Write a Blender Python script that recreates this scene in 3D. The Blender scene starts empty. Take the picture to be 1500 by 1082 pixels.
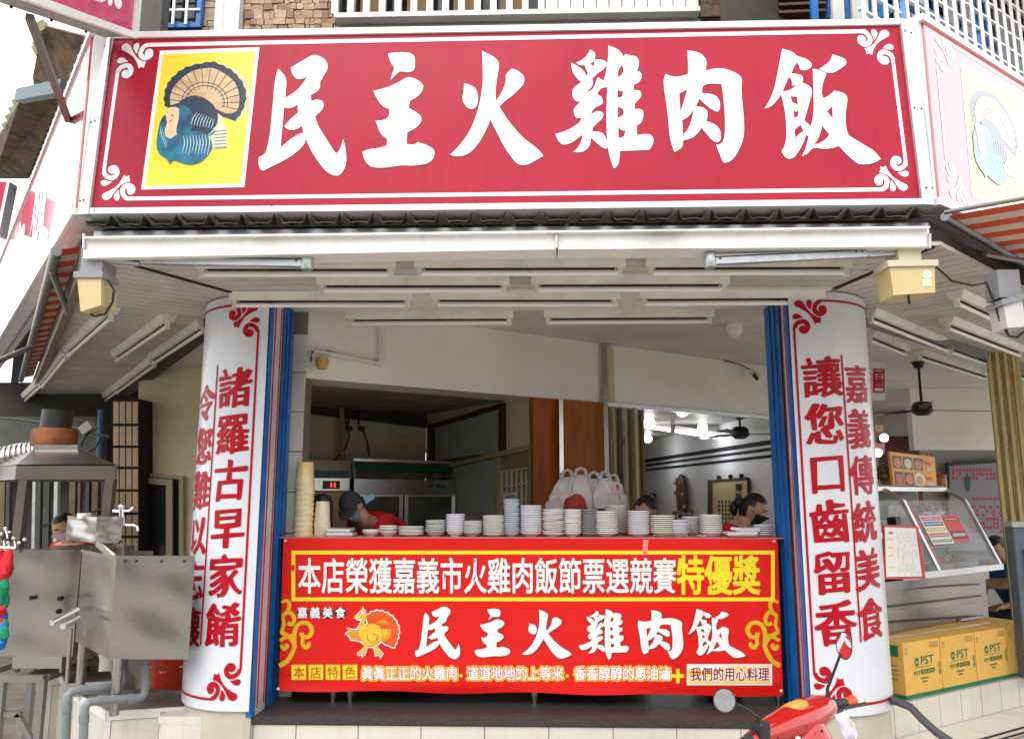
import bpy, bmesh, math, random
from mathutils import Vector, Matrix
from mathutils.geometry import tessellate_polygon
random.seed(7)
R = math.radians
# ------------------------------------------------------------------ camera, sky, sun, exposure
CAMZ, FPX, PITCH, YAW = 1.9, 1150.0, 9.2, 1.7
scene = bpy.context.scene
COL = scene.collection
cd = bpy.data.cameras.new('camera'); cam = bpy.data.objects.new('camera', cd); COL.objects.link(cam)
cam.location = (0, 0, CAMZ); cam.rotation_euler = (R(90 + PITCH), 0, R(YAW))
cd.sensor_width = 36; cd.lens = 36 * FPX / 1500; cd.clip_start = 0.05; cd.clip_end = 2000
scene.camera = cam
SUN_EL, SUN_AZ = 52, 200           # azimuth measured clockwise from +Y
world = bpy.data.worlds.new('World'); scene.world = world; world.use_nodes = True
wn, wl = world.node_tree.nodes, world.node_tree.links
for n in list(wn): wn.remove(n)
wo = wn.new('ShaderNodeOutputWorld'); bg = wn.new('ShaderNodeBackground'); sky = wn.new('ShaderNodeTexSky')
hs = wn.new('ShaderNodeHueSaturation')
sky.sky_type = 'NISHITA'; sky.sun_disc = False; sky.sun_elevation = R(SUN_EL); sky.sun_rotation = R(SUN_AZ)
sky.dust_density = 4.0; sky.air_density = 1.2
hs.inputs['Saturation'].default_value = 0.22
bg.inputs['Strength'].default_value = 0.15
cl_ = wn.new('ShaderNodeMix'); cl_.data_type = 'RGBA'; cl_.inputs['Factor'].default_value = .72; cl_.inputs[7].default_value = (9.6, 9.8, 10.0, 1)   # overcast layer
wl.new(sky.outputs[0], hs.inputs['Color']); wl.new(hs.outputs[0], cl_.inputs[6]); wl.new(cl_.outputs[2], bg.inputs['Color']); wl.new(bg.outputs[0], wo.inputs['Surface'])
sd = bpy.data.lights.new('sun', 'SUN'); sd.energy = .8; sd.angle = R(40); sd.color = (1, .97, .92)
sun = bpy.data.objects.new('sun', sd); COL.objects.link(sun)
az, el = R(SUN_AZ), R(SUN_EL)
sdir = Vector((math.sin(az) * math.cos(el), math.cos(az) * math.cos(el), math.sin(el)))
sun.rotation_euler = sdir.to_track_quat('Z', 'Y').to_euler()
vs = scene.view_settings
vs.view_transform = 'Standard'; vs.look = 'None'; vs.gamma = 1; vs.exposure = 0.8; vs.use_curve_mapping = False
scene.render.engine = 'CYCLES'
scene.cycles.max_bounces = 8; scene.cycles.diffuse_bounces = 5; scene.cycles.glossy_bounces = 4
scene.cycles.transparent_max_bounces = 12; scene.cycles.caustics_reflective = False; scene.cycles.caustics_refractive = False
scene.cycles.use_denoising = True; scene.cycles.sample_clamp_indirect = 6

# ------------------------------------------------------------------ measuring helpers
_p, _y = R(PITCH), R(YAW)
FW = Vector((-math.sin(_y) * math.cos(_p), math.cos(_y) * math.cos(_p), math.sin(_p)))
RT = Vector((math.cos(_y), math.sin(_y), 0)); UPV = RT.cross(FW)
C0 = Vector((0, 0, CAMZ))
def ray(px, py): return FW + RT * ((px - 750) / FPX) - UPV * ((py - 541) / FPX)
def U(px, py, Y):                  # point of the plane y = Y seen at photograph position (px, py)
    d = ray(px, py); return C0 + d * (Y / d.y)
def UZ(px, py, z):
    d = ray(px, py); return C0 + d * ((z - CAMZ) / d.z)
def UP(px, py, p0, n):
    d = ray(px, py); return C0 + d * ((Vector(p0) - C0).dot(n) / d.dot(n))

# ------------------------------------------------------------------ materials
MATS = {}
def mat(name, col, rough=0.6, metal=0.0, var=0.0, vscale=6.0, vcol=None, bump=0.0, bscale=40.0, coat=0.0, spec=0.5,
        streak=0.0, emit=0.0, trans=0.0, alpha=1.0, dirt=0.0, rvar=0.0, stretch=(1, 1, 1), ior=1.45, coat_ior=1.5):
    if name in MATS: return MATS[name]
    m = bpy.data.materials.new(name); m.use_nodes = True; nt = m.node_tree; N, L = nt.nodes, nt.links
    b = N['Principled BSDF']; MATS[name] = m
    c = (*col, 1) if len(col) == 3 else col
    b.inputs['Base Color'].default_value = c; b.inputs['Roughness'].default_value = rough; b.inputs['Metallic'].default_value = metal
    b.inputs['Coat Weight'].default_value = coat; b.inputs['Coat Roughness'].default_value = 0.08; b.inputs['Coat IOR'].default_value = coat_ior
    b.inputs['Specular IOR Level'].default_value = spec; b.inputs['Transmission Weight'].default_value = trans
    b.inputs['Alpha'].default_value = alpha; b.inputs['IOR'].default_value = ior
    if emit: b.inputs['Emission Color'].default_value = c; b.inputs['Emission Strength'].default_value = emit
    if not (var or bump or streak or dirt or rvar): return m
    tc = N.new('ShaderNodeTexCoord'); mp = N.new('ShaderNodeMapping'); mp.inputs['Scale'].default_value = stretch
    L.new(tc.outputs['Object'], mp.inputs[0]); vec = mp.outputs[0]
    cur = None
    def noise(scale, detail=5, v=vec):
        n = N.new('ShaderNodeTexNoise'); n.inputs['Scale'].default_value = scale; n.inputs['Detail'].default_value = detail
        L.new(v, n.inputs['Vector']); return n.outputs['Fac']
    def ramp(src, a, bb):
        r = N.new('ShaderNodeMapRange'); r.inputs['From Min'].default_value = a; r.inputs['From Max'].default_value = bb
        L.new(src, r.inputs['Value']); return r.outputs[0]
    def mix(fac, ca, cb):
        x = N.new('ShaderNodeMix'); x.data_type = 'RGBA'
        L.new(fac, x.inputs['Factor'])
        for k, v in ((6, ca), (7, cb)):
            if isinstance(v, tuple): x.inputs[k].default_value = v
            else: L.new(v, x.inputs[k])
        return x.outputs[2]
    cur = c
    if var:
        v2 = tuple(vcol) + (1,) if vcol else tuple(x * (1 - var) for x in c[:3]) + (1,)
        cur = mix(ramp(noise(vscale), .35, .68), cur, v2)
    if streak:
        ms = N.new('ShaderNodeMapping'); ms.inputs['Scale'].default_value = (14, 14, .7); L.new(tc.outputs['Object'], ms.inputs[0])
        cur = mix(ramp(noise(1.6, 4, ms.outputs[0]), .52, .75), cur, tuple(x * (1 - streak) for x in c[:3]) + (1,))
    if dirt:
        dk = mix(ramp(noise(2.3, 8), .55, .8), (0, 0, 0, 1), (dirt, dirt, dirt, 1))
        sp = N.new('ShaderNodeSeparateColor'); L.new(dk, sp.inputs[0])
        cur = mix(sp.outputs[0], cur, (0.10, 0.075, 0.045, 1))
    if not isinstance(cur, tuple): L.new(cur, b.inputs['Base Color'])
    if rvar:
        r = N.new('ShaderNodeMapRange'); r.inputs['From Min'].default_value = .3; r.inputs['From Max'].default_value = .7
        r.inputs['To Min'].default_value = max(.03, rough - rvar); r.inputs['To Max'].default_value = min(1, rough + rvar)
        L.new(noise(5), r.inputs['Value']); L.new(r.outputs[0], b.inputs['Roughness'])
    if bump:
        bp = N.new('ShaderNodeBump'); bp.inputs['Strength'].default_value = bump; bp.inputs['Distance'].default_value = 0.01
        L.new(noise(bscale, 4), bp.inputs['Height']); L.new(bp.outputs[0], b.inputs['Normal'])
    return m
# ------------------------------------------------------------------ mesh helpers
class MB:
    def __init__(s): s.v = []; s.f = []; s.smooth = []
    def add(s, vs, fs, sm=False):
        o = len(s.v); s.v += [Vector(v) for v in vs]; s.f += [tuple(o + i for i in f) for f in fs]; s.smooth += [sm] * len(fs); return s
    def box(s, lo, hi, M=None):
        x0, y0, z0 = lo; x1, y1, z1 = hi
        vs = [Vector(p) for p in ((x0,y0,z0),(x1,y0,z0),(x1,y1,z0),(x0,y1,z0),(x0,y0,z1),(x1,y0,z1),(x1,y1,z1),(x0,y1,z1))]
        if M: vs = [M @ v for v in vs]
        return s.add(vs, [(0,3,2,1),(4,5,6,7),(0,1,5,4),(1,2,6,5),(2,3,7,6),(3,0,4,7)])
    def bev(s, lo, hi, b=0.004, M=None):      # box with chamfered vertical+horizontal edges
        bm = bmesh.new(); bmesh.ops.create_cube(bm, size=1)
        for v in bm.verts: v.co = Vector([lo[i] + (v.co[i] + .5) * (hi[i] - lo[i]) for i in range(3)])
        bmesh.ops.bevel(bm, geom=bm.edges[:], offset=b, segments=1, affect='EDGES')
        vs = [v.co.copy() for v in bm.verts]
        for i, v in enumerate(bm.verts): v.index = i
        fs = [tuple(v.index for v in f.verts) for f in bm.faces]; bm.free()
        if M: vs = [M @ v for v in vs]
        return s.add(vs, fs)
    def hexa(s, b4, t4):                       # eight free corners, bottom 4 and top 4
        return s.add(list(b4) + list(t4), [(0,3,2,1),(4,5,6,7),(0,1,5,4),(1,2,6,5),(2,3,7,6),(3,0,4,7)])
    def prism(s, pts, z0, z1):                 # plan outline extruded in z
        n = len(pts); vs = [(p[0], p[1], z0) for p in pts] + [(p[0], p[1], z1) for p in pts]
        return s.add(vs, [tuple(range(n))[::-1], tuple(range(n, 2*n))] + [(i, (i+1) % n, n + (i+1) % n, n + i) for i in range(n)])
    def slab(s, pts, off):                     # planar polygon of 3D points thickened by vector off
        n = len(pts); pts = [Vector(p) for p in pts]; off = Vector(off)
        return s.add(pts + [p + off for p in pts], [tuple(range(n))[::-1], tuple(range(n, 2*n))] + [(i, (i+1) % n, n + (i+1) % n, n + i) for i in range(n)])
    def bar(s, a, b, w, h=None, up=(0, 0, 1)):
        a, b = Vector(a), Vector(b); h = h or w; d = (b - a).normalized(); u = Vector(up)
        if abs(d.dot(u)) > .98: u = Vector((0, 1, 0))
        x = d.cross(u).normalized() * w / 2; y = x.cross(d).normalized() * h / 2
        return s.hexa([a-x-y, a+x-y, a+x+y, a-x+y], [b-x-y, b+x-y, b+x+y, b-x+y])
    def tube(s, pts, r, n=10, caps=True):
        pts = [Vector(p) for p in pts]; rs = r if isinstance(r, (list, tuple)) else [r] * len(pts)
        rings = []; prev = None
        for i, p in enumerate(pts):
            d = (pts[min(i+1, len(pts)-1)] - pts[max(i-1, 0)]).normalized()
            if prev is None:
                u = Vector((0, 0, 1)) if abs(d.z) < .9 else Vector((1, 0, 0)); x = d.cross(u).normalized()
            else: x = (prev - d * prev.dot(d)).normalized()
            prev = x; y = d.cross(x)
            rings.append([p + (x * math.cos(2*math.pi*k/n) + y * math.sin(2*math.pi*k/n)) * rs[i] for k in range(n)])
        vs = [q for ring in rings for q in ring]
        fs = [(i*n+k, i*n+(k+1) % n, (i+1)*n+(k+1) % n, (i+1)*n+k) for i in range(len(pts)-1) for k in range(n)]
        s.add(vs, fs, True)
        if caps: s.add(rings[0], [tuple(range(n))[::-1]]); s.add(rings[-1], [tuple(range(n))])
        return s
    def lathe(s, prof, n=20, c=(0, 0, 0), M=None):
        vs = []; c = Vector(c)
        for r, z in prof:
            for k in range(n):
                a = 2*math.pi*k/n; p = Vector((r*math.cos(a), r*math.sin(a), z)); vs.append((M @ p if M else p) + c)
        fs = [(i*n+k, i*n+(k+1) % n, (i+1)*n+(k+1) % n, (i+1)*n+k) for i in range(len(prof)-1) for k in range(n)]
        return s.add(vs, fs, True)
    def ball(s, c, r, n=14, sc=(1, 1, 1), M=None):
        c = Vector(c); m = n // 2; vs = []
        for i in range(m + 1):
            t = math.pi * i / m
            for k in range(n):
                a = 2*math.pi*k/n; p = Vector((r*sc[0]*math.sin(t)*math.cos(a), r*sc[1]*math.sin(t)*math.sin(a), r*sc[2]*math.cos(t)))
                vs.append((M @ p if M else p) + c)
        return s.add(vs, [(i*n+k, (i+1)*n+k, (i+1)*n+(k+1) % n, i*n+(k+1) % n) for i in range(m) for k in range(n)], True)
    def build(s, name, m, parent=None, label=None):
        me = bpy.data.meshes.new(name)
        base = Vector((0, 0, 0))
        if parent is not None:
            q = parent
            while q is not None: base += q.location; q = q.parent
        me.from_pydata([v - base for v in s.v], [], s.f); me.validate()
        for p, sm in zip(me.polygons, s.smooth): p.use_smooth = sm
        if any(s.smooth): me.set_sharp_from_angle(angle=R(42))
        me.materials.append(m)
        o = bpy.data.objects.new(name, me); COL.objects.link(o)
        if parent is not None: o.parent = parent
        if label: o['label'] = label
        return o
def tag(o, label, cat, group=None, kind=None):
    o['label'] = label; o['category'] = cat
    if group: o['group'] = group
    if kind: o['kind'] = kind
    return o
def thing(name, label, cat, loc=(0, 0, 0), group=None):
    o = bpy.data.objects.new(name, None); o.empty_display_size = .1; COL.objects.link(o); o.location = loc
    return tag(o, label, cat, group)
def struct(o): o['kind'] = 'structure'; return o
def copy_tree(o, parent=None):
    c = o.copy(); COL.objects.link(c); c.parent = parent
    for ch in list(o.children): copy_tree(ch, c)
    return c
def solo(mb, name, m, label, cat, group=None):      # a thing that is one mesh, origin at its base centre
    c = sum(mb.v, Vector()) / len(mb.v); c.z = min(v.z for v in mb.v)
    mb.v = [v - c for v in mb.v]; o = mb.build(name, m); o.location = c
    return tag(o, label, cat, group)

# ------------------------------------------------------------------ flat print: outlines, strokes, glyphs
def smooth_outline(pts, sub=3, corner=48):
    n = len(pts); P = [Vector((p[0], p[1])) for p in pts]; out = []
    def sharp(i):
        a, b = P[i] - P[i-1], P[(i+1) % n] - P[i]
        if a.length < 1e-6 or b.length < 1e-6: return True
        return abs(math.degrees(a.angle(b))) > corner
    S = [sharp(i) for i in range(n)]
    for i in range(n):
        p1, p2 = P[i], P[(i+1) % n]
        t1 = Vector((0, 0)) if S[i] else (p2 - P[i-1]) * .5
        t2 = Vector((0, 0)) if S[(i+1) % n] else (P[(i+2) % n] - p1) * .5
        for k in range(sub):
            t = k / sub; t2_, t3 = t*t, t*t*t
            if S[i] and S[(i+1) % n]:
                out.append(p1.lerp(p2, t)); continue
            if S[i]: t1 = (p2 - p1) - t2 * .3
            if S[(i+1) % n]: t2 = (p2 - p1) - t1 * .3
            out.append(p1*(2*t3-3*t2_+1) + t1*(t3-2*t2_+t) + p2*(-2*t3+3*t2_) + t2*(t3-t2_))
    return out
def fill(outer, holes=()):          # 2D polygon with holes -> verts, tris
    loops = [[Vector((p[0], p[1], 0)) for p in outer]] + [[Vector((p[0], p[1], 0)) for p in h] for h in holes]
    tris = tessellate_polygon(loops); vs = [v for l in loops for v in l]
    return [(v.x, v.y) for v in vs], [tuple(t) for t in tris]
def stroke(path, widths, n=5):      # brush stroke outline
    P = [Vector(p) for p in path]
    if not isinstance(widths, (list, tuple)): widths = [widths] * len(P)
    Q, W = [], []
    for i in range(len(P) - 1):
        p0 = P[max(i-1, 0)]; p1, p2 = P[i], P[i+1]; p3 = P[min(i+2, len(P)-1)]
        for k in range(n):
            t = k / n
            Q.append(.5*((2*p1) + (p2-p0)*t + (2*p0-5*p1+4*p2-p3)*t*t + (3*p1-p0-3*p2+p3)*t**3)); W.append(widths[i]*(1-t)+widths[i+1]*t)
    Q.append(P[-1]); W.append(widths[-1])
    L_, R_ = [], []
    for i, q in enumerate(Q):
        d = (Q[min(i+1, len(Q)-1)] - Q[max(i-1, 0)]).normalized(); nrm = Vector((-d.y, d.x)) * W[i] / 2
        L_.append(q + nrm); R_.append(q - nrm)
    vs = [tuple(p) for p in L_ + R_]; m = len(Q)
    return vs, [(i, i+1, m+i+1, m+i) for i in range(m-1)]
def disc(c, r, n=18, sx=1, sy=1):
    return [(c[0] + sx*r*math.cos(2*math.pi*k/n), c[1] + sy*r*math.sin(2*math.pi*k/n)) for k in range(n)]
def rectpts(x0, y0, x1, y1): return [(x0, y0), (x1, y0), (x1, y1), (x0, y1)]
class Print:                         # gathers flat shapes in a surface's own 2D coordinates
    def __init__(s): s.v = []; s.f = []; s.n = 0
    def poly(s, outer, holes=()):
        v, f = fill(outer, holes); return s.raw(v, f)
    def raw(s, v, f):
        s.n += 1; h0 = (s.n % 9)*5e-5; o = len(s.v); s.v += [(p[0], p[1], h0 + (p[2] if len(p) > 2 and not isinstance(p, Vector) else 0)) for p in v]; s.f += [tuple(o+i for i in t) for t in f]; return s
    def stroke(s, path, w, n=5): v, f = stroke(path, w, n); return s.raw(v, f)
    def frame(s, x0, y0, x1, y1, t):
        for r in ((x0, y0, x1, y0+t), (x0, y1-t, x1, y1), (x0, y0+t, x0+t, y1-t), (x1-t, y0+t, x1, y1-t)): s.poly(rectpts(*r))
        return s
    def ornament(s, f):              # corner scroll; f maps its own coordinates (corner at top right) to the surface
        sc1 = ([(330,213),(400,235),(462,300),(495,400),(465,470),(390,515),(310,500),(245,440),(250,370)], [90,95,100,105,112,112,105,90,60])
        sh = lambda p: (1180 - p[1] * 1.0, 1180 - p[0] * 1.0)
        for k in (0, 1):
            q = [(x, y) for x, y in sc1[0]]
            if k: q = [sh(p) for p in q]
            v, fc = stroke(q, sc1[1], 4); s.raw([f(p) for p in v], fc)
            c = (300, 400) if not k else sh((300, 400)); s.poly([f(p) for p in disc(c, 98, 14)])
        pet = [(600,168),(655,200),(675,260),(655,330),(580,425),(565,340),(540,250),(555,185)]
        s.poly([f(p) for p in smooth_outline(pet, 2)]); s.poly([f(sh(p)) for p in smooth_outline(pet, 2)])
        s.poly([f(p) for p in smooth_outline([(840,178),(910,205),(950,265),(930,325),(850,365),(740,425),(640,500),(580,580),(530,670),(500,760),(450,720),(375,740),(365,660),(335,605),(430,585),(520,540),(620,440),(690,330),(750,225)], 2)])
        return s
    def obj(s, name, m, surf, parent, off=.002, thick=0, cut=None, label=None):
        v, f = s.v, s.f
        if cut:
            bm = bmesh.new(); bv = [bm.verts.new(p) for p in v]
            for t in f:
                try: bm.faces.new([bv[i] for i in t])
                except ValueError: pass
            x0, x1, st = cut; x = x0
            while x < x1:
                bmesh.ops.bisect_plane(bm, geom=bm.verts[:] + bm.edges[:] + bm.faces[:], plane_co=(x, 0, 0), plane_no=(1, 0, 0)); x += st
            for i, q in enumerate(bm.verts): q.index = i
            v = [tuple(q.co) for q in bm.verts]; f = [tuple(q.index for q in t.verts) for t in bm.faces]; bm.free()
        mb = MB(); mb.add([surf(a, b, off + h) for a, b, h in v], f)
        return mb.build(name, m, parent, label)
_GL = {}
def glyphs(text, bold=0.0, sx=1.0, sy=.8, swell=0.0):
    """each character as ((x,y) verts, faces), scaled so that its em box is 0..1, y down; stroke weight by outline offset"""
    res = []
    for ch in text:
        key = (ch, bold, sx, sy, swell)
        if key not in _GL:
            cu = bpy.data.curves.new('glyph', 'FONT'); cu.body = ch; cu.resolution_u = 3
            o = bpy.data.objects.new('glyph', cu); COL.objects.link(o)
            dg = bpy.context.evaluated_depsgraph_get(); me = bpy.data.meshes.new_from_object(o.evaluated_get(dg))
            vs = [(v.co.x, .84 - v.co.y) for v in me.vertices]; fs = [tuple(p.vertices) for p in me.polygons]
            bpy.data.objects.remove(o); bpy.data.meshes.remove(me); bpy.data.curves.remove(cu)
            if bold:         # heavier strokes: the glyph repeated round a small circle, each copy a hair higher
                V, F = [], []
                for k in range(9):
                    dx, dy = (0, 0) if k == 8 else (bold*sx*math.cos(k*math.pi/4 + .39), bold*sy*math.sin(k*math.pi/4 + .39))
                    wv = lambda x, y: 1 + swell*math.sin(7.3*x + 2.1*y + ord(ch) % 7)*math.cos(6.1*y - 1.3*x)
                    o_ = len(V); V += [(x + dx*wv(x, y), y + dy*wv(x, y), k*4e-5) for x, y in vs]; F += [tuple(o_ + i for i in f) for f in fs]
                vs, fs = V, F
            _GL[key] = (vs, fs)
        res.append(_GL[key])
    return res
def brushy(v, amt, seed):            # hand-written unevenness: rise to the right, swelling strokes
    out = []
    for x, y, *h in v:
        dx = amt * (math.sin(9*x + seed) * math.cos(7*y + 2*seed)); dy = amt * (math.sin(8*y + 1.7*seed) * math.cos(10*x + seed))
        out.append((x + dx, y + dy - .07 * (x - .5), *h))
    return out
def put_text(pr, text, x0, y0, cw, ch, bold=0.0, dx=None, dy=0.0, brush=0.0):
    """em boxes of cw x ch laid from (x0, y0), stepping dx, dy"""
    dx = cw if dx is None else dx
    for i, (v, f) in enumerate(glyphs(text, bold)):
        if brush: v = brushy(v, brush, i * 1.3 + len(text))
        pr.raw([(x0 + i*dx + p[0]*cw, y0 + i*dy + p[1]*ch, *p[2:]) for p in v], f)
    return pr
# ------------------------------------------------------------------ palette
M_white = mat('white_paint', (.72, .71, .66), .45, var=.08, vscale=3, dirt=.25, bump=.05)
M_cream = mat('cream_plaster', (.80, .70, .48), .8, var=.12, vscale=2.5, dirt=.2, bump=.15, bscale=60)
M_wallw = mat('white_wall', (.86, .83, .76), .4, var=.08, vscale=2, dirt=.12, bump=.04)
M_ceil = mat('ceiling_white', (.76, .72, .66), .6, var=.12, vscale=2, dirt=.15)
M_plank = mat('soffit_plank', (.56, .52, .47), .5, var=.18, vscale=5, dirt=.45, bump=.06)
M_fix = mat('fixture_enamel', (.76, .74, .64), .4, var=.15, vscale=8, dirt=.5)
M_tube = mat('tube_glass', (.82, .82, .8), .25)
M_blk = mat('black_plastic', (.02, .02, .022), .4)
M_gal = mat('galvanised_steel', (.55, .58, .6), .38, metal=.7, var=.2, vscale=18, dirt=.25)
M_steel = mat('stainless_steel', (.40, .385, .36), .25, metal=1, var=.14, vscale=1.2, rvar=.05)
M_steelb = mat('brushed_steel', (.46, .45, .43), .25, metal=1, var=.15, vscale=2, rvar=.06)
M_blue = mat('blue_paint', (.012, .15, .50), .38, var=.3, vscale=6, dirt=.35, bump=.1, bscale=30)
M_gran = mat('granite', (.055, .05, .047), .4, var=.5, vscale=60, bump=.05)
M_tile = mat('cream_tile', (.66, .63, .54), .22, var=.1, vscale=2.2, dirt=.3, streak=.12)
M_grout = mat('grout', (.18, .165, .14), .9)
M_conc = mat('concrete', (.42, .40, .36), .85, var=.3, vscale=2, bump=.3, dirt=.3)
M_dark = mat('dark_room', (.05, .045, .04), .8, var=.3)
M_red = mat('sign_red', (.39, .009, .033), .45, var=.12, vscale=2, coat=.05, spec=.25, streak=.16)
M_wprint = mat('sign_white', (.83, .83, .82), .4)
M_frame = mat('sign_frame', (.78, .79, .80), .4, metal=.2, var=.06, vscale=9, dirt=.2)
M_brown = mat('brown_wood', (.42, .115, .018), .55, var=.3, vscale=5, stretch=(3, 3, .6), spec=.2)
M_dbrown = mat('dark_brown', (.09, .035, .02), .45, var=.3, vscale=8)
M_rubber = mat('rubber', (.03, .03, .032), .55)
M_black_line = mat('joint_shadow', (.015, .013, .012), .9)  # plain black of joints, slots, seams and dark trim
ZP, ZI, ZS, ZC = .742, .45, 3.04, 3.12     # platform top, soffit, interior ceiling
E1, E2 = Vector((.82, .57, 0)).normalized(), Vector((-.57, .82, 0)).normalized()
RD = Vector((math.sin(R(47)), math.cos(R(47)), 0)); RN = Vector((RD.y, -RD.x, 0))   # right street: along, outwards
LD = Vector((-math.sin(R(35)), math.cos(R(35)), 0)); LN = Vector((-LD.y, LD.x, 0))  # left street: along, outwards

cb = [UZ(1328, 1025, ZP), UZ(1383, 1013, ZP), UZ(1436, 1001, ZP), UZ(1480, 992, ZP)]
dirc = (cb[3] - cb[0]); dirc.z = 0; Lc = dirc.length/3; dirc.normalize(); nc = Vector((dirc.y, -dirc.x, 0))
_e = cb[0] + nc*.015; face0 = _e - dirc*((_e.y - 4.38)/dirc.y); face0.z = 0
# ------------------------------------------------------------------ ground, platform
g = MB().box((-300, -300, -.2), (300, 300, 0)).build('ground', M_conc); struct(g)
PFL = [(-2.02, 4.38), (1.6, 4.6), (1.6 + RD.x*14, 4.6 + RD.y*14), (2, 22), (-12, 22), (-2.02 + LD.x*14, 4.7 + LD.y*14)]
PFI = [(x*.995, y + .02) for x, y in PFL]
fl = struct(MB().prism(PFI, .02, ZI).build('floor', mat('interior_floor', (.62, .58, .52), .35, var=.15, vscale=3)))
for nm, p in (('floor_platform', [(-2.0, 4.379), (face0.x - .003, 4.379), (face0.x - .103, 5.15), (-2.0, 5.15)]),
              ('floor_platform_right', [(face0.x, 4.38), (face0.x + dirc.x*14, 4.38 + dirc.y*14), (face0.x + dirc.x*14 - nc.x*.9, 4.38 + dirc.y*14 - nc.y*.9), (face0.x - .1, 5.3)]),
              ('floor_platform_left', [(-2.005, 4.4), (-2.005, 5.4), (-2.02 + LD.x*14 - LN.x*.8, 4.7 + LD.y*14 - LN.y*.8), (-2.02 + LD.x*14, 4.7 + LD.y*14)])):
    struct(MB().prism(p, .01, ZP).build(nm, M_conc))
# granite edge of the counter platform and tile facing below it
gr = struct(MB().box((-1.66, 4.352, ZP - .022), (1.66, 4.9, ZP + .012)).build('granite_slab', M_gran))
struct(MB().box((-2.012, 4.366, ZP - .033), (-1.662, 5.39, ZP + .004)).build('platform_cap', M_tile))
st = bpy.data.objects.new('platform_wall', None); COL.objects.link(st); struct(st)
MB().box((-2.0, 4.374, .0), (face0.x - .004, 4.378, ZP - .003)).build('mortar_bed', M_grout, st)
xs = [-2.0, -1.66] + [U(px, 1065, 4.37).x for px in (371, 434, 525, 617, 710, 804, 898, 991, 1085, 1178, 1215)] + [1.66, face0.x - .002]
tm = {}
for r0, r1 in ((.40, ZP - .034), (.08, .396)):
    for a, b in zip(xs, xs[1:]): MB().bev((a + .002, 4.366, r0), (b - .002, 4.373, r1), .0015).build('tile', M_tile, st)

for y0 in (4.38, 4.72, 5.06):
    for z0, z1 in ((.40, ZP - .005), (.08, .396)): MB().bev((-2.012, y0, z0), (-2.001, y0 + .335, z1), .0015).build('tile', M_tile, st)
# ------------------------------------------------------------------ the two rounded corner columns
def column_surf(cx, cyy, rad, side):
    """arc-length s from the flat front's inner edge round to the side street, z up"""
    def f(s, z, off=0):
        flat = abs(cx - xe)
        if s < flat: return Vector((xe + side * s, cyy - rad - off, z))
        t = (s - flat) / rad; r = rad + off
        return Vector((cx + side * r * math.sin(t), cyy - r * math.cos(t), z))
    xe = {-1: -1.506, 1: 1.411}[side]
    return f
def inv_col(px, py, cx, cyy, rad, side):       # photograph position -> (s, z) on a column
    d = ray(px, py); a = d.x**2 + d.y**2; b = -2*(d.x*cx + d.y*cyy); c = cx*cx + cyy*cyy - rad*rad
    disc_ = b*b - 4*a*c; xe = {-1: -1.506, 1: 1.411}[side]; flat = abs(cx - xe)
    t = (-b - math.sqrt(max(disc_, 0))) / (2*a); p = C0 + d*t
    if (p.x - cx) * side < 0:
        p = U(px, py, cyy - rad); return (abs(p.x - xe), p.z)
    return (flat + rad * math.atan2((p.x - cx) * side, cyy - p.y), p.z)
M_skin = mat('column_white', (.66, .68, .73), .3, var=.06, vscale=1.5, coat=.12, streak=.06, dirt=.16)
M_ink = mat('column_red_ink', (.40, .003, .012), .4, coat=.06, spec=.25)
M_core = mat('column_tile', (.55, .50, .40), .4, var=.15, dirt=.3)
RAD = .42; ZB, ZT = .79, ZS - .012
cols = {}
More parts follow.
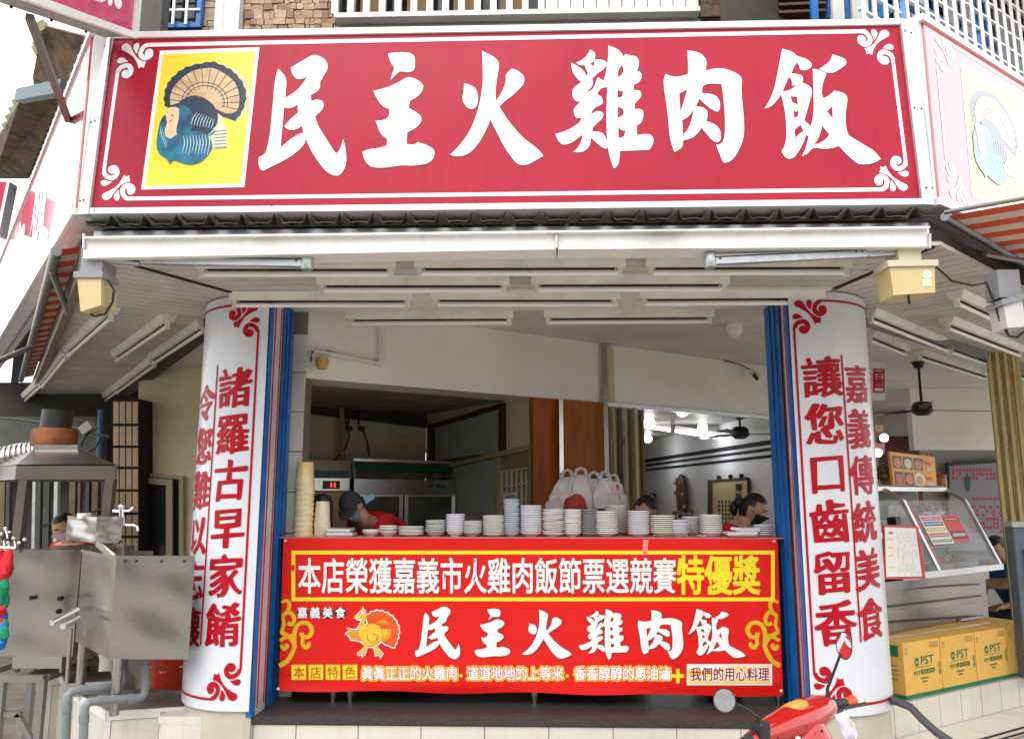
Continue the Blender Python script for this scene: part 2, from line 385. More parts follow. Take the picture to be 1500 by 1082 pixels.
for side, cx, lab in ((-1, -1.594, 'rounded white shopfront column left of the counter with red brush characters'),
                      (1, 1.552, 'rounded white shopfront column right of the counter with red brush characters')):
    cyy = 4.3 + RAD; xe = {-1: -1.506, 1: 1.411}[side]
    T = thing('sign_column', lab, 'column', (cx, cyy, 0), 'rounded corner columns of the shopfront')
    S = column_surf(cx, cyy, RAD, side); flat = abs(cx - xe); smax = flat + RAD * R(118)
    n = 30; prof = [S(smax * i / n, 0) for i in range(n + 1)]
    mb = MB()
    o = [Vector(p) for p in prof]; inn = [Vector((cx + (p.x-cx)*.985, cyy + (p.y-cyy)*.985, 0)) for p in prof]
    ring = o + inn[::-1]; k = len(ring)
    vs = [Vector((p.x, p.y, ZB)) for p in ring] + [Vector((p.x, p.y, ZT)) for p in ring]
    mb.add(vs, [(i, (i+1) % k, k+(i+1) % k, k+i) for i in range(k)] + [(i, i+1, k-2-i, k-1-i) for i in range(n)] + [(k+i, k+i+1, k+k-2-i, k+k-1-i) for i in range(n)], False)
    for i in range(n): mb.smooth[i] = True
    mb.build('sign_sheet', M_skin, T)
    # core: masonry behind the sheet down to the ground
    core = [(cx + (p.x-cx)*.955, cyy + (p.y-cyy)*.955) for p in prof] + [(cx - side*.02, cyy + .3)]
    pl = [(xe, 4.33)] + core[1:]
    MB().prism(pl if side > 0 else pl[::-1], 0, ZS).build('column_core', M_core, T)
    cols[side] = (T, S, flat, smax, cx, cyy)
    # jamb strips between the sheet and the opening
    ytop = lambda px, Y: U(px, 729, Y).x
    if side < 0: X = [(xe + .004, 4.315), (ytop(389, 4.36), 4.36), (ytop(402, 4.5), 4.5), (ytop(404, 4.53), 4.53), (ytop(420, 4.74), 4.74)]
    else: X = [(xe - .004, 4.315), (ytop(1164, 4.36), 4.36), (ytop(1158, 4.47), 4.47), (ytop(1155, 4.5), 4.5), (ytop(1133, 4.74), 4.74)]
    def strip(name, a, b, m, z0=ZP + .014, z1=ZS - .004, th=.03):
        a, b = Vector((*a, 0)), Vector((*b, 0)); nn = Vector((side, .25, 0)).normalized() * th
        o_ = MB().hexa([(p.x, p.y, z0) for p in (a, b, b + nn, a + nn)][::side], [(p.x, p.y, z1) for p in (a, b, b + nn, a + nn)][::side])
        return o_.build(name, m, T)
    strip('blue_edge', X[0], X[1], M_blue)
    strip('white_strip', X[1], X[2], mat('strip_white', (.62, .56, .58), .3, var=.1, coat=.3))
    strip('blue_groove', X[2], X[3], M_black_line)
    strip('blue_jamb', X[3], X[4], M_blue, th=.1)
    a, b = Vector((*X[1], 0)), Vector((*X[2], 0)); nn = Vector((-side*.93, -.3, 0)) * .003
    for t in (.16, .84):
        p, q = a.lerp(b, t - .05), a.lerp(b, t + .05)
        MB().hexa([(v.x, v.y, ZP + .05) for v in (p, q, q + nn, p + nn)], [(v.x, v.y, ZS - .05) for v in (p, q, q + nn, p + nn)]).build('red_line', M_ink, T)
    a, b = Vector((*X[3], 0)), Vector((*X[4], 0)); nn = Vector((-side*.93, -.3, 0)) * .008
    for t in (.3, .62):                       # folded ribs of the blue jamb
        p, q = a.lerp(b, t - .04), a.lerp(b, t + .04)
        MB().hexa([(v.x, v.y, ZP + .015) for v in (p, q, q + nn, p + nn)], [(v.x, v.y, ZS - .005) for v in (p, q, q + nn, p + nn)]).build('jamb_rib', M_blue, T)
# print on the columns
def column_print(side, frame_in, ch1, ch2, c1pix, c2pix, div):
    T, S, flat, smax, cx, cyy = cols[side]; iv = lambda px, py: inv_col(px, py, cx, cyy, RAD, side)
    pr = Print(); s1, _ = iv(*frame_in); zt, zb = ZT - .045, ZB + .05
    sR = smax - .1
    # frame line with scrolls in the corners
    w = .013; k = .00024
    pr.poly(rectpts(s1, zb + .2, s1 + w, zt - .2)); pr.poly(rectpts(sR - w, zb + .2, sR, zt - .2))
    pr.poly(rectpts(s1 + .2, zt - w, sR - .2, zt)); pr.poly(rectpts(s1 + .2, zb, sR - .2, zb + w))
    for (ax, sx) in ((s1, -1), (sR, 1)):
        for (az_, sz) in ((zt, -1), (zb, 1)):
            # the ornament's top edge line sits at v=168, its right edge line at u=1012
            f = lambda p, ax=ax, sx=sx, az_=az_, sz=sz: (ax + sx*(p[0]-1012)*k, az_ + sz*(p[1]-168)*k)
            pr.ornament(f)
            pr.poly([f(p) for p in rectpts(300, 168, 340, 168 + w/k)]); pr.poly([f(p) for p in rectpts(1012 - w/k, 840, 1012, 880)])
            pr.poly([f(p) for p in rectpts(1012 - .21/k, 168, 345, 168 + w/k)]); pr.poly([f(p) for p in rectpts(1012 - w/k, 840, 1012, 168 + .21/k)])
    for (text, pix, wd) in ((ch1, c1pix[:2], c1pix[2]), (ch2, c2pix[:2], c2pix[2])):
        (sa, za), (sb, zb_) = iv(*pix[0]), iv(*pix[1]); m_ = len(text)
        for i, chx in enumerate(text):
            t = i / (m_ - 1); sc, zc = sa + (sb - sa)*t, za + (zb_ - za)*t; hh = wd[1]; ww = wd[0]
            (v, f), = glyphs(chx, .036, 1.1, .45, .55); v = brushy(v, .02, i*1.9 + side)
            sgn = 1 if side > 0 else -1; pr2 = Print(); pr2.raw([(sc + sgn*(p[0]-.5)*ww, zc - (p[1]-.46)*hh, p[2]) for p in v], f); pr2.obj('character', M_ink, S, T, .0028, cut=(0, smax, .03))
    (sa, za), (sb, zb_) = iv(*div[0]), iv(*div[1]); sm = (sa + sb)/2
    pr.poly(rectpts(sm - .006, zb_, sm + .006, za))
    pr.obj('border', M_ink, S, T, .0025, cut=(0, smax, .03))
column_print(-1, (369, 700), '諸羅古早家餚', '令您難以忘懷',
             ((343, 568), (325, 915), (.215, .235)), ((301, 590), (280, 918), (.215, .225)), ((315, 535), (299, 945)))
column_print(1, (1174, 700), '讓您口齒留香', '嘉義傳統美食',
             ((1205, 552), (1225, 912), (.225, .235)), ((1257, 562), (1277, 905), (.215, .225)), ((1234, 520), (1259, 940)))

# ------------------------------------------------------------------ soffit planks
def clip(poly, p, n):
    out = []
    for i, a in enumerate(poly):
        b = poly[(i+1) % len(poly)]; da, db = (a - p).dot(n), (b - p).dot(n)
        if da >= 0: out.append(a)
        if (da >= 0) != (db >= 0): out.append(a.lerp(b, da/(da - db)))
    return out
def planks(parent, poly, along, w, z, m, gap=.010, th=.02, name='plank', maxn=400):
    along = Vector(along).normalized(); nr = Vector((-along.y, along.x, 0)); vs_ = [p.dot(nr) for p in poly]
    k = 0; t = min(vs_)
    while t < max(vs_) and k < maxn:
        q = clip(clip(poly, nr * (t + gap/2), nr), nr * (t + w - gap/2), -nr)
        if len(q) > 2: MB().slab([Vector((p.x, p.y, z)) for p in q], (0, 0, th)).build(name, m, parent)
        t += w; k += 1
so = bpy.data.objects.new('ceiling', None); COL.objects.link(so); struct(so)
zs = lambda px, py: UZ(px, py, ZS)
CASY = 3.52
pF = [Vector((zs(150, 378).x - .02, CASY, ZS)), Vector((zs(1345, 378).x, CASY, ZS)), Vector((1.66, 4.27, ZS)), Vector((-1.7, 4.27, ZS))]
cl = Vector((pF[0].x, CASY, ZS)); clr = Vector((pF[1].x, CASY, ZS))
LA, RA = Vector((-1.7, 4.27, ZS)), Vector((1.66, 4.27, ZS))
pLs = [cl, LA, Vector((-2.03, 4.75, ZS)), Vector((-2.03, 4.75, ZS)) + LD*10, cl + LD*11]
pRs = [clr, clr + RD*11, Vector((1.99, 4.75, ZS)) + RD*10, Vector((1.99, 4.75, ZS)), RA]
planks(so, pF, (1, 0, 0), .1, ZS, M_plank)
planks(so, pLs, LN, .1, ZS, M_plank)
planks(so, pRs, RN, .1, ZS, M_plank)
for q in (pF, pLs, pRs): MB().slab([Vector((p.x, p.y, ZS + .021)) for p in q], (0, 0, .05)).build('soffit_backing', M_black_line, so)
# front lintel over the opening and inner ceiling
struct(MB().box((-1.62, 4.27, ZS + .003), (1.6, 4.76, ZS + .16)).build('lintel', M_wallw))
IC = [(-2.0, 4.762), (1.95, 4.762), (1.95 + RD.x*12, 4.762 + RD.y*12), (4, 20), (-10, 20), (-2.0 + LD.x*12, 4.762 + LD.y*12)]
struct(MB().prism(IC, ZC, ZC + .1).build('ceiling_interior', M_ceil))
for a, d, nn, nm in ((Vector((-2.03, 4.76, 0)), LD, LN, 'wall_beam_left'), (Vector((1.99, 4.76, 0)), RD, RN, 'wall_beam_right')):
    p = [a, a + d*10, a + d*10 - nn*.12, a - nn*.12]
    struct(MB().prism([(v.x, v.y) for v in (p if nm.endswith('right') else p[::-1])], ZS - .05, ZS + .3).build(nm, M_dark if nm.endswith('left') else mat('beam_grey', (.2, .21, .2), .5)))

# ------------------------------------------------------------------ interior walls
def hp(x): return Vector((x, 5.872 + .695*x, 0))        # header line parallel to the left street's cross direction
def wall(name, a, b, z0, z1, m, th=.08, ends=None):
    a, b = Vector(a), Vector(b); d = (b - a).normalized(); nn = Vector((-d.y, d.x, 0)) * th
    if nn.dot(C0 - a) > 0: nn = -nn
    o = MB().prism([(v.x, v.y) for v in (a, b, b + nn, a + nn)], z0, z1).build(name, m); return struct(o)
a = hp(-1.62); b = hp(.56)
wall('wall_header', a, b, 2.64, ZC - .002, M_wallw, th=.3)
wall('wall_header_dining', hp(.575), hp(3.2), 2.62, ZC - .002, M_wallw)
K0, K1 = Vector((0.03, 5.93, 0)), Vector((-1.02, 7.33, 0))
wall('wall_kitchen', K0, K1, ZI, 2.72, M_cream)
BW = K1 - E1*1.32
wall('wall_kitchen_side', (-1.645, 5.0, 0), (BW.x - .02, BW.y + .02, 0), ZI, ZC - .004, M_cream)
wall('wall_kitchen_back', BW, K1 - E1*.004, ZI, 2.72, M_cream)
kc = [(-3.9, 5.2), (K0.x, K0.y + .09), (K1.x, K1.y), (-4.6, 4.9+.1), ]
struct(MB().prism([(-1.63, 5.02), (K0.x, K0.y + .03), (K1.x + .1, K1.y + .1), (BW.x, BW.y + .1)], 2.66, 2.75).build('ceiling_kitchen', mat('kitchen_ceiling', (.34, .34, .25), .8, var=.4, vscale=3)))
# jamb wall at the left of the opening with the cream tile edge
cw = struct(MB().box((-1.66, 4.78, ZI), (U(436, 729, 4.8).x, 5.0, ZC - .003)).build('wall_left_jamb', M_grout))
zt = [ZI + .01 + i*.245 for i in range(11)]
for i in range(len(zt) - 1):
    z1 = min(zt[i+1] - .006, ZC - .01)
    MB().bev((U(424, 729, 4.77).x - .02, 4.772, zt[i]), (U(437, 729, 4.77).x + .008, 4.795, z1), .002).build('tile', M_tile, cw)
# window wall K dressing: points on the plane of wall K, seen in the photograph
Kn = Vector((K1 - K0)).normalized(); Kno = Vector((Kn.y, -Kn.x, 0))
if Kno.dot(C0 - K0) < 0: Kno = -Kno
def onK(px, py, off=.0): return UP(px, py, K0 + Kno*off, Kno)
def slabK(pts, name, m, parent, off, th): return MB().slab([onK(x, y, off) for x, y in pts], -Kno*th).build(name, m, parent)
M_frost = mat('frosted_glass', (.42, .50, .46), .25, var=.08, vscale=2)
W = thing('frosted_window', 'wide frosted kitchen window in a dark brown wooden frame', 'window', onK(680, 680))
slabK([(634, 624), (731, 596), (731, 664), (634, 678)], 'pane', M_frost, W, .02, .01)
for q in ([(627,622),(735,590),(735,597),(627,629)], [(627,676),(735,661),(735,668),(627,684)], [(627,629),(634,627),(634,677),(627,678)], [(730,598),(735,597),(735,661),(730,662)]):
    slabK(q, 'frame', M_dbrown, W, .045, .045)
D = thing('kitchen_door', 'cream framed kitchen door with frosted pane and patterned glass beside the brown panels', 'door', onK(720, 780))
for q in ([(640,682),(778,650),(778,658),(640,688)], [(724,668),(729,667),(729,785),(724,785)], [(774,658),(779,657),(779,785),(774,785)]):
    slabK(q, 'frame', mat('door_frame', (.45, .38, .2), .5), D, .05, .05)
slabK([(640,689),(724,673),(724,785),(640,785)], 'pane', M_frost, D, .02, .01)
slabK([(730,668),(773,659),(773,785),(730,785)], 'patterned_pane', mat('pattern_glass', (.33, .34, .2), .3, var=.3), D, .02, .01)
for i in range(6):
    x = 733 + i*7.3; slabK([(x, 690), (x+2, 689.5), (x+2, 780), (x, 780)], 'lattice_bar', M_cream, D, .03, .01)
for y in (690, 712, 735): slabK([(731, y), (773, y-6), (773, y-4), (731, y+2)], 'lattice_bar', M_cream, D, .036, .006)
nt_ = thing('notice', 'small white paper notice on the kitchen door', 'notice', onK(744, 752)); slabK([(737,722),(757,720),(757,742),(737,745)], 'paper', M_wprint, nt_, .056, .003)
MB().slab([onK(740, 727, .058), onK(754, 725, .058), onK(754, 727, .058), onK(740, 729, .058)], -Kno*.001).build('print', M_red, nt_)
# brown panels under the header
Hn = Vector((.695, -1, 0)).normalized()
def onH(px, py, off=0.): return UP(px, py, Vector(hp(0)) + Hn*off, Hn)
P_ = thing('wood_panel', 'tall orange brown wooden cladding panels under the white header', 'panel', onH(835, 790))
for x0, x1, off in ((781, 819, .0), (826, 886, .03)):
    q = [onH(x0, 572, off), onH(x1, 578, off), onH(x1, 578, off), onH(x0, 572, off)]
    A, B = onH(x0, 600, off), onH(x1, 600, off)
    MB().hexa([(A.x, A.y, ZI), (B.x, B.y, ZI), (B.x - Hn.x*.04, B.y - Hn.y*.04, ZI), (A.x - Hn.x*.04, A.y - Hn.y*.04, ZI)],
              [(A.x, A.y, 2.637), (B.x, B.y, 2.637), (B.x - Hn.x*.04, B.y - Hn.y*.04, 2.637), (A.x - Hn.x*.04, A.y - Hn.y*.04, 2.637)]).build('board', M_brown, P_)
A, B = onH(819, 600, .04), onH(825, 600, .04)
MB().hexa([(A.x, A.y, ZI), (B.x, B.y, ZI), (B.x+.01, B.y+.05, ZI), (A.x, A.y+.05, ZI)], [(A.x, A.y, 2.635), (B.x, B.y, 2.635), (B.x+.01, B.y+.05, 2.635), (A.x, A.y+.05, 2.635)]).build('edge_strip', M_steelb, P_)
MB().bar(onH(776, 585, .05), onH(779, 760, .05), .012).build('cable', M_blk, P_)
# folding gate folded against its post
G = thing('folding_gate', 'tall cream accordion gate folded beside the brown panels', 'gate', onH(915, 790), 'folded accordion gates')
M_gate = mat('gate_cream', (.58, .51, .33), .5, var=.12, dirt=.25)
lv = [(889, .02), (898, .10), (905, .02), (915, .13), (921, .03), (930, .14), (937, .03), (943, .12)]
for (x0, o0), (x1, o1) in zip(lv, lv[1:]):
    A, B = onH(x0, 600, o0), onH(x1, 600, o1)
    if (x0 == 905): continue
    MB().hexa([(A.x, A.y, ZI), (B.x, B.y, ZI), (B.x, B.y+.012, ZI), (A.x, A.y+.012, ZI)], [(A.x, A.y, 2.6), (B.x, B.y, 2.6), (B.x, B.y+.012, 2.6), (A.x, A.y+.012, 2.6)]).build('leaf', M_gate, G)
A = onH(905, 600, .02); MB().box((A.x, A.y - .02, ZI), (A.x + .03, A.y + .01, 2.6)).build('post', mat('gate_post', (.2, .17, .08), .5), G)
A, B = onH(886, 540, .03), onH(1140, 560, .03)
MB().bar((A.x, A.y, 2.622), (B.x, B.y, 2.622), .05, .03).build('track', M_gal, G)
MB().bar((A.x, A.y, ZI), (A.x, A.y, ZC), .035).build('corner_post', M_steelb, G)
# dining room shell
A, B = U(1150, 729, 7.9), U(925, 729, 13.2)
wall('wall_dining', A, B, ZI, ZC - .003, mat('dining_wall', (.72, .74, .78), .6, var=.05), .1)
dn = Vector((-(B - A).y, (B - A).x, 0)).normalized()
for i in range(3):
    z = 2.31 + i*.07
    mbx = MB().bar((A.x + dn.x*.01, A.y + dn.y*.01, z), (B.x + dn.x*.01, B.y + dn.y*.01, z), [.012, .02, .03][i], .03 if i < 2 else .045); struct(mbx.build('wall_trim', M_black_line))
struct(MB().box((-1.2, 13.3, ZI), (3.0, 13.4, ZC - .004)).build('wall_dining_back', MATS['dining_wall']))
wall('wall_partition', hp(.56), Vector((-.3, 13.2, 0)), ZI, ZC - .005, M_cream)
def onD(px, py, off=.0): return UP(px, py, A + dn*off, dn)
D0 = A.copy()
# right-hand room seen past the right column
struct(MB().box((U(1343, 700, 9.0).x, 9.0, 2.42), (U(1600, 700, 9.0).x, 9.12, ZC - .002)).build('wall_header_right', M_wallw))
struct(MB().box((U(1230, 700, 11.2).x, 11.2, ZI), (U(1700, 700, 11.2).x, 11.3, ZC - .002)).build('wall_back_right', mat('grey_wall', (.40, .38, .35), .7, var=.1)))
mb = MB().box((U(1290, 640, 9.6).x, 9.6, ZI), (U(1345, 640, 9.6).x, 9.7, 2.62)); struct(mb.build('wall_brown_panel', mat('maroon_panel', (.13, .03, .03), .5)))

# miter trims and a stray cable under the soffit
for p, q in ((cl + Vector((.02, .02, 0)), LA), (clr + Vector((-.02, .02, 0)), RA)): MB().bar(p - Vector((0, 0, .004)), q - Vector((0, 0, .004)), .022, .008).build('soffit_trim', M_black_line, so)
MB().bar(LA - Vector((-.02, 0, .006)), RA - Vector((.02, 0, .006)), .03, .012).build('soffit_trim', M_white, so)
# ------------------------------------------------------------------ main sign board
SB0, SB1 = U(745, 300, 3.60), U(745, 38, 3.665)
SU = (SB1 - SB0); SU.x = 0; SU.normalize()
SN = Vector((1, 0, 0)).cross(SU).normalized()
if SN.y > 0: SN = -SN
def SS(px, py, off=0): return UP(px, py, SB0 + SN*off, SN)
sgn = thing('sign_board', 'wide red shop sign with six white brush characters and a turkey picture', 'sign', SS(745, 305))
back = SN * -.16
q = [SS(148, 52), SS(1338, 32), SS(1370, 300), SS(113, 314)]
MB().slab([p + SN*-.012 for p in q], back).build('sign_box', M_frame, sgn)
MB().slab([SS(163, 55), SS(1319, 35), SS(1351, 290), SS(128, 304)], SN*-.010).build('sign_face', M_red, sgn)
for nm, pts in (('top_rail', [(158,47),(1320,27),(1321,35.5),(158,55.5)]), ('bottom_rail', [(128,304.5),(1352,290.5),(1353,299),(127,313)])):
    MB().slab([SS(x, y, .012) for x, y in pts], SN*-.026).build(nm, M_frame, sgn)
M_galz = mat('zinc_trim', (.62, .66, .70), .4, metal=.35, var=.25, vscale=30, dirt=.15)
for nm, pts in (('corner_trim', [(150,48),(163,47),(129,313),(114,314)]), ('corner_trim', [(1319,27),(1337,29),(1369,300),(1352,299)])):
    MB().slab([SS(x, y, .02) for x, y in pts], SN*-.03).build(nm, M_galz, sgn)
for x, y in ((153,67),(147,70),(133,179),(139,177),(117,294),(122,293),(423,41),(707,31),(1017,29),(699,294),(398,301),(1032,293),(1343,275),(1326,45),(1335,48),(1340,158),(1350,159),(1357,275),(1366,275),(138,309)):
    MB().ball(SS(x, y, .022), .0045, 6).build('rivet', M_blk, sgn)
pr = Print()
def sgn_line(a, b, w):
    pr.stroke([a, b], w, 1)
sgn_line((216, 66), (1268, 46), 5.6); sgn_line((188, 291), (1294, 277.5), 5.6)
sgn_line((172.5, 104), (151.5, 256), 5); sgn_line((1307.5, 84), (1327.5, 243), 5)
def orn(cx_, cy_, k, fx, fy, shx=0):
    return lambda p: (cx_ + fx*(p[0]-1012)*k + shx*(p[1]-168)*k, cy_ + fy*(p[1]-168)*k)
pr.ornament(orn(1306, 43.2, .0640, 1, 1, .115))
pr.ornament(orn(1334.5, 280.5, .0640, 1, -1, -.115))
pr.ornament(orn(174.5, 63, .0640, -1, 1, -.115))
pr.ornament(orn(144.5, 294, .0640, -1, -1, .115))
pr.obj('border', M_wprint, SS, sgn, .0015)
GLY = {}
def gl(ch, ox, oy, sc, outs, holes=()):
    GLY[ch] = ([[(ox + x/sc, oy + y/sc) for x, y in smooth_outline(o)] for o in outs], [[(ox + x/sc, oy + y/sc) for x, y in smooth_outline(h)] for h in holes])
gl('min', 370, 80, 6.013, [[(545,5),(600,20),(645,55),(662,100),(650,150),(625,190),(605,225),(595,255),(592,290),(570,325),(512,358),(517,418),(540,402),(575,398),(610,410),(628,440),(612,485),(550,548),(575,620),(615,690),(670,775),(715,845),(735,868),(755,858),(775,820),(798,745),(815,810),(825,880),(822,960),(800,1020),(765,1060),(735,1066),(690,1055),(640,1020),(585,950),(530,870),(490,790),(470,742),(455,785),(420,830),(380,865),(330,900),(270,935),(200,970),(130,1005),(95,1022),(70,1010),(53,970),(55,905),(100,880),(118,850),(140,770),(158,660),(170,520),(182,400),(190,290),(205,195),(225,128),(260,160),(288,200),(298,250),(292,330),(288,382),(350,345),(400,305),(450,245),(482,192),(450,210),(415,218),(380,208),(350,170),(336,118),(380,90),(440,55),(500,20)]],
   [[(278,465),(320,474),(360,463),(396,440),(400,512),(340,565),(278,632),(320,662),(370,662),(410,645),(432,625),(450,688),(400,705),(350,735),(300,775),(246,818),(262,640),(270,560)]])
gl('zhu', 520, 70, 6.01, [[(290,52),(370,42),(460,44),(505,60),(526,90),(528,150),(520,190),(495,212),(460,216),(400,210),(365,232),(315,285),(322,250),(348,178),(315,130)],
   [(162,380),(240,362),(320,335),(400,295),(455,265),(510,268),(560,290),(595,325),(600,350),(585,390),(545,435),(485,468),(472,532),(530,562),(575,600),(585,630),(570,670),(520,715),(460,745),(455,848),(500,853),(530,848),(552,832),(610,850),(665,875),(695,905),(698,945),(680,985),(640,1015),(580,1030),(500,1038),(420,1035),(340,1045),(260,1055),(190,1055),(140,1045),(100,1010),(75,960),(66,916),(130,893),(200,885),(280,862),(283,803),(240,770),(210,720),(182,643),(240,640),(285,618),(302,585),(300,540),(245,515),(200,460)]])
gl('huo', 650, 70, 6.013, [[(338,30),(400,60),(450,90),(480,125),(487,160),(478,220),(466,300),(456,390),(460,472),(500,410),(530,350),(548,290),(548,240),(600,185),(650,203),(695,240),(710,275),(700,320),(660,370),(600,425),(540,470),(490,520),(560,630),(640,730),(720,810),(800,870),(845,910),(876,955),(830,980),(780,1010),(730,1030),(690,1033),(645,1018),(590,955),(530,865),(470,750),(412,635),(370,730),(320,820),(270,885),(220,930),(170,950),(110,957),(56,943),(120,880),(190,795),(240,710),(285,600),(315,490),(335,380),(345,270),(342,150)],
   [(180,313),(230,330),(275,355),(295,400),(303,450),(292,505),(270,535),(240,541),(205,525),(175,485),(165,435),(175,385)]])
gl('ji', 805, 60, 5.6375, [[(485,38),(540,60),(580,85),(602,115),(604,142),(625,112),(680,122),(720,135),(738,170),(735,210),(722,248),(750,262),(762,290),(750,325),(725,352),(695,362),(695,408),(745,410),(757,435),(750,470),(705,520),(707,568),(745,562),(772,580),(773,630),(755,675),(720,700),(722,778),(790,770),(835,775),(858,810),(850,860),(820,900),(700,905),(582,910),(575,980),(565,1025),(532,1053),(510,1000),(492,930),(480,850),(472,740),(470,600),(474,450),(480,380),(450,388),(448,330),(465,270),(475,200),(484,130)],
   ],
   [[(590,203),(610,225),(610,255),(590,285),(565,302),(567,250)],[(562,400),(590,418),(608,412),(603,455),(580,470),(562,468)],[(564,545),(600,560),(615,590),(600,618),(563,636)],[(567,705),(590,735),(628,742),(615,785),(590,802),(570,805)]])
gl('ji2', 805, 60, 5.6375, [[(335,72),(365,92),(377,120),(372,155),(430,157),(465,172),(476,200),(440,240),(395,270),(352,315),(358,340),(350,375),(330,400),(303,426),(345,408),(370,375),(385,335),(400,302),(425,318),(450,332),(449,384),(440,388),(415,405),(390,440),(425,460),(440,495),(430,525),(380,550),(350,580),(346,608),(385,582),(425,585),(445,605),(435,640),(400,675),(355,715),(355,750),(410,752),(445,770),(465,805),(479,850),(478,885),(462,890),(430,875),(380,835),(342,800),(335,850),(315,885),(280,912),(240,920),(195,917),(235,880),(262,830),(272,772),(220,815),(170,845),(120,857),(90,845),(65,810),(48,768),(110,752),(180,720),(240,680),(268,637),(225,640),(205,610),(204,560),(258,502),(220,498),(195,470),(188,430),(200,390),(262,342),(220,300),(190,250),(178,182),(240,215),(285,255),(305,295),(316,272),(305,240),(290,203),(250,200),(220,182),(270,155),(305,125)]],
   [[(335,190),(372,168),(368,214)]])
gl('rou', 965, 65, 6.013, [[(252,55),(320,65),(370,85),(405,120),(420,160),(412,233),(480,218),(550,213),(620,228),(680,255),(720,285),(733,320),(728,400),(735,500),(745,600),(752,720),(745,820),(720,900),(680,975),(635,1025),(585,1043),(560,1025),(505,885),(540,880),(565,855),(580,800),(583,700),(580,600),(570,480),(553,352),(480,347),(420,352),(388,370),(378,430),(450,437),(505,458),(535,500),(540,550),(530,585),(512,594),(470,575),(415,535),(357,478),(330,540),(290,600),(250,645),(205,668),(212,760),(213,850),(205,905),(138,950),(110,870),(95,790),(85,690),(75,580),(58,470),(45,370),(45,310),(60,262),(100,278),(150,287),(200,280),(258,262),(257,160)]],
   [[(180,435),(252,397),(225,490),(190,600)]])
gl('rou2', 965, 65, 6.013, [[(318,547),(370,552),(410,570),(432,605),(418,678),(480,700),(525,735),(545,780),(545,830),(530,858),(505,863),(460,835),(375,732),(340,785),(290,825),(214,847),(213,806),(255,750),(285,680),(300,620)]])
gl('fan', 1110, 65, 6.01, [[(215,40),(270,55),(315,75),(350,105),(400,120),(445,142),(474,170),(470,200),(440,222),(405,230),(373,225),(365,195),(345,157),(315,210),(295,262),(345,262),(385,275),(397,300),(393,340),(440,360),(470,390),(476,430),(465,480),(445,550),(420,635),(412,676),(467,720),(484,650),(493,560),(490,400),(484,218),(530,225),(606,258),(580,325),(565,390),(565,440),(580,478),(630,448),(675,408),(730,422),(770,442),(788,475),(785,530),(775,600),(775,690),(785,760),(808,805),(880,850),(960,900),(1030,945),(1083,1010),(1040,1035),(980,1053),(895,1055),(840,1020),(780,965),(715,895),(650,915),(580,920),(487,915),(440,960),(388,986),(415,930),(435,870),(448,810),(424,798),(400,870),(370,925),(330,985),(300,1003),(270,1007),(235,985),(210,940),(240,880),(252,800),(250,700),(240,600),(225,520),(205,443),(160,505),(110,550),(58,567),(100,500),(140,400),(165,300),(190,170)]],
   [[(218,415),(260,410),(300,392),(350,352),(303,367),(298,315),(272,290)],[(287,460),(345,462),(352,530),(305,512)],[(313,577),(336,597),(358,577),(355,635),(320,650)],[(332,828),(325,760),(345,735),(378,710),(402,765),(360,795)],[(657,543),(660,655),(610,592)],[(568,715),(630,797),(580,850),(495,888),(540,810)]])
gl('fan2', 1110, 65, 6.01, [[(660,90),(720,110),(765,130),(782,160),(765,190),(720,220),(660,252),(600,245),(540,218),(590,185),(630,150),(648,120)]])
WORD = [('min', 379, 81, 509, 258), ('zhu', 531, 77, 636, 246), ('huo', 659, 75, 796, 242), (('ji', 'ji2'), 813, 66, 957, 247), (('rou', 'rou2'), 972, 74, 1090, 239), (('fan', 'fan2'), 1119, 71, 1290, 241)]
def word(pr, i, f):
    keys = WORD[i][0]; keys = keys if isinstance(keys, tuple) else (keys,)
    for k in keys:
        outs, holes = GLY[k]
        for j, o in enumerate(outs): pr.poly([f(p) for p in o], [[f(p) for p in h] for h in holes] if j == 0 else ())
for i in range(6):
    pr = Print(); word(pr, i, lambda p: p); pr.obj('character', M_wprint, SS, sgn, .003)
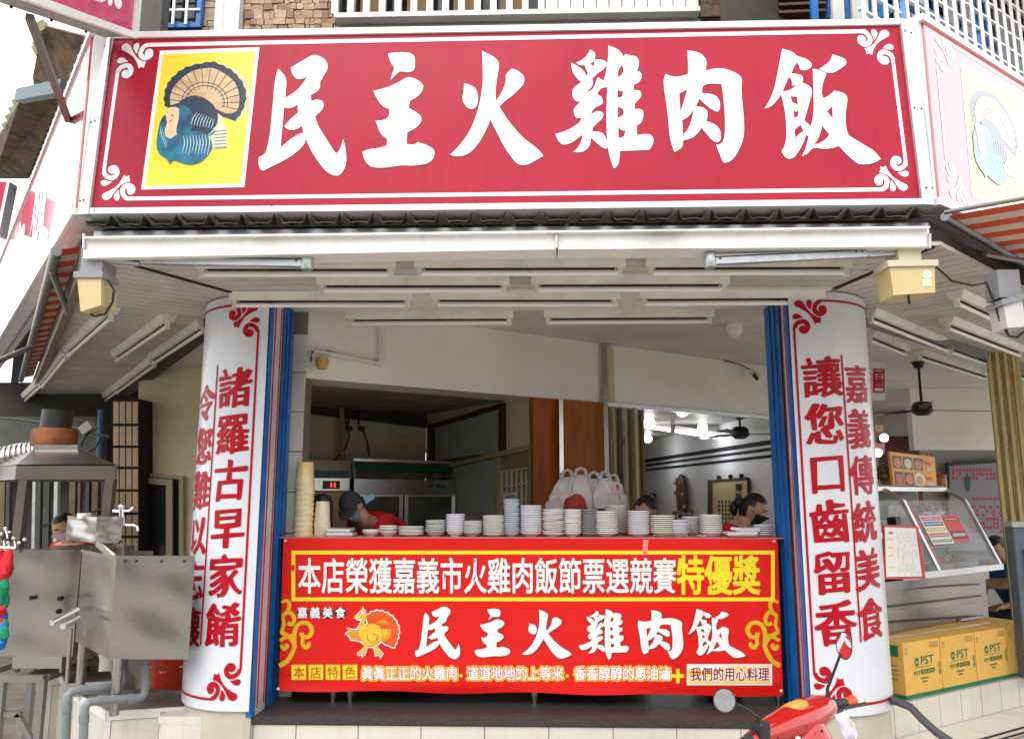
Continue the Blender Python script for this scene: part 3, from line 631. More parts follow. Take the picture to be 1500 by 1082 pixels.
# turkey picture
M_yel = mat('print_yellow', (.85, .66, .03), .4, coat=.2); M_navy = mat('print_navy', (.012, .03, .06), .4); M_teal = mat('print_teal', (.015, .19, .30), .4, var=.7, vscale=14, vcol=(.01, .05, .11))
M_tan = mat('print_tan', (.66, .50, .30), .4, var=.4, vscale=16, vcol=(.5, .33, .17)); M_peach = mat('print_peach', (.85, .55, .33), .4)
M_lgt = mat('print_light_blue', (.45, .68, .72), .4); M_pale = mat('print_pale', (.66, .68, .5), .4)
def turkey(fn, surf, parent, base, film=0):
    fm = lambda m: m if not film else mat(m.name + '_film', tuple(m.node_tree.nodes['Principled BSDF'].inputs['Base Color'].default_value)[:3], .2, coat=1, coat_ior=film)
    def P(name, m, k, build):
        p = Print(); build(p); p.v = [(*fn(v[0], v[1]), v[2]) for v in p.v]; p.obj(name, fm(m), surf, parent, base + k*.0006)
    def z(pts): return smooth_outline(pts, 2, 60)
    P('picture_border', M_wprint, 0, lambda p: p.poly([(165,70),(866,45),(760,1030),(32,1048)]))
    P('picture_ground', M_yel, 1, lambda p: p.poly([(188,95),(838,72),(735,1003),(62,1022)]))
    P('halo', M_peach, 2, lambda p: p.stroke([(610,165),(700,218),(765,300),(785,390),(770,480),(705,560)], [4,26,30,30,26,10]))
    fan = [(205,460),(197,410),(205,350),(225,300),(255,262),(300,220),(350,190),(420,170),(490,157),(545,152),(610,180),(660,205),(700,240),(740,290),(765,350),(768,410),(750,470),(725,520),(690,563),(600,530),(560,500),(400,430),(270,465)]
    sc = []
    for i, p in enumerate(z(fan)): sc.append(p * 1.0 + Vector((0, 0)) if i % 2 else p + (Vector(p) - Vector((470, 430))).normalized() * 9)
    P('tail_edge', M_navy, 3, lambda p: p.poly(sc))
    tan = z([(240,455),(235,410),(245,360),(275,310),(330,255),(400,210),(500,192),(560,200),(640,245),(690,290),(718,350),(725,410),(718,470),(690,505),(630,512),(560,480),(400,420)])
    P('tail_fan', M_tan, 4, lambda p: p.poly(tan))
    def lines(p):
        for i in range(17):
            a = R(200 - i*13.2); rr = 1.0
            e = (480 + 265*math.cos(a), 440 - 245*math.sin(a)); s_ = (480 + 120*math.cos(a), 440 - 100*math.sin(a))
            p.stroke([s_, e], [3, 5], 1)
        for rr in (125, 148): p.stroke([(480 + rr*1.1*math.cos(R(t)), 440 - rr*math.sin(R(t))) for t in range(190, -30, -20)], 5)
    P('feather_lines', M_navy, 5, lines)
    P('back', M_navy, 6, lambda p: p.poly(z([(290,460),(330,410),(400,385),(470,400),(540,450),(570,510),(575,590),(550,650),(500,670),(400,640),(330,600)])))
    P('wing', M_pale, 6, lambda p: p.poly(z([(520,680),(560,600),(580,520),(620,590),(638,680),(632,752),(540,762)])))
    def body(p):
        p.poly(z([(285,465),(340,450),(390,500),(400,560),(380,640),(450,640),(510,680),(535,740),(500,810),(440,860),(360,872),(290,850),(262,838),(235,870),(210,830),(165,800),(140,740),(150,650),(170,560),(205,520)]))
    P('breast', M_teal, 7, body)
    def rip(p):
        for i in range(9): p.stroke([(330+i*22,672-i*2),(338+i*22,720),(322+i*22,790+(i%3)*8)], [2,7,2], 3)
        for i in range(8): p.stroke([(385+i*20,592+i*4),(398+i*20,545+i*5),(428+i*17,505+i*6)], [2,6,2], 3)
        for i in range(5): p.stroke([(560-i*8,600+i*16),(530-i*8,640+i*6)], [6,2], 1)
        for i in range(6): p.stroke([(175+i*8,600+i*22),(165+i*8,660+i*18)], [2,5], 1)
    P('feather_ripples', M_lgt, 8, rip)
    P('wing_lines', M_navy, 8, lambda p: [p.stroke([(545,640+i*22),(632,628+i*24)], 4, 1) for i in range(6)])
    P('head', M_peach, 9, lambda p: p.poly(z([(215,480),(260,465),(300,480),(295,560),(280,620),(285,660),(240,690),(205,670),(200,620),(215,580),(205,520)])))
    P('eye', M_navy, 10, lambda p: p.poly(disc((252, 525), 7, 8)).stroke([(232,575),(242,560),(256,556)], 5))
turkey(lambda u, v: (200 + u/4.81, 60 + v/4.81), SS, sgn, .0012)

# ------------------------------------------------------------------ signs round the two corners
M_wfilm = mat('side_white_film', (.83, .83, .82), .2, coat=1, coat_ior=3.4)
def side_sign(corner_top, corner_bot, azim, length, lab, yq, faces):
    T = thing('side_sign', lab, 'sign', corner_bot)
    D = Vector((math.sin(R(azim)), math.cos(R(azim)), 0)); n = Vector((D.y, -D.x, 0)); n = n if n.dot(C0 - corner_bot) > 0 else -n
    def sf(px, py, off=0): return UP(px, py, corner_bot + n*off, n)
    zt_, zb_ = corner_top.z, corner_bot.z; c = Vector((corner_bot.x, corner_bot.y, 0))
    P = lambda t, z, off=0: c + D*t + n*off + Vector((0, 0, z))
    def sh(t0, t1, z0, z1, o, th): return MB().slab([P(t0, z0, o), P(t1, z0, o), P(t1, z1, o), P(t0, z1, o)], n*-th)
    sh(0, length, zb_, zt_, -.012, .14).build('sign_box', M_frame, T)
    sh(.03, length - .03, zb_ + .035, zt_ - .035, 0, .01).build('sign_face', faces, T)
    sh(0, length, zb_, zb_ + .034, .012, .026).build('rail', M_frame, T); sh(0, length, zt_ - .034, zt_, .012, .026).build('rail', M_frame, T)
    pr = Print(); S2 = lambda a, b, off=0: P(a, b, off); h = zt_ - zb_; L1 = length - .12
    pr.poly(rectpts(.3, zt_ - .075, L1-.2, zt_ - .06)); pr.poly(rectpts(.3, zb_ + .06, L1-.2, zb_ + .075)); pr.poly(rectpts(.11, zb_ + .25, .125, zt_ - .25))
    k = .00024
    for az_, sz in ((zt_ - .06, -1), (zb_ + .06, 1)): pr.ornament(lambda p, az_=az_, sz=sz: (.11 - (p[0]-1012)*k, az_ + sz*(p[1]-168)*k))
    pr.obj('border', M_wfilm, S2, T, .0015)
    return T, P, D, n, sf, h, zb_, zt_
TR, TL = SS(1338, 32), SS(148, 52)
BR_, BL_ = SS(1370, 300), SS(113, 314)
M_red2 = mat('side_sign_red', (.60, .05, .08), .16, var=.1, vscale=2, coat=1.0, spec=1.0, coat_ior=3.0)
M_red3 = mat('left_sign_red', (.60, .05, .08), .2, var=.1, vscale=2, coat=1.0, coat_ior=2.2)
T, P, D, n, sf, h, zb_, zt_ = side_sign(Vector((BR_.x + .01, BR_.y, TR.z)), BR_ + Vector((.01, 0, 0)), 54, 4.2, 'pale reflective red sign with a turkey picture running round the right corner', None, M_red2)
def fq(u, v):   # picture unit coordinates -> along / height
    a = (v - 45)/1000; t = .36 + (u + (v-60)*.12 - 165)/700*.62; return (t, zt_ - .14 - a*(h - .26))
turkey(fq, lambda a, b, off=0: P(a, b, off), T, .0012, 3.0)
def wf(i, x0):
    _, a0, b0, a1, b1 = WORD[i]
    return lambda p: (x0 + (p[0]-a0)/200*(h*.75), zt_ - .14 - (p[1]-b0)/(b1-b0)*(h - .28))
for i in range(4):
    pr = Print(); word(pr, i, wf(i, 1.12 + i*.62)); pr.obj('character', M_wprint, lambda a, b, off=0: P(a, b, off), T, .0012)
T, P, D, n, sf, h, zb_, zt_ = side_sign(Vector((BL_.x - .01, BL_.y, TL.z)), BL_ + Vector((-.01, 0, 0)), -39, 9.0, 'red shop sign seen edge on along the left corner, glaring white in its upper part', None, M_red3)
def wl_(i, x0):
    _, a0, b0, a1, b1 = WORD[i]
    return lambda p: (x0 - (p[0]-a0)/200*(h*1.4), zt_ - .14 - (p[1]-b0)/(b1-b0)*(h - .28))
for i in range(6):
    pr = Print(); word(pr, i, wl_(i, 8.2 - i*1.2)); pr.obj('character', M_wprint, lambda a, b, off=0: P(a, b, off), T, .0012)

# ------------------------------------------------------------------ corrugated roof edge, cassette, arms
M_corr = mat('weathered_sheet', (.16, .14, .09), .8, var=.5, vscale=9, dirt=.5, bump=.3)
rf = thing('corrugated_roof', 'weathered corrugated canopy sheet showing its wavy edge under the red sign', 'roof', U(745, 320, 3.7))
a, b = U(125, 322, 3.62), U(1372, 318, 3.62); nx = 340; w = b.x - a.x; vs = []; fs = []
zr = U(745, 318, 3.62).z
for j, (yy, dz) in enumerate(((3.62, 0), (4.6, .28))):
    for i in range(nx + 1):
        x = a.x + w*i/nx; ph = (x*6.2) % 1.0; hgt = .056*max(0, math.sin(math.pi*min(1, ph/.42)))**1.2 if ph < .42 else .006*math.sin(math.pi*(ph-.42)/.58)
        vs.append((x, yy, zr - .018 + dz + hgt))
fs = [(i, i+1, nx+2+i, nx+1+i) for i in range(nx)]
mb = MB().add(vs + [(v[0], v[1], v[2] - .004) for v in vs], fs + [tuple(x + 2*(nx+1) for x in f)[::-1] for f in fs] + [(i, 2*(nx+1)+i, 2*(nx+1)+i+1, i+1) for i in range(nx)], True)
mb.build('sheet', M_corr, rf)
MB().box((a.x, 3.70, zr - .05), (b.x, 3.78, zr - .022)).build('purlin', M_gal, rf)
cs = thing('awning_cassette', 'long white retracted awning box under the corrugated canopy edge', 'awning', U(745, 377, 3.45), 'retracted awnings')
M_cas = mat('cassette_white', (.84, .83, .78), .45, var=.06, vscale=4, dirt=.45, streak=.12)
def cas(x0, x1, ya, yb, y2a, y2b, nm):
    q = [U(x0, ya, 3.40), U(x1, yb, 3.40), U(x1, y2b, 3.40), U(x0, y2a, 3.40)]
    MB().slab(q, (0, .14, 0)).build(nm, M_cas, cs)
cas(122, 815, 351, 341, 378, 365, 'cover'); cas(817.5, 1361, 341, 335.5, 365, 361, 'cover')
MB().bar(U(126, 349, 3.385), U(1360, 334, 3.385), .03, .008).build('top_lip', M_cas, cs)
MB().bar(U(150, 372, 3.48), U(1355, 358, 3.48), .09, .02).build('valance_roll', mat('canvas_edge', (.3, .27, .2), .8, var=.3), cs)
for x in (815, 1361, 124): MB().bar(U(x, 343, 3.395), U(x, 364, 3.395), .01, .02).build('end_cap', M_gal, cs)
def arm(x0, x1, y0, y1, knob_left, br):
    A, B = U(x0, y0, 3.46), U(x1, y1, 3.46)
    T = MB().bar(A, B, .035, .04).build('folding_arm', M_gal, cs)
    MB().bar(A + Vector((0, -.019, .012)), B + Vector((0, -.019, .012)), .006, .004).build('arm_ridge', M_blk, T)
    K = A if knob_left else B; O = B if knob_left else A
    MB().lathe([(.0, -.032), (.026, -.032), (.03, -.02), (.03, .02), (.026, .032), (0, .032)], 14, K).build('elbow_joint', M_gal, T)
    d = (O - K).normalized(); MB().bar(O, O + d*.13 + Vector((0, 0, .012)), .022, .03).build('inner_tube', M_gal, T)
    for t in (.02, .06, .93, .97): MB().ball(K.lerp(O, t) + Vector((0, -.019, .004)), .005, 6).build('bolt', M_blk, T)
    MB().bar(U(br[0], br[1], 3.46), U(br[2], br[3], 3.46), .022, .037).build('arm_bracket', M_gal, T)
arm(210, 450, 381, 385, False, (145, 380, 206, 383)); arm(1040, 1268, 382, 371, True, (1272, 371, 1345, 366))
M_box = mat('aged_yellow_plastic', (.55, .42, .18), .35, var=.3, vscale=5, vcol=(.62, .52, .30), coat=.2)
M_boxg = mat('grey_plastic', (.26, .27, .29), .45)
def ctrl(pts, lab, body, lid, Y, dep, cord):
    c = U(sum(p[0] for p in pts)/4, pts[2][1], Y)
    T = thing('control_box', lab, 'control box', c, 'control boxes under the canopy ends')
    F = [U(x, y, Y) for x, y in pts]; Bk = [p + Vector((.0, dep, 0)) for p in F]
    MB().hexa([F[3], F[2], Bk[2], Bk[3]], [F[0], F[1], Bk[1], Bk[0]]).build('box_body', body, T)
    e = Vector((.012, 0, 0)); zz = Vector((0, 0, .028)); fy = Vector((0, -.012, 0))
    MB().hexa([F[0]-e+fy, F[1]+e+fy, Bk[1]+e, Bk[0]-e], [F[0]-e+fy+zz, F[1]+e+fy+zz, Bk[1]+e+zz, Bk[0]-e+zz]).build('box_lid', lid, T)
    m_ = (F[0] + F[1])/2 + zz; MB().box((m_.x - .05, m_.y + .01, m_.z), (m_.x + .05, m_.y + dep, m_.z + .13)).build('hanger', lid, T)
    MB().tube([U(x, y, Y + .02 + .01*i) for i, (x, y) in enumerate(cord)], .006, 7).build('cord', M_blk, T)
    return T, F
T, F = ctrl([(113,407),(148,407),(148,447),(118,456)], 'yellowed plastic control box hanging under the left end of the canopy', M_box, M_boxg, 3.42, .13, [(158,410),(167,425),(165,442),(154,460),(137,463),(129,457)])
T, F = ctrl([(1303,391),(1369,390),(1370,428),(1309,432)], 'yellowed control box with a seal sticker hanging under the right canopy end', M_box, mat('box_lid', (.55, .5, .36), .4), 3.42, .14, [(1331,432),(1331,438),(1332,445)])
st_ = Print(); st_.poly(disc((1358, 402), 7, 14)); st_.poly(rectpts(1351, 409, 1364, 419)); st_.obj('seal_sticker', M_pale, lambda a, b, o=0: U(a, b, 3.42 - o), T, .002)
st_ = Print(); st_.poly(disc((1358, 403), 3.4, 10)); st_.poly(rectpts(1353, 412, 1362, 413.5)); st_.obj('seal_mark', M_lgt, lambda a, b, o=0: U(a, b, 3.42 - o), T, .003)
T, F = ctrl([(1470,448),(1497,438),(1503,478),(1476,480)], 'pale grey control box hanging under the right awning at the far right', mat('lightgrey_plastic', (.6, .6, .6), .4), M_boxg, 3.55, .12, [(1472,482),(1478,492),(1490,494),(1500,486)])
sl = MB().tube([U(x, y, 3.6) for x, y in ((1370,390),(1395,412),(1425,418),(1445,414),(1455,440),(1465,470),(1476,486))], .005, 6)
solo(sl, 'power_cable', M_blk, 'thin black cable drooping between the right control box and the far right control box', 'cable')
# ------------------------------------------------------------------ fluorescent fixtures
_fx = {}
def fixture(a, b, lab, dirn=None, tubes=1, w=.075, h=.045, m=None):
    """a, b: the two ends on the soffit"""
    a, b = Vector(a), Vector(b); L_ = round((b - a).length, 2); key = (L_, w, tubes)
    c = (a + b)/2; ang = math.atan2((b-a).y, (b-a).x)
    if key not in _fx:
        T = thing('fluorescent_light', lab, 'light fitting', (0, 0, 0), 'unlit fluorescent fittings under the soffit')
        x = L_/2; mb = MB()
        mb.hexa([(-x, -w*.32, -h), (x, -w*.32, -h), (x, w*.32, -h), (-x, w*.32, -h)], [(-x, -w/2, 0), (x, -w/2, 0), (x, w/2, 0), (-x, w/2, 0)]); mb.build('housing', M_fix, T)
        MB().tube([(-x + .03, 0, -h - .026), (x - .03, 0, -h - .026)], .013, 10).build('tube', M_tube, T)
        for s in (-1, 1): MB().bev((s*(x - .025) - .012, -.014, -h - .043), (s*(x - .025) + .012, .014, -h + .001), .002).build('lamp_holder', M_fix, T)
        MB().box((-x + .05, -.006, -h - .008), (x - .05, .006, -h - .0005)).build('wiring_slot', M_black_line, T)
        _fx[key] = T
    else: T = copy_tree(_fx[key])
    T['label'] = lab; T.location = c; T.rotation_euler = (0, 0, ang)
    return T
def fixp(x0, y0, x1, y1, z, lab, **k): return fixture(UZ(x0, y0, z), UZ(x1, y1, z), lab, **k)
ZF = ZS - .0225
for x0, x1, y0, y1, lab in (
 (290, 581, 381, 381, 'unlit fluorescent fitting in the front row nearest the canopy edge, left one'),
 (608, 915, 380, 379, 'unlit fluorescent fitting in the front row nearest the canopy edge, middle one'),
 (945, 1245, 379, 378, 'unlit fluorescent fitting in the front row nearest the canopy edge, right one'),
 (465, 747, 406, 406, 'unlit fluorescent fitting in the second row, left of the middle'),
 (778, 1067, 405, 404, 'unlit fluorescent fitting in the second row, right of the middle'),
 (338, 605, 429, 429, 'unlit fluorescent fitting in the third row, ending over the left column'),
 (632, 907, 428, 428, 'unlit fluorescent fitting in the third row, middle one'),
 (935, 1207, 427, 425, 'unlit fluorescent fitting in the third row, ending over the right column')):
    T = fixp(x0, y0, x1, y1, ZS, lab); T.location.z = ZS - .001
for x0, x1, lab in ((508, 752, 'unlit fluorescent fitting just inside the opening, left one'), (797, 1045, 'unlit fluorescent fitting just inside the opening, right one')):
    a, b = UZ(x0, 461, ZC), UZ(x1, 459, ZC); a.y = b.y = 4.83; a.x *= 1.0; T = fixture(U(x0, 460, 4.83), U(x1, 460, 4.83), lab, w=.085, h=.055); T.location.z = ZC - .001 - .0; T.location.z = 3.06
    MB().box((T.location.x - .2, 4.80, 3.061), (T.location.x + .2, 4.86, ZC)).build('mounting_block', M_fix).parent = None if False else None
for o in [o for o in COL.objects if o.name.startswith('mounting_block')]: bpy.data.objects.remove(o)
for o in [o for o in COL.objects if o.type == 'EMPTY' and o.get('label', '').find('just inside the opening') > 0]:
    MB().box((-.25, -.02, 0), (.25, .02, ZC - 3.06)).build('mounting_block', M_fix).parent = o
lf = [((165,448),(101,508),'nearest of the outer row'), ((99,509),(63,556),'second of the outer row'), ((61,555),(32,583),'third of the outer row'), ((30,584),(12,606),'farthest of the outer row'),
      ((248,460),(172,515),'alone between the two rows'), ((300,468),(225,520),'nearest of the inner row'), ((228,522),(172,565),'second of the inner row'), ((172,564),(128,598),'third of the inner row'), ((126,598),(98,620),'farthest of the inner row, near the rusty flue')]
for p, q, t in lf: T = fixp(*p, *q, ZS, 'unlit fluorescent fitting under the left soffit, ' + t, w=.10); T.location.z = ZS - .001
rfx = [((1272,452),(1388,501),'nearest of the inner row beside the right column'), ((1390,501),(1486,536),'second of the inner row'), ((1488,540),(1560,566),'third of the inner row at the picture edge'),
       ((1398,425),(1475,463),'alone in the outer row under the awning frame'), ((1385,464),(1493,508),'long one between the two rows')]
for p, q, t in rfx: T = fixp(*p, *q, ZS, 'unlit fluorescent fitting under the right soffit, ' + t, w=.10); T.location.z = ZS - .001
ri = [((1272,484),(1326,507),'first behind the header beside the right column'), ((1345,512),(1444,545),'second behind the header with brown ends')]
for p, q, t in ri: T = fixp(*p, *q, ZC, 'unlit fluorescent fitting inside the right room, ' + t, w=.10); T.location.z = ZC - .001
# ------------------------------------------------------------------ striped awnings
def awning(lab, A, B, Cc, Dd, nst, parts):
    """A-B the upper bar side, D-C the other; stripes run from A-D side to B-C side"""
    T = thing('striped_awning', lab, 'awning', (A + B)/2, 'striped awnings round the corner')
    mr, mw, mp_ = mat('awning_red', (.62, .07, .03), .8), mat('awning_white', (.66, .52, .42), .8), mat('awning_pink', (.62, .22, .16), .8)
    for m, k0 in ((mr, 0), (mw, 1)):
        mb = MB()
        for i in range(nst):
            if i % 2 != k0: continue
            t0, t1 = i/nst, (i+1)/nst
            mb.add([A.lerp(Dd, t0), B.lerp(Cc, t0), B.lerp(Cc, t1), A.lerp(Dd, t1)], [(0,1,2,3)])
        mb.build('red_stripes' if k0 == 0 else 'white_stripes', m, T)
    for nm, p, q, r in parts: MB().tube([p, q], r, 10).build(nm, mat('awning_metal', (.22, .22, .21), .4, metal=.7, dirt=.3), T)
    return T
# right: cassette along the soffit edge, canvas reaching out towards the street
e0, e1 = clr + RD*.1 + Vector((0, 0, .16)), clr + RD*4.5 + Vector((0, 0, .16))
o0, o1 = e0 + RN*1.5 + Vector((0, 0, -.12)), e1 + RN*1.5 + Vector((0, 0, -.12))
awning('orange striped awning opened over the right side street', e0, o0, o1, e1, 44,
       [('front_bar', o0, o1, .02), ('side_rod', e0 + Vector((0,0,.02)), o0 + Vector((0,0,.02)), .010), ('roller', e0, e1, .022), ('folding_arm', e0 + RD*.5 + Vector((0,0,-.08)), (o0+o1)/2*.3 + (e0+e1)/2*.7, .014)])
e0 = U(118, 362, 3.8); e1 = e0 + LD*5.2; o0 = U(82, 366, 3.75); o1 = o0 + LD*5.2; dz = Vector((0, 0, .02))
awning('orange striped awning folded along the left side street', e0, o0, o1, e1, 40,
       [('front_bar', o0 - LD*.05 - dz, o1 - dz, .026), ('roller', e0 + Vector((.05, .03, -.06)), e1 + Vector((.05, .03, -.06)), .045), ('folding_arm', o0 + LD*.28 - dz*2, e0 + LD*.9 + Vector((.03, 0, -.17)), .018), ('folding_arm', U(-20, 536, 5.2), U(47, 508, 5.6), .02)])
MB().bar(cl + Vector((-.02, .05, .03)), cl + LD*9 + Vector((-.02, .05, .03)), .05, .14).build('soffit_edge_beam', mat('beam_brown', (.16, .12, .09), .6, dirt=.3), so)
# ------------------------------------------------------------------ upper storey above the sign
def box_px(mb, x0, y0, x1, y1, Y, dep): 
    a, b, c, d = U(x0, y1, Y), U(x1, y1, Y), U(x1, y0, Y), U(x0, y0, Y)
    return mb.slab([a, b, c, d], (0, dep, 0))
bd = thing('upper_facade', 'stone clad upper storey of the building with windows above the red sign', 'building', (0, 5.2, 3.4))
FY = 5.2
PB = [(-2.45, FY), (2.2, FY), (2.2 + RD.x*12, FY + RD.y*12), (2, 24), (-12, 24), (-2.45 + LD.x*12, FY + LD.y*12)]
MB().prism(PB, ZC + .101, 9.0).build('wall', mat('mortar', (.06, .05, .045), .9), bd)
M_st = [mat('facing_stone_a', (.50, .34, .22), .85, var=.3, vscale=12, bump=.5, bscale=40), mat('facing_stone_b', (.55, .42, .30), .85, var=.3, vscale=12, bump=.5, bscale=40), mat('facing_stone_c', (.40, .25, .16), .85, var=.35, vscale=12, bump=.5, bscale=40)]
def stones(x0, x1, z0, z1):
    cnt = 0; z = z0
    while z < z1:
        hgt = random.choice((.05, .07, .1)); x = x0
        while x < x1:
            w = random.choice((.035, .05, .07, .09)); w = min(w, x1 - x)
            if w > .012:
                d = random.uniform(.008, .022); mb = MB(); j = lambda: random.uniform(-.004, .004)
                mb.hexa([(x+.003+j(), FY-d, z+.003+j()), (x+w-.003+j(), FY-d+.002, z+.003+j()), (x+w-.003, FY-.001, z+.003), (x+.003, FY-.001, z+.003)],
                        [(x+.003+j(), FY-d, z+hgt-.003+j()), (x+w-.003+j(), FY-d+.002, z+hgt-.003+j()), (x+w-.003, FY-.001, z+hgt-.003), (x+.003, FY-.001, z+hgt-.003)])
                mb.build('stone', random.choice(M_st), bd); cnt += 1
            x += w
        z += hgt
fx = lambda px, py=30: U(px, py, FY).x
fz = lambda py, px=600: U(px, py, FY).z
stones(fx(298), fx(322), fz(48), fz(-6)); stones(fx(358), fx(492), fz(44), fz(-6)); stones(fx(1026), fx(1134), fz(34), fz(-6))
MB().box((fx(322), FY - .09, ZC + .2), (fx(357), FY - .001, 8.5)).build('pilaster', mat('pilaster_paint', (.74, .74, .68), .5, dirt=.3), bd)
MB().box((fx(328), FY - .1, ZC + .2), (fx(334), FY - .0905, 8.5)).build('rain_pipe', M_frame, bd)
def window(x0, x1, y0, y1, nx, ny, fm, bm_, lab, brown=(), panes=True):
    T = thing('barred_window', lab, 'window', U((x0+x1)/2, y1, FY - .03), 'upper storey windows')
    a, b = U(x0, y1, FY - .02), U(x1, y1, FY - .02); z0, z1 = a.z, U(x0, y0, FY - .02).z; xa, xb = a.x, b.x; t = .035
    MB().box((xa, FY - .02, z0), (xb, FY - .002, z1)).build('pane', mat('dark_glass', (.02, .022, .025), .12, var=.4, vscale=3), T)
    for nm, lo, hi in (('frame', (xa, FY-.07, z0), (xb, FY-.021, z0+t)), ('frame', (xa, FY-.07, z1-t), (xb, FY-.021, z1)), ('frame', (xa, FY-.07, z0+t), (xa+t, FY-.021, z1-t)), ('frame', (xb-t, FY-.07, z0+t), (xb, FY-.021, z1-t))):
        MB().box(lo, hi).build(nm, fm, T)
    for i in range(1, nx): x = xa + (xb-xa)*i/nx; MB().box((x-.008, FY-.10, z0+.005), (x+.008, FY-.086, z1-.005)).build('bar', bm_, T)
    for i in range(1, ny): z = z0 + (z1-z0)*i/ny; MB().box((xa+.005, FY-.085, z-.008), (xb-.005, FY-.072, z+.008)).build('bar', bm_, T)
    return T
window(203, 297, -160, 47, 5, 9, M_blue, mat('bar_white', (.75, .76, .74), .4), 'blue framed window with a white square grille over the turkey picture')
# white balcony box with slot openings
T = thing('balcony_screen', 'white balcony front with a row of dark slots over the middle of the sign', 'balcony', U(755, 22, 4.9))
zb = U(755, 21, 4.85).z; xa, xb = U(489, 21, 4.85).x, U(1026, 21, 4.85).x
MB().box((xa, 4.85, zb), (xb, 5.19, zb + .035)).build('bottom_rail', M_white, T)
MB().box((xa, 4.87, zb + .9), (xb, 5.19, zb + 1.0)).build('top_rail', M_white, T)
MB().box((xa + .01, 5.0, zb + .036), (xb - .01, 5.19, zb + .88)).build('inner_panel', MATS['dark_glass'], T)
xm = U(793, 21, 4.85).x; n = 13
for i in range(n + 1): x = xa + (xm - xa)*i/n; MB().box((x - .022, 4.86, zb + .036), (x + .022, 4.9, zb + .898)).build('post', M_white, T)
for i in range(12): x = xm + .03 + (xb - xm - .03)*i/12; MB().box((x, 4.87, zb + .036), (x + (xb-xm-.03)/12 - .006, 4.885, zb + .898)).build('panel_board', M_white, T)
for i in range(4):
    x = xa + (xm-xa)*(i*3+1.4)/n; MB().box((x, 4.97, zb + .036), (x + .16, 4.999, zb + .8)).build('shutter', mat('orange_blind', (.30, .17, .07), .6), T)
MB().box((xa - .02, 4.93, zb - .10), (xb + .02, 5.19, zb - .012)).build('balcony_slab', mat('slab_grey', (.33, .32, .28), .8, dirt=.4), T)
# blue steel and brown louvres at the upper right
T = thing('blue_window', 'blue steel window frame with tilted brown louvres over the right end of the sign', 'window', U(1200, 28, 5.1), 'upper storey windows')
P5 = lambda x, y, Y=5.1: U(x, y, Y)
MB().slab([P5(1135, 33, 5.15), P5(1330, 33, 5.15), P5(1330, -40, 5.15), P5(1135, -40, 5.15)], (0, .04, 0)).build('pane', MATS['dark_glass'], T)
for a, b, w in (((1133,30),(1133,-30),.03), ((1216,30),(1217,-30),.05), ((1268,30),(1266,-30),.055), ((1295,30),(1300,-30),.02), ((1135,-8),(1330,-8),.04), ((1240,30),(1235,-30),.035)):
    MB().bar(P5(*a), P5(*b), w, .05).build('frame', M_blue, T)
for y in (4, 13, 24): MB().bar(P5(1138, y, 5.02), P5(1206, y - 3, 5.02), .10, .02).build('louvre', M_dbrown, T)
MB().bar(P5(1222, 30, 5.05), P5(1226, -30, 5.05), .05, .02).build('mullion', M_white, T)
MB().bar(P5(1282, 28, 4.7), P5(1360, -20, 4.7), .035, .04).build('brace', M_blue, T); MB().bar(P5(1275, 20, 5.0), P5(1300, -10, 5.0), .03).build('brace', M_blue, T)
# white lattice cage along the right street
T = thing('lattice_cage', 'white square steel lattice cage above the right side sign', 'grille', TR + RD*.6)
n54 = Vector((math.cos(R(54)), -math.sin(R(54)), 0)); d54 = Vector((math.sin(R(54)), math.cos(R(54)), 0)); L0 = Vector((TR.x, TR.y + .10, TR.z + .0)) - n54*.22
M_bar = mat('bar_white', (.75, .76, .74), .4)
for i in range(34): p = L0 + d54*(.02 + i*.115); MB().bar(p, p + Vector((0, 0, 1.3)), .022, .014).build('bar', M_bar, T)
for i in range(10): z = Vector((0, 0, .02 + i*.125)); MB().bar(L0 + z - n54*.012, L0 + z + d54*3.9 - n54*.012, .014, .02, up=n54).build('bar', M_bar, T)
for t in (.35, 1.25, 2.2): p = L0 + d54*t + n54*.05; MB().bar(p + Vector((0, 0, .0)), p + d54*.35 + Vector((0, 0, 1.5)) - n54*.2, .03).build('blue_strut', M_blue, T)
for i in range(16): p = L0 + d54*(.1 + i*.24) - n54*.35; MB().bar(p, p + d54*.03 + Vector((0, 0, 1.4)), .04 + .03*(i % 3), .03).build('stored_pole', M_white if i % 3 else M_blue, T)
MB().bar(L0 - n54*.1 + Vector((0,0,.62)), L0 - n54*.1 + d54*3.9 + Vector((0,0,.62)), .05, .05).build('rail', M_blue, T)
mb = MB().slab([L0 - n54*.9 + Vector((0,0,-.3)), L0 - n54*.9 + d54*9 + Vector((0,0,-.3)), L0 - n54*.9 + d54*9 + Vector((0,0,3.6)), L0 - n54*.9 + Vector((0,0,3.6))], n54*-.05)
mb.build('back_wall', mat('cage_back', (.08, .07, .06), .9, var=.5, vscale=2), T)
T = thing('canopy_roof', 'brown weathered corrugated roof over the lattice cage at the upper right corner', 'roof', L0 + d54*2 + Vector((0, 0, 1.5)))
for i in range(15):
    p = L0 + d54*(1.2 + i*.3) + Vector((0, 0, 1.52)); MB().bar(p - n54*.9, p + n54*.35 + Vector((0, 0, -.12)), .03, .05).build('rafter', M_dbrown, T)
mb = MB(); q0 = L0 + d54*.9 + Vector((0, 0, 1.56)); k = 60
for i in range(k + 1):
    dz = .018*math.sin(i*1.9); p = q0 + d54*(i*.09); mb.v += [p - n54*.9 + Vector((0,0,dz)), p + n54*.42 + Vector((0,0,dz-.13))]
mb.f = [(2*i, 2*i+1, 2*i+3, 2*i+2) for i in range(k)]; mb.smooth = [True]*k; mb.build('sheet', M_corr, T)
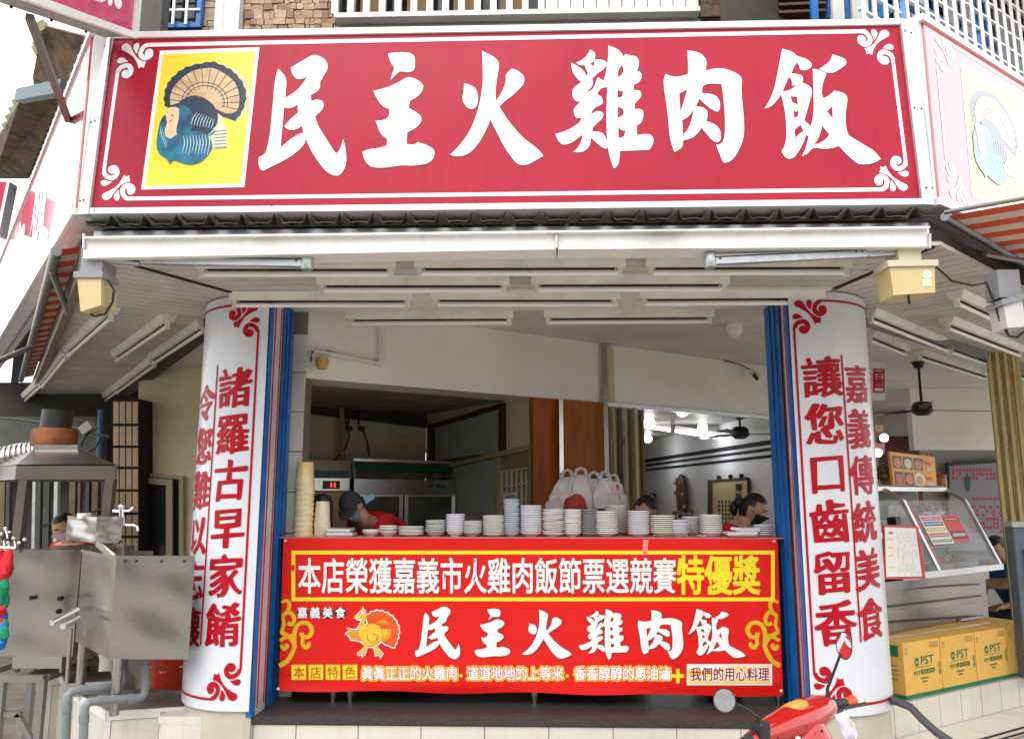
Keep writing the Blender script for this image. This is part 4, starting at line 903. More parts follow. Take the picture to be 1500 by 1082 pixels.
# ---- upper left: projecting sign, its stay, eaves and lattice
T = thing('projecting_sign', 'magenta red sign projecting over the street at the upper left corner', 'sign', U(150, 50, 3.5))
Q = lambda x, y, Y: U(x, y, Y)
A, B = Q(193, 46, 3.62), Q(20, -18, 2.75)       # lower edge of the face, nearer at the left
up = Vector((0, 0, 1.6)); nn = Vector((B - A).normalized().cross(Vector((0, 0, 1)))); nn = nn if nn.x > 0 else -nn
MB().slab([A, B, B + up, A + up], -nn*.02).build('sign_face', mat('magenta_red', (.52, .035, .14), .3, coat=.4), T)
d_ = (B - A).normalized(); 
MB().slab([A + nn*.01 - up*.022, B + nn*.01 - up*.022, B + nn*.01, A + nn*.01], -nn*.03).build('bottom_rail', M_frame, T)
MB().slab([A + nn*.012 - up*.022 - d_*.055, A + nn*.012 - up*.022, A + nn*.012 + up, A + nn*.012 + up - d_*.055], -nn*.03).build('end_rail', M_frame, T)
MB().slab([A - nn*.02, B - nn*.02, B - nn*.15, A - nn*.15], up*-.02).build('underside', mat('underside_grey', (.30, .30, .29), .6), T)
for i in range(3):
    p = A.lerp(B, .2 + .3*i) - nn*.14 - up*.024; MB().ball(p, .008, 6).build('rivet', M_blk, T)
pr = Print(); LL = (B - A).length; k = .00033
pr.poly(rectpts(.33, .085, LL, .105)); pr.poly(rectpts(.10, .33, .12, 1.4)); pr.ornament(lambda p: (.10 - (p[0]-1012)*k, .085 + (p[1]-168)*k))
pr.obj('border', M_wprint, lambda a, b, o=0: A + d_*a + Vector((0, 0, b)) + nn*o, T, .002)
solo(MB().bar(Q(43, 25, 3.0), Q(100, 176, 4.0), .03), 'sign_stay', mat('grey_metal', (.18, .17, .15), .6), 'thin grey steel stay slanting down from the projecting sign', 'stay')
T = thing('street_eaves', 'weathered corrugated eaves and rotten ceiling boards along the left street', 'eaves', Q(60, 200, 6))
M_rot = mat('rotten_board', (.17, .10, .05), .9, var=.75, vscale=5, vcol=(.04, .035, .03), bump=.6, bscale=20)
def quad(mb, pts, dz=.03): return mb.slab([Q(*p) for p in pts], (0, .04, dz))
quad(MB(), [(62,38,5.2),(140,58,4.9),(105,150,5.6),(48,112,6.0)]).build('soffit_board', M_rot, T)
quad(MB(), [(28,150,6.0),(90,140,5.8),(40,262,7.8),(-10,262,8.2),(-10,215,7.6)]).build('soffit_board', M_rot, T)
MB().bar(Q(29, 141, 5.9), Q(95, 128, 5.2), .07, .10).build('fascia_beam', mat('teal_beam', (.10, .15, .16), .5), T)
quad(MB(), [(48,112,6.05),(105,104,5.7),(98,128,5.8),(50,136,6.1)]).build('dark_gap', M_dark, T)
for i in range(14):
    t = i/13; x, y, Y = (64 - 16*t, 38 + 75*t, 5.2 + .8*t) if i < 7 else (30 - 34*(t-.5)*2, 145 + 75*(t-.5)*2, 6.0 + 1.7*(t-.5)*2)
    MB().bar(Q(x - 4, y - 4, Y + .02), Q(x + 3, y + 8, Y + .02), .05, .06).build('sheet_edge', mat('mossy_edge', (.30, .30, .16), .9, var=.4), T)
T = thing('steel_lattice', 'dim steel lattice bars behind the left side sign', 'grille', Q(100, 220, 5.0))
LL0 = Vector((TL.x - .10, TL.y + .25, TL.z - 1.0)); d39 = Vector((math.sin(R(-39)), math.cos(R(-39)), 0)); n39 = Vector((-d39.y, d39.x, 0))
for i in range(34): p = LL0 + d39*(i*.14) + n39*.03; MB().bar(p, p + Vector((0, 0, 1.5)), .014).build('bar', mat('dull_bar', (.34, .33, .3), .6), T)
for i in range(12): p = LL0 + n39*.04 + Vector((0, 0, i*.13)); MB().bar(p, p + d39*5, .012).build('bar', MATS['dull_bar'], T)
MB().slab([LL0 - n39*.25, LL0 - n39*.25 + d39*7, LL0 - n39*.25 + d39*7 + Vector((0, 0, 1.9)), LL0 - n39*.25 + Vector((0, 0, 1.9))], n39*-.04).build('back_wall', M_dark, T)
# ------------------------------------------------------------------ left cooking station
def boxf(front, dep, mb=None):       # four front corners (tl, tr, br, bl) and a depth vector
    mb = mb or MB(); tl, tr, br, bl = [Vector(p) for p in front]; d = Vector(dep)
    return mb.hexa([bl, br, br + d, bl + d], [tl, tr, tr + d, tl + d])
# tiled ledges
def ledge(name, lab, P3, zt, parent=None, nx=3):
    """P3: near corner, right end along front, far end along left side (plan points)"""
    c, r, l = [Vector((p.x, p.y, 0)) for p in P3]; d = (l - c)
    T = thing(name, lab, 'ledge', c, 'tiled ledges at the left street side')
    MB().prism([(v.x, v.y) for v in (c, r, r + d, l)], 0, zt - .012).build('core', M_grout, T)
    MB().prism([(v.x, v.y) for v in (c, r, r + d, l)], zt - .011, zt - .004).build('ledge_top', mat('ledge_top', (.22, .20, .17), .7, var=.5, vscale=8, dirt=.5), T)
    fn = (r - c).normalized(); out = Vector((fn.y, -fn.x, 0)); L_ = (r - c).length
    rows = ((zt - .40, zt - .05), (zt - .76, zt - .406))
    for z0, z1 in rows:
        if z1 < .05: continue
        for i in range(nx):
            a = c + fn*(L_*i/nx + .003 + .02); b = c + fn*(L_*(i+1)/nx - .003 + .02); MB().slab([Vector((a.x, a.y, max(z0, .02))), Vector((b.x, b.y, max(z0, .02))), Vector((b.x, b.y, z1)), Vector((a.x, a.y, z1))], out*.006).build('tile', M_tile, T)
    ln = d.normalized(); lo = Vector((-ln.y, ln.x, 0)); Ld = d.length; m_ = max(1, round(Ld/.3))
    for z0, z1 in rows:
        if z1 < .05: continue
        for i in range(m_):
            a = c + ln*(Ld*i/m_ + .02); b = c + ln*(Ld*(i+1)/m_ + .014); MB().slab([Vector((a.x, a.y, max(z0, .02))), Vector((b.x, b.y, max(z0, .02))), Vector((b.x, b.y, z1)), Vector((a.x, a.y, z1))], lo*.006).build('tile', M_tile, T)
    for p, q, o_ in ((c, r, out), (c, l, lo)):
        MB().slab([Vector((p.x, p.y, zt - .046)), Vector((q.x, q.y, zt - .046)), Vector((q.x, q.y, zt)), Vector((p.x, p.y, zt))], o_*.012).build('white_trim', M_white, T)
    MB().slab([c - fn*.012 + Vector((0, 0, .02)), c + fn*.02 + Vector((0, 0, .02)), c + fn*.02 + Vector((0, 0, zt - .047)), c - fn*.012 + Vector((0, 0, zt - .047))], out*.012).build('white_trim', M_white, T)
    return T
zl = .76
ledge('tiled_ledge', 'cream tiled ledge with chipped white trim under the steel sink, beside the left column', (UZ(158, 1041, zl), UZ(300, 1032, zl), UZ(112, 1013, zl)), zl, nx=2)
ledge('tiled_ledge', 'narrow cream tiled ledge with white trim behind the grey drain pipes', (UZ(100, 1000, zl + .0), UZ(175, 996, zl), UZ(90, 985, zl)), zl, nx=1)
ledge('tiled_ledge', 'cream tiled ledge farther left behind the steel frame stand', (UZ(72, 992, zl - .02), UZ(130, 985, zl - .02), UZ(60, 965, zl - .02)), zl - .02, nx=1)
solo(MB().box((-6.5, 4.9, 0), (-2.9, 8.5, .30)), 'ground_slab', mat('dirty_slab', (.20, .18, .15), .8, var=.5, dirt=.5), 'low dirty concrete slab under the left cooking station', 'slab')
# steel sink cabinet
T = thing('sink_cabinet', 'dented stainless steel sink cabinet standing on round legs beside the left column', 'sink', U(215, 965, 4.3))
Fq = [U(170, 815, 4.25), U(285, 817, 4.25), U(278, 963, 4.25), U(159, 967, 4.25)]; Lf = [U(120, 814, 4.75), U(110, 945, 4.75)]
dv = Vector((Lf[0].x - Fq[0].x, Lf[0].y - Fq[0].y, 0)); Fq[3].z = Fq[2].z = (Fq[3].z + Fq[2].z)/2; Fq[0].z = Fq[1].z = (Fq[0].z + Fq[1].z)/2
Fq[3].x = Fq[0].x = (Fq[0].x + Fq[3].x)/2; Fq[2].x = Fq[1].x
zt0, zb0 = Fq[0].z, Fq[3].z; x0, x1 = Fq[0].x, Fq[1].x; nn = 12
def sheet(a, b, z0, z1, name, m, parent, amp=.006, seed=1, out=Vector((0, -1, 0)), n=16, hem=.03):   # hand-bent steel sheet
    random.seed(seed); mb = MB(); a, b = Vector((a[0], a[1], 0)), Vector((b[0], b[1], 0)); ph = [random.uniform(0, 6) for _ in range(6)]
    for side_ in (0, 1):
        for j in range(n + 1):
            for i in range(n + 1):
                u, v = i/n, j/n; e = min(1, 6*min(u, 1-u))*min(1, 6*min(v, 1-v))
                w = amp*e*(math.sin(5*u + ph[0])*math.cos(4*v + ph[1]) + .5*math.sin(11*u*v + ph[2]) + .35*math.sin(13*v + ph[3] + 3*u))
                p = a.lerp(b, u) + out*(w - side_*.006); p.z = z0 + (z1 - z0)*v; mb.v.append(p)
    m1 = n + 1; g0 = m1*m1
    mb.f = [(j*m1+i, j*m1+i+1, (j+1)*m1+i+1, (j+1)*m1+i) for j in range(n) for i in range(n)]; mb.f += [tuple(g0 + q for q in f)[::-1] for f in mb.f[:]]
    for i in range(n): mb.f += [(i, g0+i, g0+i+1, i+1), (n*m1+i, n*m1+i+1, g0+n*m1+i+1, g0+n*m1+i)]
    for j in range(n): mb.f += [(j*m1, (j+1)*m1, g0+(j+1)*m1, g0+j*m1), (j*m1+n, g0+j*m1+n, g0+(j+1)*m1+n, (j+1)*m1+n)]
    mb.smooth = [True]*len(mb.f); o = mb.build(name, m, parent); return o
Cn = Vector((x0, 4.25, 0)); Rn_ = Vector((x1, 4.25, 0)); Ln_ = Cn + dv
sheet(Cn, Rn_, zb0, zt0, 'front_panel', M_steel, T, .005, 3)
sheet(Ln_, Cn, zb0, zt0, 'side_panel', M_steel, T, .004, 5, out=Vector((dv.y, -dv.x, 0)).normalized() * (1 if Vector((dv.y, -dv.x, 0)).x < 0 else -1))
MB().bar(Cn + Vector((0, 0, zt0)), Rn_ + Vector((0, 0, zt0)), .02, .018).build('top_rim', M_steelb, T); MB().bar(Cn + Vector((0, 0, zt0)), Ln_ + Vector((0, 0, zt0)), .02, .018).build('top_rim', M_steelb, T)
MB().prism([(Cn.x, Cn.y + .01), (Rn_.x, Rn_.y + .01), (Rn_.x + dv.x, Rn_.y + dv.y), (Ln_.x, Ln_.y)], zb0 + .01, zb0 + .02).build('bottom_plate', M_steelb, T)
MB().slab([Ln_ + Vector((0, 0, zb0)), Ln_ + Vector((x1 - x0, 0, zb0)), Ln_ + Vector((x1 - x0, 0, zt0)), Ln_ + Vector((0, 0, zt0))], (0, .008, 0)).build('back_panel', M_steelb, T)
for t in (.12, .26, .58, .87): MB().ball(Cn.lerp(Rn_, t) + Vector((0, -.004, zt0 - .02)), .007, 8).build('rivet', M_blk, T)
for x, y, Y in ((168, 1033, 4.33), (117, 1005, 4.72)):
    p = U(x, y, Y); MB().tube([(p.x, p.y, zb0 + .01), (p.x, p.y, zl)], .026, 14).build('leg', M_steelb, T); MB().tube([(p.x, p.y, zb0 - .09), (p.x, p.y, zb0 - .075)], .029, 14).build('collar', M_steelb, T)
# upper basin box with the tap
T = thing('wash_basin', 'small wrinkled steel wash basin box with a chrome tap above the sink cabinet', 'basin', U(140, 795, 4.5))
c = U(142, 757, 4.42); b = U(180, 758, 4.42); l = U(98, 766, 4.75); zt1 = c.z; zb1 = U(141, 795, 4.42).z
c0, b0, l0 = Vector((c.x, c.y, 0)), Vector((b.x, c.y, 0)), Vector((l.x, l.y, 0))
sheet(c0, b0, zb1, zt1, 'front_panel', M_steel, T, .005, 8, n=8); sheet(l0, c0, zb1, zt1, 'side_panel', M_steel, T, .009, 9, out=Vector((-.7, -.7, 0)), n=10)
MB().prism([(c0.x, c0.y), (b0.x, b0.y), (b0.x + l0.x - c0.x, b0.y + l0.y - c0.y), (l0.x, l0.y)], zb1, zb1 + .01).build('basin_floor', M_steelb, T)
sheet(b0, b0 + (l0 - c0), zb1, zt1, 'side_panel', M_steelb, T, .002, 9, out=Vector((1, 0, 0)), n=4); sheet(l0, l0 + (b0 - c0), zb1, zt1, 'back_panel', M_steelb, T, .002, 9, n=4)
MB().bar(U(143, 796, 4.43), U(171, 820, 4.3), .018, .03).build('bracket', M_steelb, T)
MB().bar(U(176, 796, 4.44), U(177, 816, 4.44), .03, .02).build('support_post', M_steelb, T)
M_chr = mat('chrome', (.75, .76, .78), .1, metal=1)
T2 = thing('tap', 'chrome lever tap with a bent spout on the small steel basin', 'tap', U(178, 757, 4.44))
tp = lambda x, y: U(x, y, 4.44)
MB().tube([tp(178, 760), tp(178, 745)], .014, 10).build('valve_body', M_chr, T2); MB().ball(tp(178, 742), .018, 12).build('cap', M_chr, T2)
MB().tube([tp(178, 748), tp(190, 748), tp(196, 743)], [.009, .008, .011], 8).build('lever', M_chr, T2); MB().tube([tp(166, 748), tp(178, 749)], .01, 8).build('inlet', M_chr, T2)
MB().tube([tp(180, 769), tp(196, 769), tp(201, 771), tp(202, 778)], .007, 8).build('spout', M_chr, T2)
MB().tube([tp(180, 757), tp(181, 770)], .009, 8).build('connector', M_chr, T2)
solo(MB().lathe([(0, 0), (.035, 0), (.04, .028), (.034, .03), (0, .03)], 16, U(123, 759, 4.62)), 'soap_dish', M_wprint, 'small round white dish on the rim of the steel basin', 'dish')
# drain pipes
M_pvc = mat('grey_pvc', (.20, .22, .23), .4, var=.15, dirt=.2)
def pipe(pts, Y0, Y1, r, lab):
    T = thing('drain_pipe', lab, 'pipe', U(pts[-1][0], pts[-1][1], Y0), 'grey drain pipes under the sink')
    P3 = [U(x, y, yy) for (x, y, yy) in pts]; Q_ = [P3[0]]
    for i in range(1, len(P3) - 1):
        a, b, c_ = P3[i-1], P3[i], P3[i+1]; d1, d2 = (a - b).normalized(), (c_ - b).normalized(); k = .06
        Q_ += [b + d1*k, b + d1*k*.35 + d2*k*.08, b + d2*k*.35 + d1*k*.08, b + d2*k]
    Q_.append(P3[-1]); MB().tube(Q_, r, 14).build('pipe_run', M_pvc, T)
    for i in range(1, len(P3) - 1):
        for q in (P3[i-1], P3[i+1]):
            d = (q - P3[i]).normalized(); MB().tube([P3[i] + d*.065, P3[i] + d*.1], r*1.14, 14).build('socket', M_pvc, T)
pipe([(182,955,4.45),(181,1005,4.45),(98,1012,4.22),(96,1100,4.22)], 4.2, 4.45, .022, 'grey plastic drain pipe running behind, ending farther left')
pipe([(213,960,4.4),(213,1021,4.4),(124,1027,4.16),(121,1110,4.16)], 4.16, 4.4, .022, 'grey plastic drain pipe in front, crossing the tiled ledge')
solo(MB().tube([U(104, 920, 4.6), U(98, 1000, 4.6)], .012, 10), 'support_pole', M_steelb, 'thin steel pole between the two steel cabinets', 'pole')
for a, b, lab in (((76,912),(114,893),'upper chrome spout tube sticking out between the steel cabinets'), ((92,917),(114,905),'lower chrome spout tube sticking out between the steel cabinets')):
    solo(MB().tube([U(*a, 4.3), U(*b, 4.5)], .015, 12), 'spout_tube', M_chr, lab, 'tube', 'chrome spout tubes')
T = thing('plastic_bucket', 'bright orange red plastic bucket behind the sink legs', 'bucket', U(252, 1003, 5.0))
cc = UZ(252, 1000, ZP + .02); MB().lathe([(.0, .0), (.12, .0), (.15, .20), (.158, .2), (.158, .215), (.143, .215), (.115, .012), (0, .012)], 24, (cc.x, cc.y, ZP + .0)).build('pail', mat('orange_red_plastic', (.62, .05, .02), .4), T)
MB().tube([(cc.x - .155, cc.y, ZP + .2), (cc.x - .1, cc.y - .1, ZP + .14), (cc.x, cc.y - .14, ZP + .11), (cc.x + .1, cc.y - .1, ZP + .14), (cc.x + .155, cc.y, ZP + .2)], .004, 6).build('handle', M_gal, T)
# cooker cabinet
T = thing('cooker_cabinet', 'large plain stainless steel cooker cabinet with three holes at the far left', 'cooker', U(70, 960, 4.85))
c0, r0 = U(20, 802, 4.85), U(124, 805, 4.85); zt2, zb2 = r0.z, U(70, 961, 4.85).z
a_, b_ = Vector((c0.x - .04, 4.85, 0)), Vector((r0.x - .02, 4.85, 0))
sheet(a_, b_, zb2, zt2, 'front_panel', M_steel, T, .005, 12)
MB().box((a_.x, 4.86, zb2 + .01), (b_.x, 5.5, zt2 - .01)).build('cabinet_body', M_steelb, T)
for x, y in ((46,875),(87,876),(85,895)): MB().ball(U(x, y, 4.835), .015, 12, (1, .7, 1)).build('hole', M_black_line, T)
MB().box((U(22, 960, 4.9).x, 4.88, zb2 - .075), (U(94, 960, 4.9).x, 5.4, zb2 - .002)).build('base_tray', M_steelb, T)
zst = U(30, 985, 4.9).z
for x in (26, 90): p = U(x, 975, 4.92); MB().lathe([(.014, 0), (.018, .02), (.024, .04), (.024, zb2 - .075 - zst)], 12, (p.x, p.y, zst)).build('foot', M_steelb, T)
T = thing('steel_stand', 'welded grey square tube stand carrying the cooker at the bottom left', 'stand', U(30, 1082, 4.85))
M_sq = mat('dull_steel_tube', (.25, .25, .24), .45, metal=.6, dirt=.4)
s0, s1 = U(-40, 990, 4.86), U(66, 988, 4.86); zz = zst - .022
for y_, nm in ((4.86, 'rail'), (5.42, 'rail')): MB().bar((s0.x, y_, zz), (s1.x, y_, zz), .04).build(nm, M_sq, T)
for x in (s0.x, U(34, 1000, 4.86).x, s1.x): MB().bar((x, 4.88, zz), (x, 5.42, zz), .035).build('rail', M_sq, T)
for x in (U(-38, 1000, 4.86).x, U(4, 1000, 4.86).x, U(63, 1000, 4.86).x):
    for y_ in (4.86, 5.42): MB().bar((x, y_, 0), (x, y_, zz), .038).build('leg', M_sq, T)
MB().bar((s0.x, 4.87, .62), (U(34, 1000, 4.86).x, 4.87, .62), .03).build('rail', M_sq, T); MB().bar((U(28, 1000, 4.86).x, 4.87, .62), (s1.x, 4.87, .40), .03).build('brace', M_sq, T)
MB().bar((s0.x, 4.87, .33), (s1.x, 4.87, .33), .03).build('rail', M_sq, T)
# extractor hood
T = thing('extractor_hood', 'dull steel extractor hood with a rusty collar and black flue at the far left', 'hood', U(90, 800, 5.0))
M_hood = mat('hood_steel', (.24, .22, .19), .3, metal=.9, var=.3, vscale=2, dirt=.3)
M_rust = mat('rusty_iron', (.32, .10, .02), .8, var=.7, vscale=7, vcol=(.06, .035, .03), bump=.4)
h0, h1 = U(24, 679, 4.95), U(170, 690, 4.95); zr0, zr1 = U(60, 702, 4.95).z, U(60, 680, 4.95).z; dp = 1.0; xl, xr, yf = h0.x, h1.x, 4.95
rim = [(xl, yf), (xr, yf), (xr + LD.x*dp*.8, yf + dp*.8), (xl - .85, yf + dp*.75)]; rm = [Vector((x, y, 0)) for x, y in rim]
for i in range(4):
    a, b = rm[i], rm[(i+1) % 4]; e = (b - a).normalized(); inn = Vector((-e.y, e.x, 0))*.01
    MB().slab([a + Vector((0, 0, zr0)), b + Vector((0, 0, zr0)), b + Vector((0, 0, zr1)), a + Vector((0, 0, zr1))], inn).build('rim_panel', M_hood, T)
t0, t1 = U(50, 658, 5.25), U(113, 660, 5.25); ztp = t0.z; tp4 = [Vector((t0.x, 5.25, ztp)), Vector((t1.x, 5.25, ztp)), Vector((t1.x - .25, 5.6, ztp)), Vector((t0.x - .25, 5.6, ztp))]
for i in range(4):
    a, b = rm[i] + Vector((0, 0, zr1)), rm[(i+1) % 4] + Vector((0, 0, zr1)); MB().slab([a, b, tp4[(i+1) % 4], tp4[i]], (0, 0, -.008)).build('slope_panel', M_hood, T)
MB().slab([p + Vector((0, 0, .001)) for p in tp4], (0, 0, .03)).build('top_plate', M_steelb, T)
ctr = (tp4[0] + tp4[2])/2; rr = (t1.x - t0.x)/2*.98
MB().lathe([(0, 0), (rr, 0), (rr, U(80, 633, 5.45).z - ztp - .03), (rr*.9, U(80, 631, 5.45).z - ztp - .02), (0, U(80, 631, 5.45).z - ztp - .02)], 30, (ctr.x, ctr.y, ztp + .032)).build('rusty_collar', M_rust, T)
zc_ = U(80, 633, 5.45).z
MB().tube([(ctr.x + .0, ctr.y, zc_ - .01), (ctr.x + .01, ctr.y, min(U(80, 602, 5.45).z, ZS - .03))], .10, 20).build('flue', M_blk, T)
dct = [U(60, 664, 5.5), U(30, 667, 5.5), U(0, 675, 5.45), U(-40, 690, 5.4)]
MB().tube(dct, .092, 20).build('duct', M_steelb, T)
for k in range(8): q = dct[0].lerp(dct[2], k/8); MB().tube([q, q + (dct[2]-dct[0]).normalized()*.012], .098, 20).build('duct_ring', M_steelb, T)
for a, b in (((37,703),(25,801)), ((163,701),(157,757))):
    p, q = U(*a, 4.97), U(*b, 4.97); MB().bar(p, q, .055, .05).build('post', M_hood, T)
# tap clutter and hanging cloths at the far left edge
T = thing('tap_rail', 'row of small chrome taps on the rail at the far left edge', 'taps', U(5, 790, 4.6))
for i, (x, y) in enumerate(((2,782),(8,774),(14,780),(20,788),(36,790),(5,792),(28,795),(12,795))):
    MB().ball(U(x, y, 4.6 + .02*(i % 3)), .012, 8).build('tap_knob', M_chr, T); MB().tube([U(x, y, 4.62), U(x + 3, y + 14, 4.62)], .006, 6).build('tap_stem', M_chr if i % 2 else M_blk, T)
MB().tube([U(-40, 800, 4.62), U(24, 803, 4.62)], .012, 8).build('rail', M_steelb, T)
clr_ = {'red': (.55, .01, .02), 'green': (.01, .25, .12), 'blue': (.01, .16, .5), 'white': (.7, .72, .7)}
for i, (x, y0, y1, c_) in enumerate(((1, 805, 850, 'red'), (8, 808, 850, 'red'), (13, 806, 842, 'red'), (2, 845, 895, 'green'), (7, 848, 890, 'green'), (3, 890, 915, 'red'), (5, 893, 925, 'blue'), (2, 920, 950, 'blue'), (6, 905, 940, 'green'))):
    p = [U(x, y0 + (y1-y0)*t, 4.5 + .02*math.sin(5*t + i)) for t in (0, .25, .5, .75, 1)]
    solo(MB().tube(p, [.016, .024, .020, .026, .014], 8), 'hanging_cloth', mat('cloth_' + c_, clr_[c_], .8), 'crumpled %s cloth hanging at the far left edge, %s' % (c_, ['uppermost at the edge','middle of the upper row','inner one of the upper row','outer one below the red cloths','inner one below the red cloths','small one under the green cloths','upper one of its colour','lowest of all','one near the bottom'][i]), 'cloth', 'cloths hanging at the far left')
# wall, door, tile strip and dark gate behind the station
T = thing('service_door', 'cream framed service door standing ajar behind the left station', 'door', U(230, 810, 7.2))
DY = 7.2
struct(MB().slab([U(203, 900, DY + .06), U(330, 900, DY + .06), U(330, 480, DY + .06), U(203, 560, DY + .06)], (0, .1, 0)).build('wall_service', M_cream))
M_df = mat('door_cream', (.36, .33, .22), .6)
for p in ([(193,690),(268,697),(268,702),(193,696)], [(193,696),(198,697),(198,900),(193,900)], [(262,702),(268,702),(268,900),(262,900)]):
    MB().slab([U(x, y, DY) for x, y in p], (0, .06, 0)).build('frame', M_df, T)
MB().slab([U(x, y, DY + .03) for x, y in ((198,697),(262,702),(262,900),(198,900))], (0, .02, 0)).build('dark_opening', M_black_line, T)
lf_ = thing('x', 'x', 'x'); bpy.data.objects.remove(lf_)
for p in ([(199,698),(252,702),(252,711),(199,707)], [(199,707),(208,708),(208,900),(199,900)], [(243,711),(252,711),(252,900),(243,900)]):
    MB().slab([U(x, y, DY - .03) for x, y in p], (0, .03, 0)).build('leaf_stile', M_df, T)
MB().slab([U(x, y, DY - .01) for x, y in ((208,708),(243,711),(243,900),(208,900))], (0, .015, 0)).build('leaf_pane', MATS['dark_glass'], T)
tsw = struct(MB().slab([U(164, 905, 7.0), U(204, 905, 7.0), U(204, 584, 7.0), U(164, 584, 7.0)], (0, .25, 0)).build('wall_tile_strip', M_black_line))
for i in range(4):
    for y0, y1 in ((588,620),(624,652),(656,683),(687,716),(720,750),(754,784),(788,816)):
        x0 = 166 + i*9.4; o = MB().slab([U(x0, y1, 6.99), U(x0 + 7.6, y1, 6.99), U(x0 + 7.6, y0, 6.99), U(x0, y0, 6.99)], (0, .009, 0)).build('tile', mat('peach_tile', (.50, .34, .22), .35, var=.15), tsw)
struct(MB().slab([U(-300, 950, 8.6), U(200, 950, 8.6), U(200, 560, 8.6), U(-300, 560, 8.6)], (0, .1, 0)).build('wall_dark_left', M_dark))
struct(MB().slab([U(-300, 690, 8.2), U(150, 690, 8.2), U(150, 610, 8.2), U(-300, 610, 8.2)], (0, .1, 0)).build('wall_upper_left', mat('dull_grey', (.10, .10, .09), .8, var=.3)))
M_og = mat('old_gate', (.14, .11, .06), .6, var=.4); M_og2 = mat('old_gate_grey', (.06, .06, .055), .6, var=.4)
T = thing('folding_gate', 'old folded accordion gate in the dark behind the left station', 'gate', U(120, 800, 6.6), 'folded accordion gates')
for x, w, m in ((5,.05,M_og),(14,.03,M_og2),(52,.025,M_gal),(60,.02,M_og2),(70,.05,M_og2),(84,.03,M_gal),(108,.05,M_og),(118,.02,M_og),(130,.03,M_og2),(141,.05,M_og),(152,.02,M_og2)):
    if m: MB().bar(U(x, 705, 6.6), U(x - 2, 812, 6.6), w, .04).build('leaf', m, T)
MB().bar(U(20, 690, 6.62), U(160, 702, 6.62), .03).build('track', M_sq, T); MB().bar(U(60, 770, 6.58), U(150, 745, 6.58), .012).build('cross_bar', M_blk, T)
solo(MB().tube([U(150, 600, 6.8), U(146, 700, 6.8), U(144, 812, 6.8)], .035, 12), 'blue_pipe', mat('navy_pipe', (.01, .035, .10), .5), 'dark blue vertical pipe beside the peach tile strip', 'pipe')
solo(MB().bar(U(122, 632, 6.0), U(136, 622, 6.0), .09, .07), 'security_camera', mat('dusty_white', (.3, .3, .27), .6), 'small white security camera under the left soffit', 'camera')
solo(MB().tube([U(x, y, 6.0) for x, y in ((136,628),(124,640),(118,652),(128,662),(140,655),(148,640))], .008, 6), 'loose_cable', M_blk, 'looped black cable hanging by the security camera', 'cable')
solo(MB().tube([U(x, y, 6.2) for x, y in ((0,612),(40,616),(90,622),(160,640))], .01, 6), 'roof_cable', M_blk, 'black cable strung under the far end of the left soffit', 'cable')
# red shop sign sliver at the far left
T = thing('neighbour_sign', 'sliver of a crimson neighbouring sign with a pale edge at the left picture border', 'sign', U(0, 320, 7))
MB().slab([U(-60, 268, 7), U(10, 266, 7), U(-4, 330, 7), U(-60, 330, 7)], (0, .1, 0)).build('sign_face', mat('crimson', (.45, .0, .05), .5), T)
MB().slab([U(10, 266, 6.99), U(14, 266, 6.99), U(-2, 345, 6.99), U(-7, 345, 6.99)], (0, .12, 0)).build('sign_edge', M_frame, T)
random.seed(11)
# ------------------------------------------------------------------ counter
CY = 4.60
ztop = U(780, 788, CY).z; zbb = U(780, 1013, CY).z
T = thing('service_counter', 'long steel serving counter behind the red banner in the shop opening', 'counter', (0, 4.9, ZP))
xa, xb = U(414, 787, CY).x, U(1140, 787, CY).x
MB().box((xa + .01, CY + .012, ztop - .035), (xb - .005, 5.05, ztop - .004)).build('top', M_steelb, T)
MB().box((xa + .03, CY + .03, ZP + .17), (xb - .02, 5.03, ztop - .036)).build('cabinet', mat('counter_dark', (.12, .12, .12), .4, metal=.6), T)
for px in (487, 512, 783, 1141):
    p = U(px, 1025, CY + .05); MB().lathe([(0, 0), (.014, 0), (.016, .02), (.019, .03), (.026, .06), (.026, .17)], 14, (p.x, CY + .06, ZP + .012)).build('leg', M_steelb, T)
for px in (500, 783, 1100): p = U(px, 1025, CY + .05); MB().lathe([(0, 0), (.014, 0), (.019, .03), (.026, .06), (.026, .17)], 14, (p.x, 4.98, ZP + .012)).build('leg', M_steelb, T)
# ------------------------------------------------------------------ banner
T = thing('shop_banner', 'red vinyl banner with white and yellow characters hung on the front of the counter', 'banner', U(780, 1015, CY - .01))
def bulge(px, py):
    u = (px - 410)/735; v = (py - 787)/230
    return .0035*math.sin(19*u + 2)*(.3 + v) + .004*math.sin(7*u)*v*v + (.012*max(0, v - .93)/.07 if v > .93 else 0)*math.sin(11*u + 1) + .002*math.sin(40*v + 3*u)
def SBn(px, py, off=0): return U(px, py, CY - .008 - bulge(px, py) - off)
nx, ny = 90, 30; mb = MB()
for sd in (0, 1):
    for j in range(ny + 1):
        for i in range(nx + 1):
            v = j/ny; x0 = 415 - 6*v; x1 = 1139 + 8*v; px = x0 + (x1-x0)*i/nx; yb = 1011 + 8*(i/nx) + 1.5*math.sin(i*.25); py = 787.5 + (yb - 787.5)*v
            mb.v.append(SBn(px, py, -.003*sd))
g0 = (nx+1)*(ny+1); mb.f = [(j*(nx+1)+i, j*(nx+1)+i+1, (j+1)*(nx+1)+i+1, (j+1)*(nx+1)+i) for j in range(ny) for i in range(nx)]
mb.f += [tuple(g0+q for q in f)[::-1] for f in mb.f[:]]; mb.smooth = [True]*len(mb.f)
mb.build('banner_sheet', mat('banner_red', (.72, .010, .008), .38, var=.05, vscale=2, coat=.1, spec=.3, bump=.12, bscale=14), T)
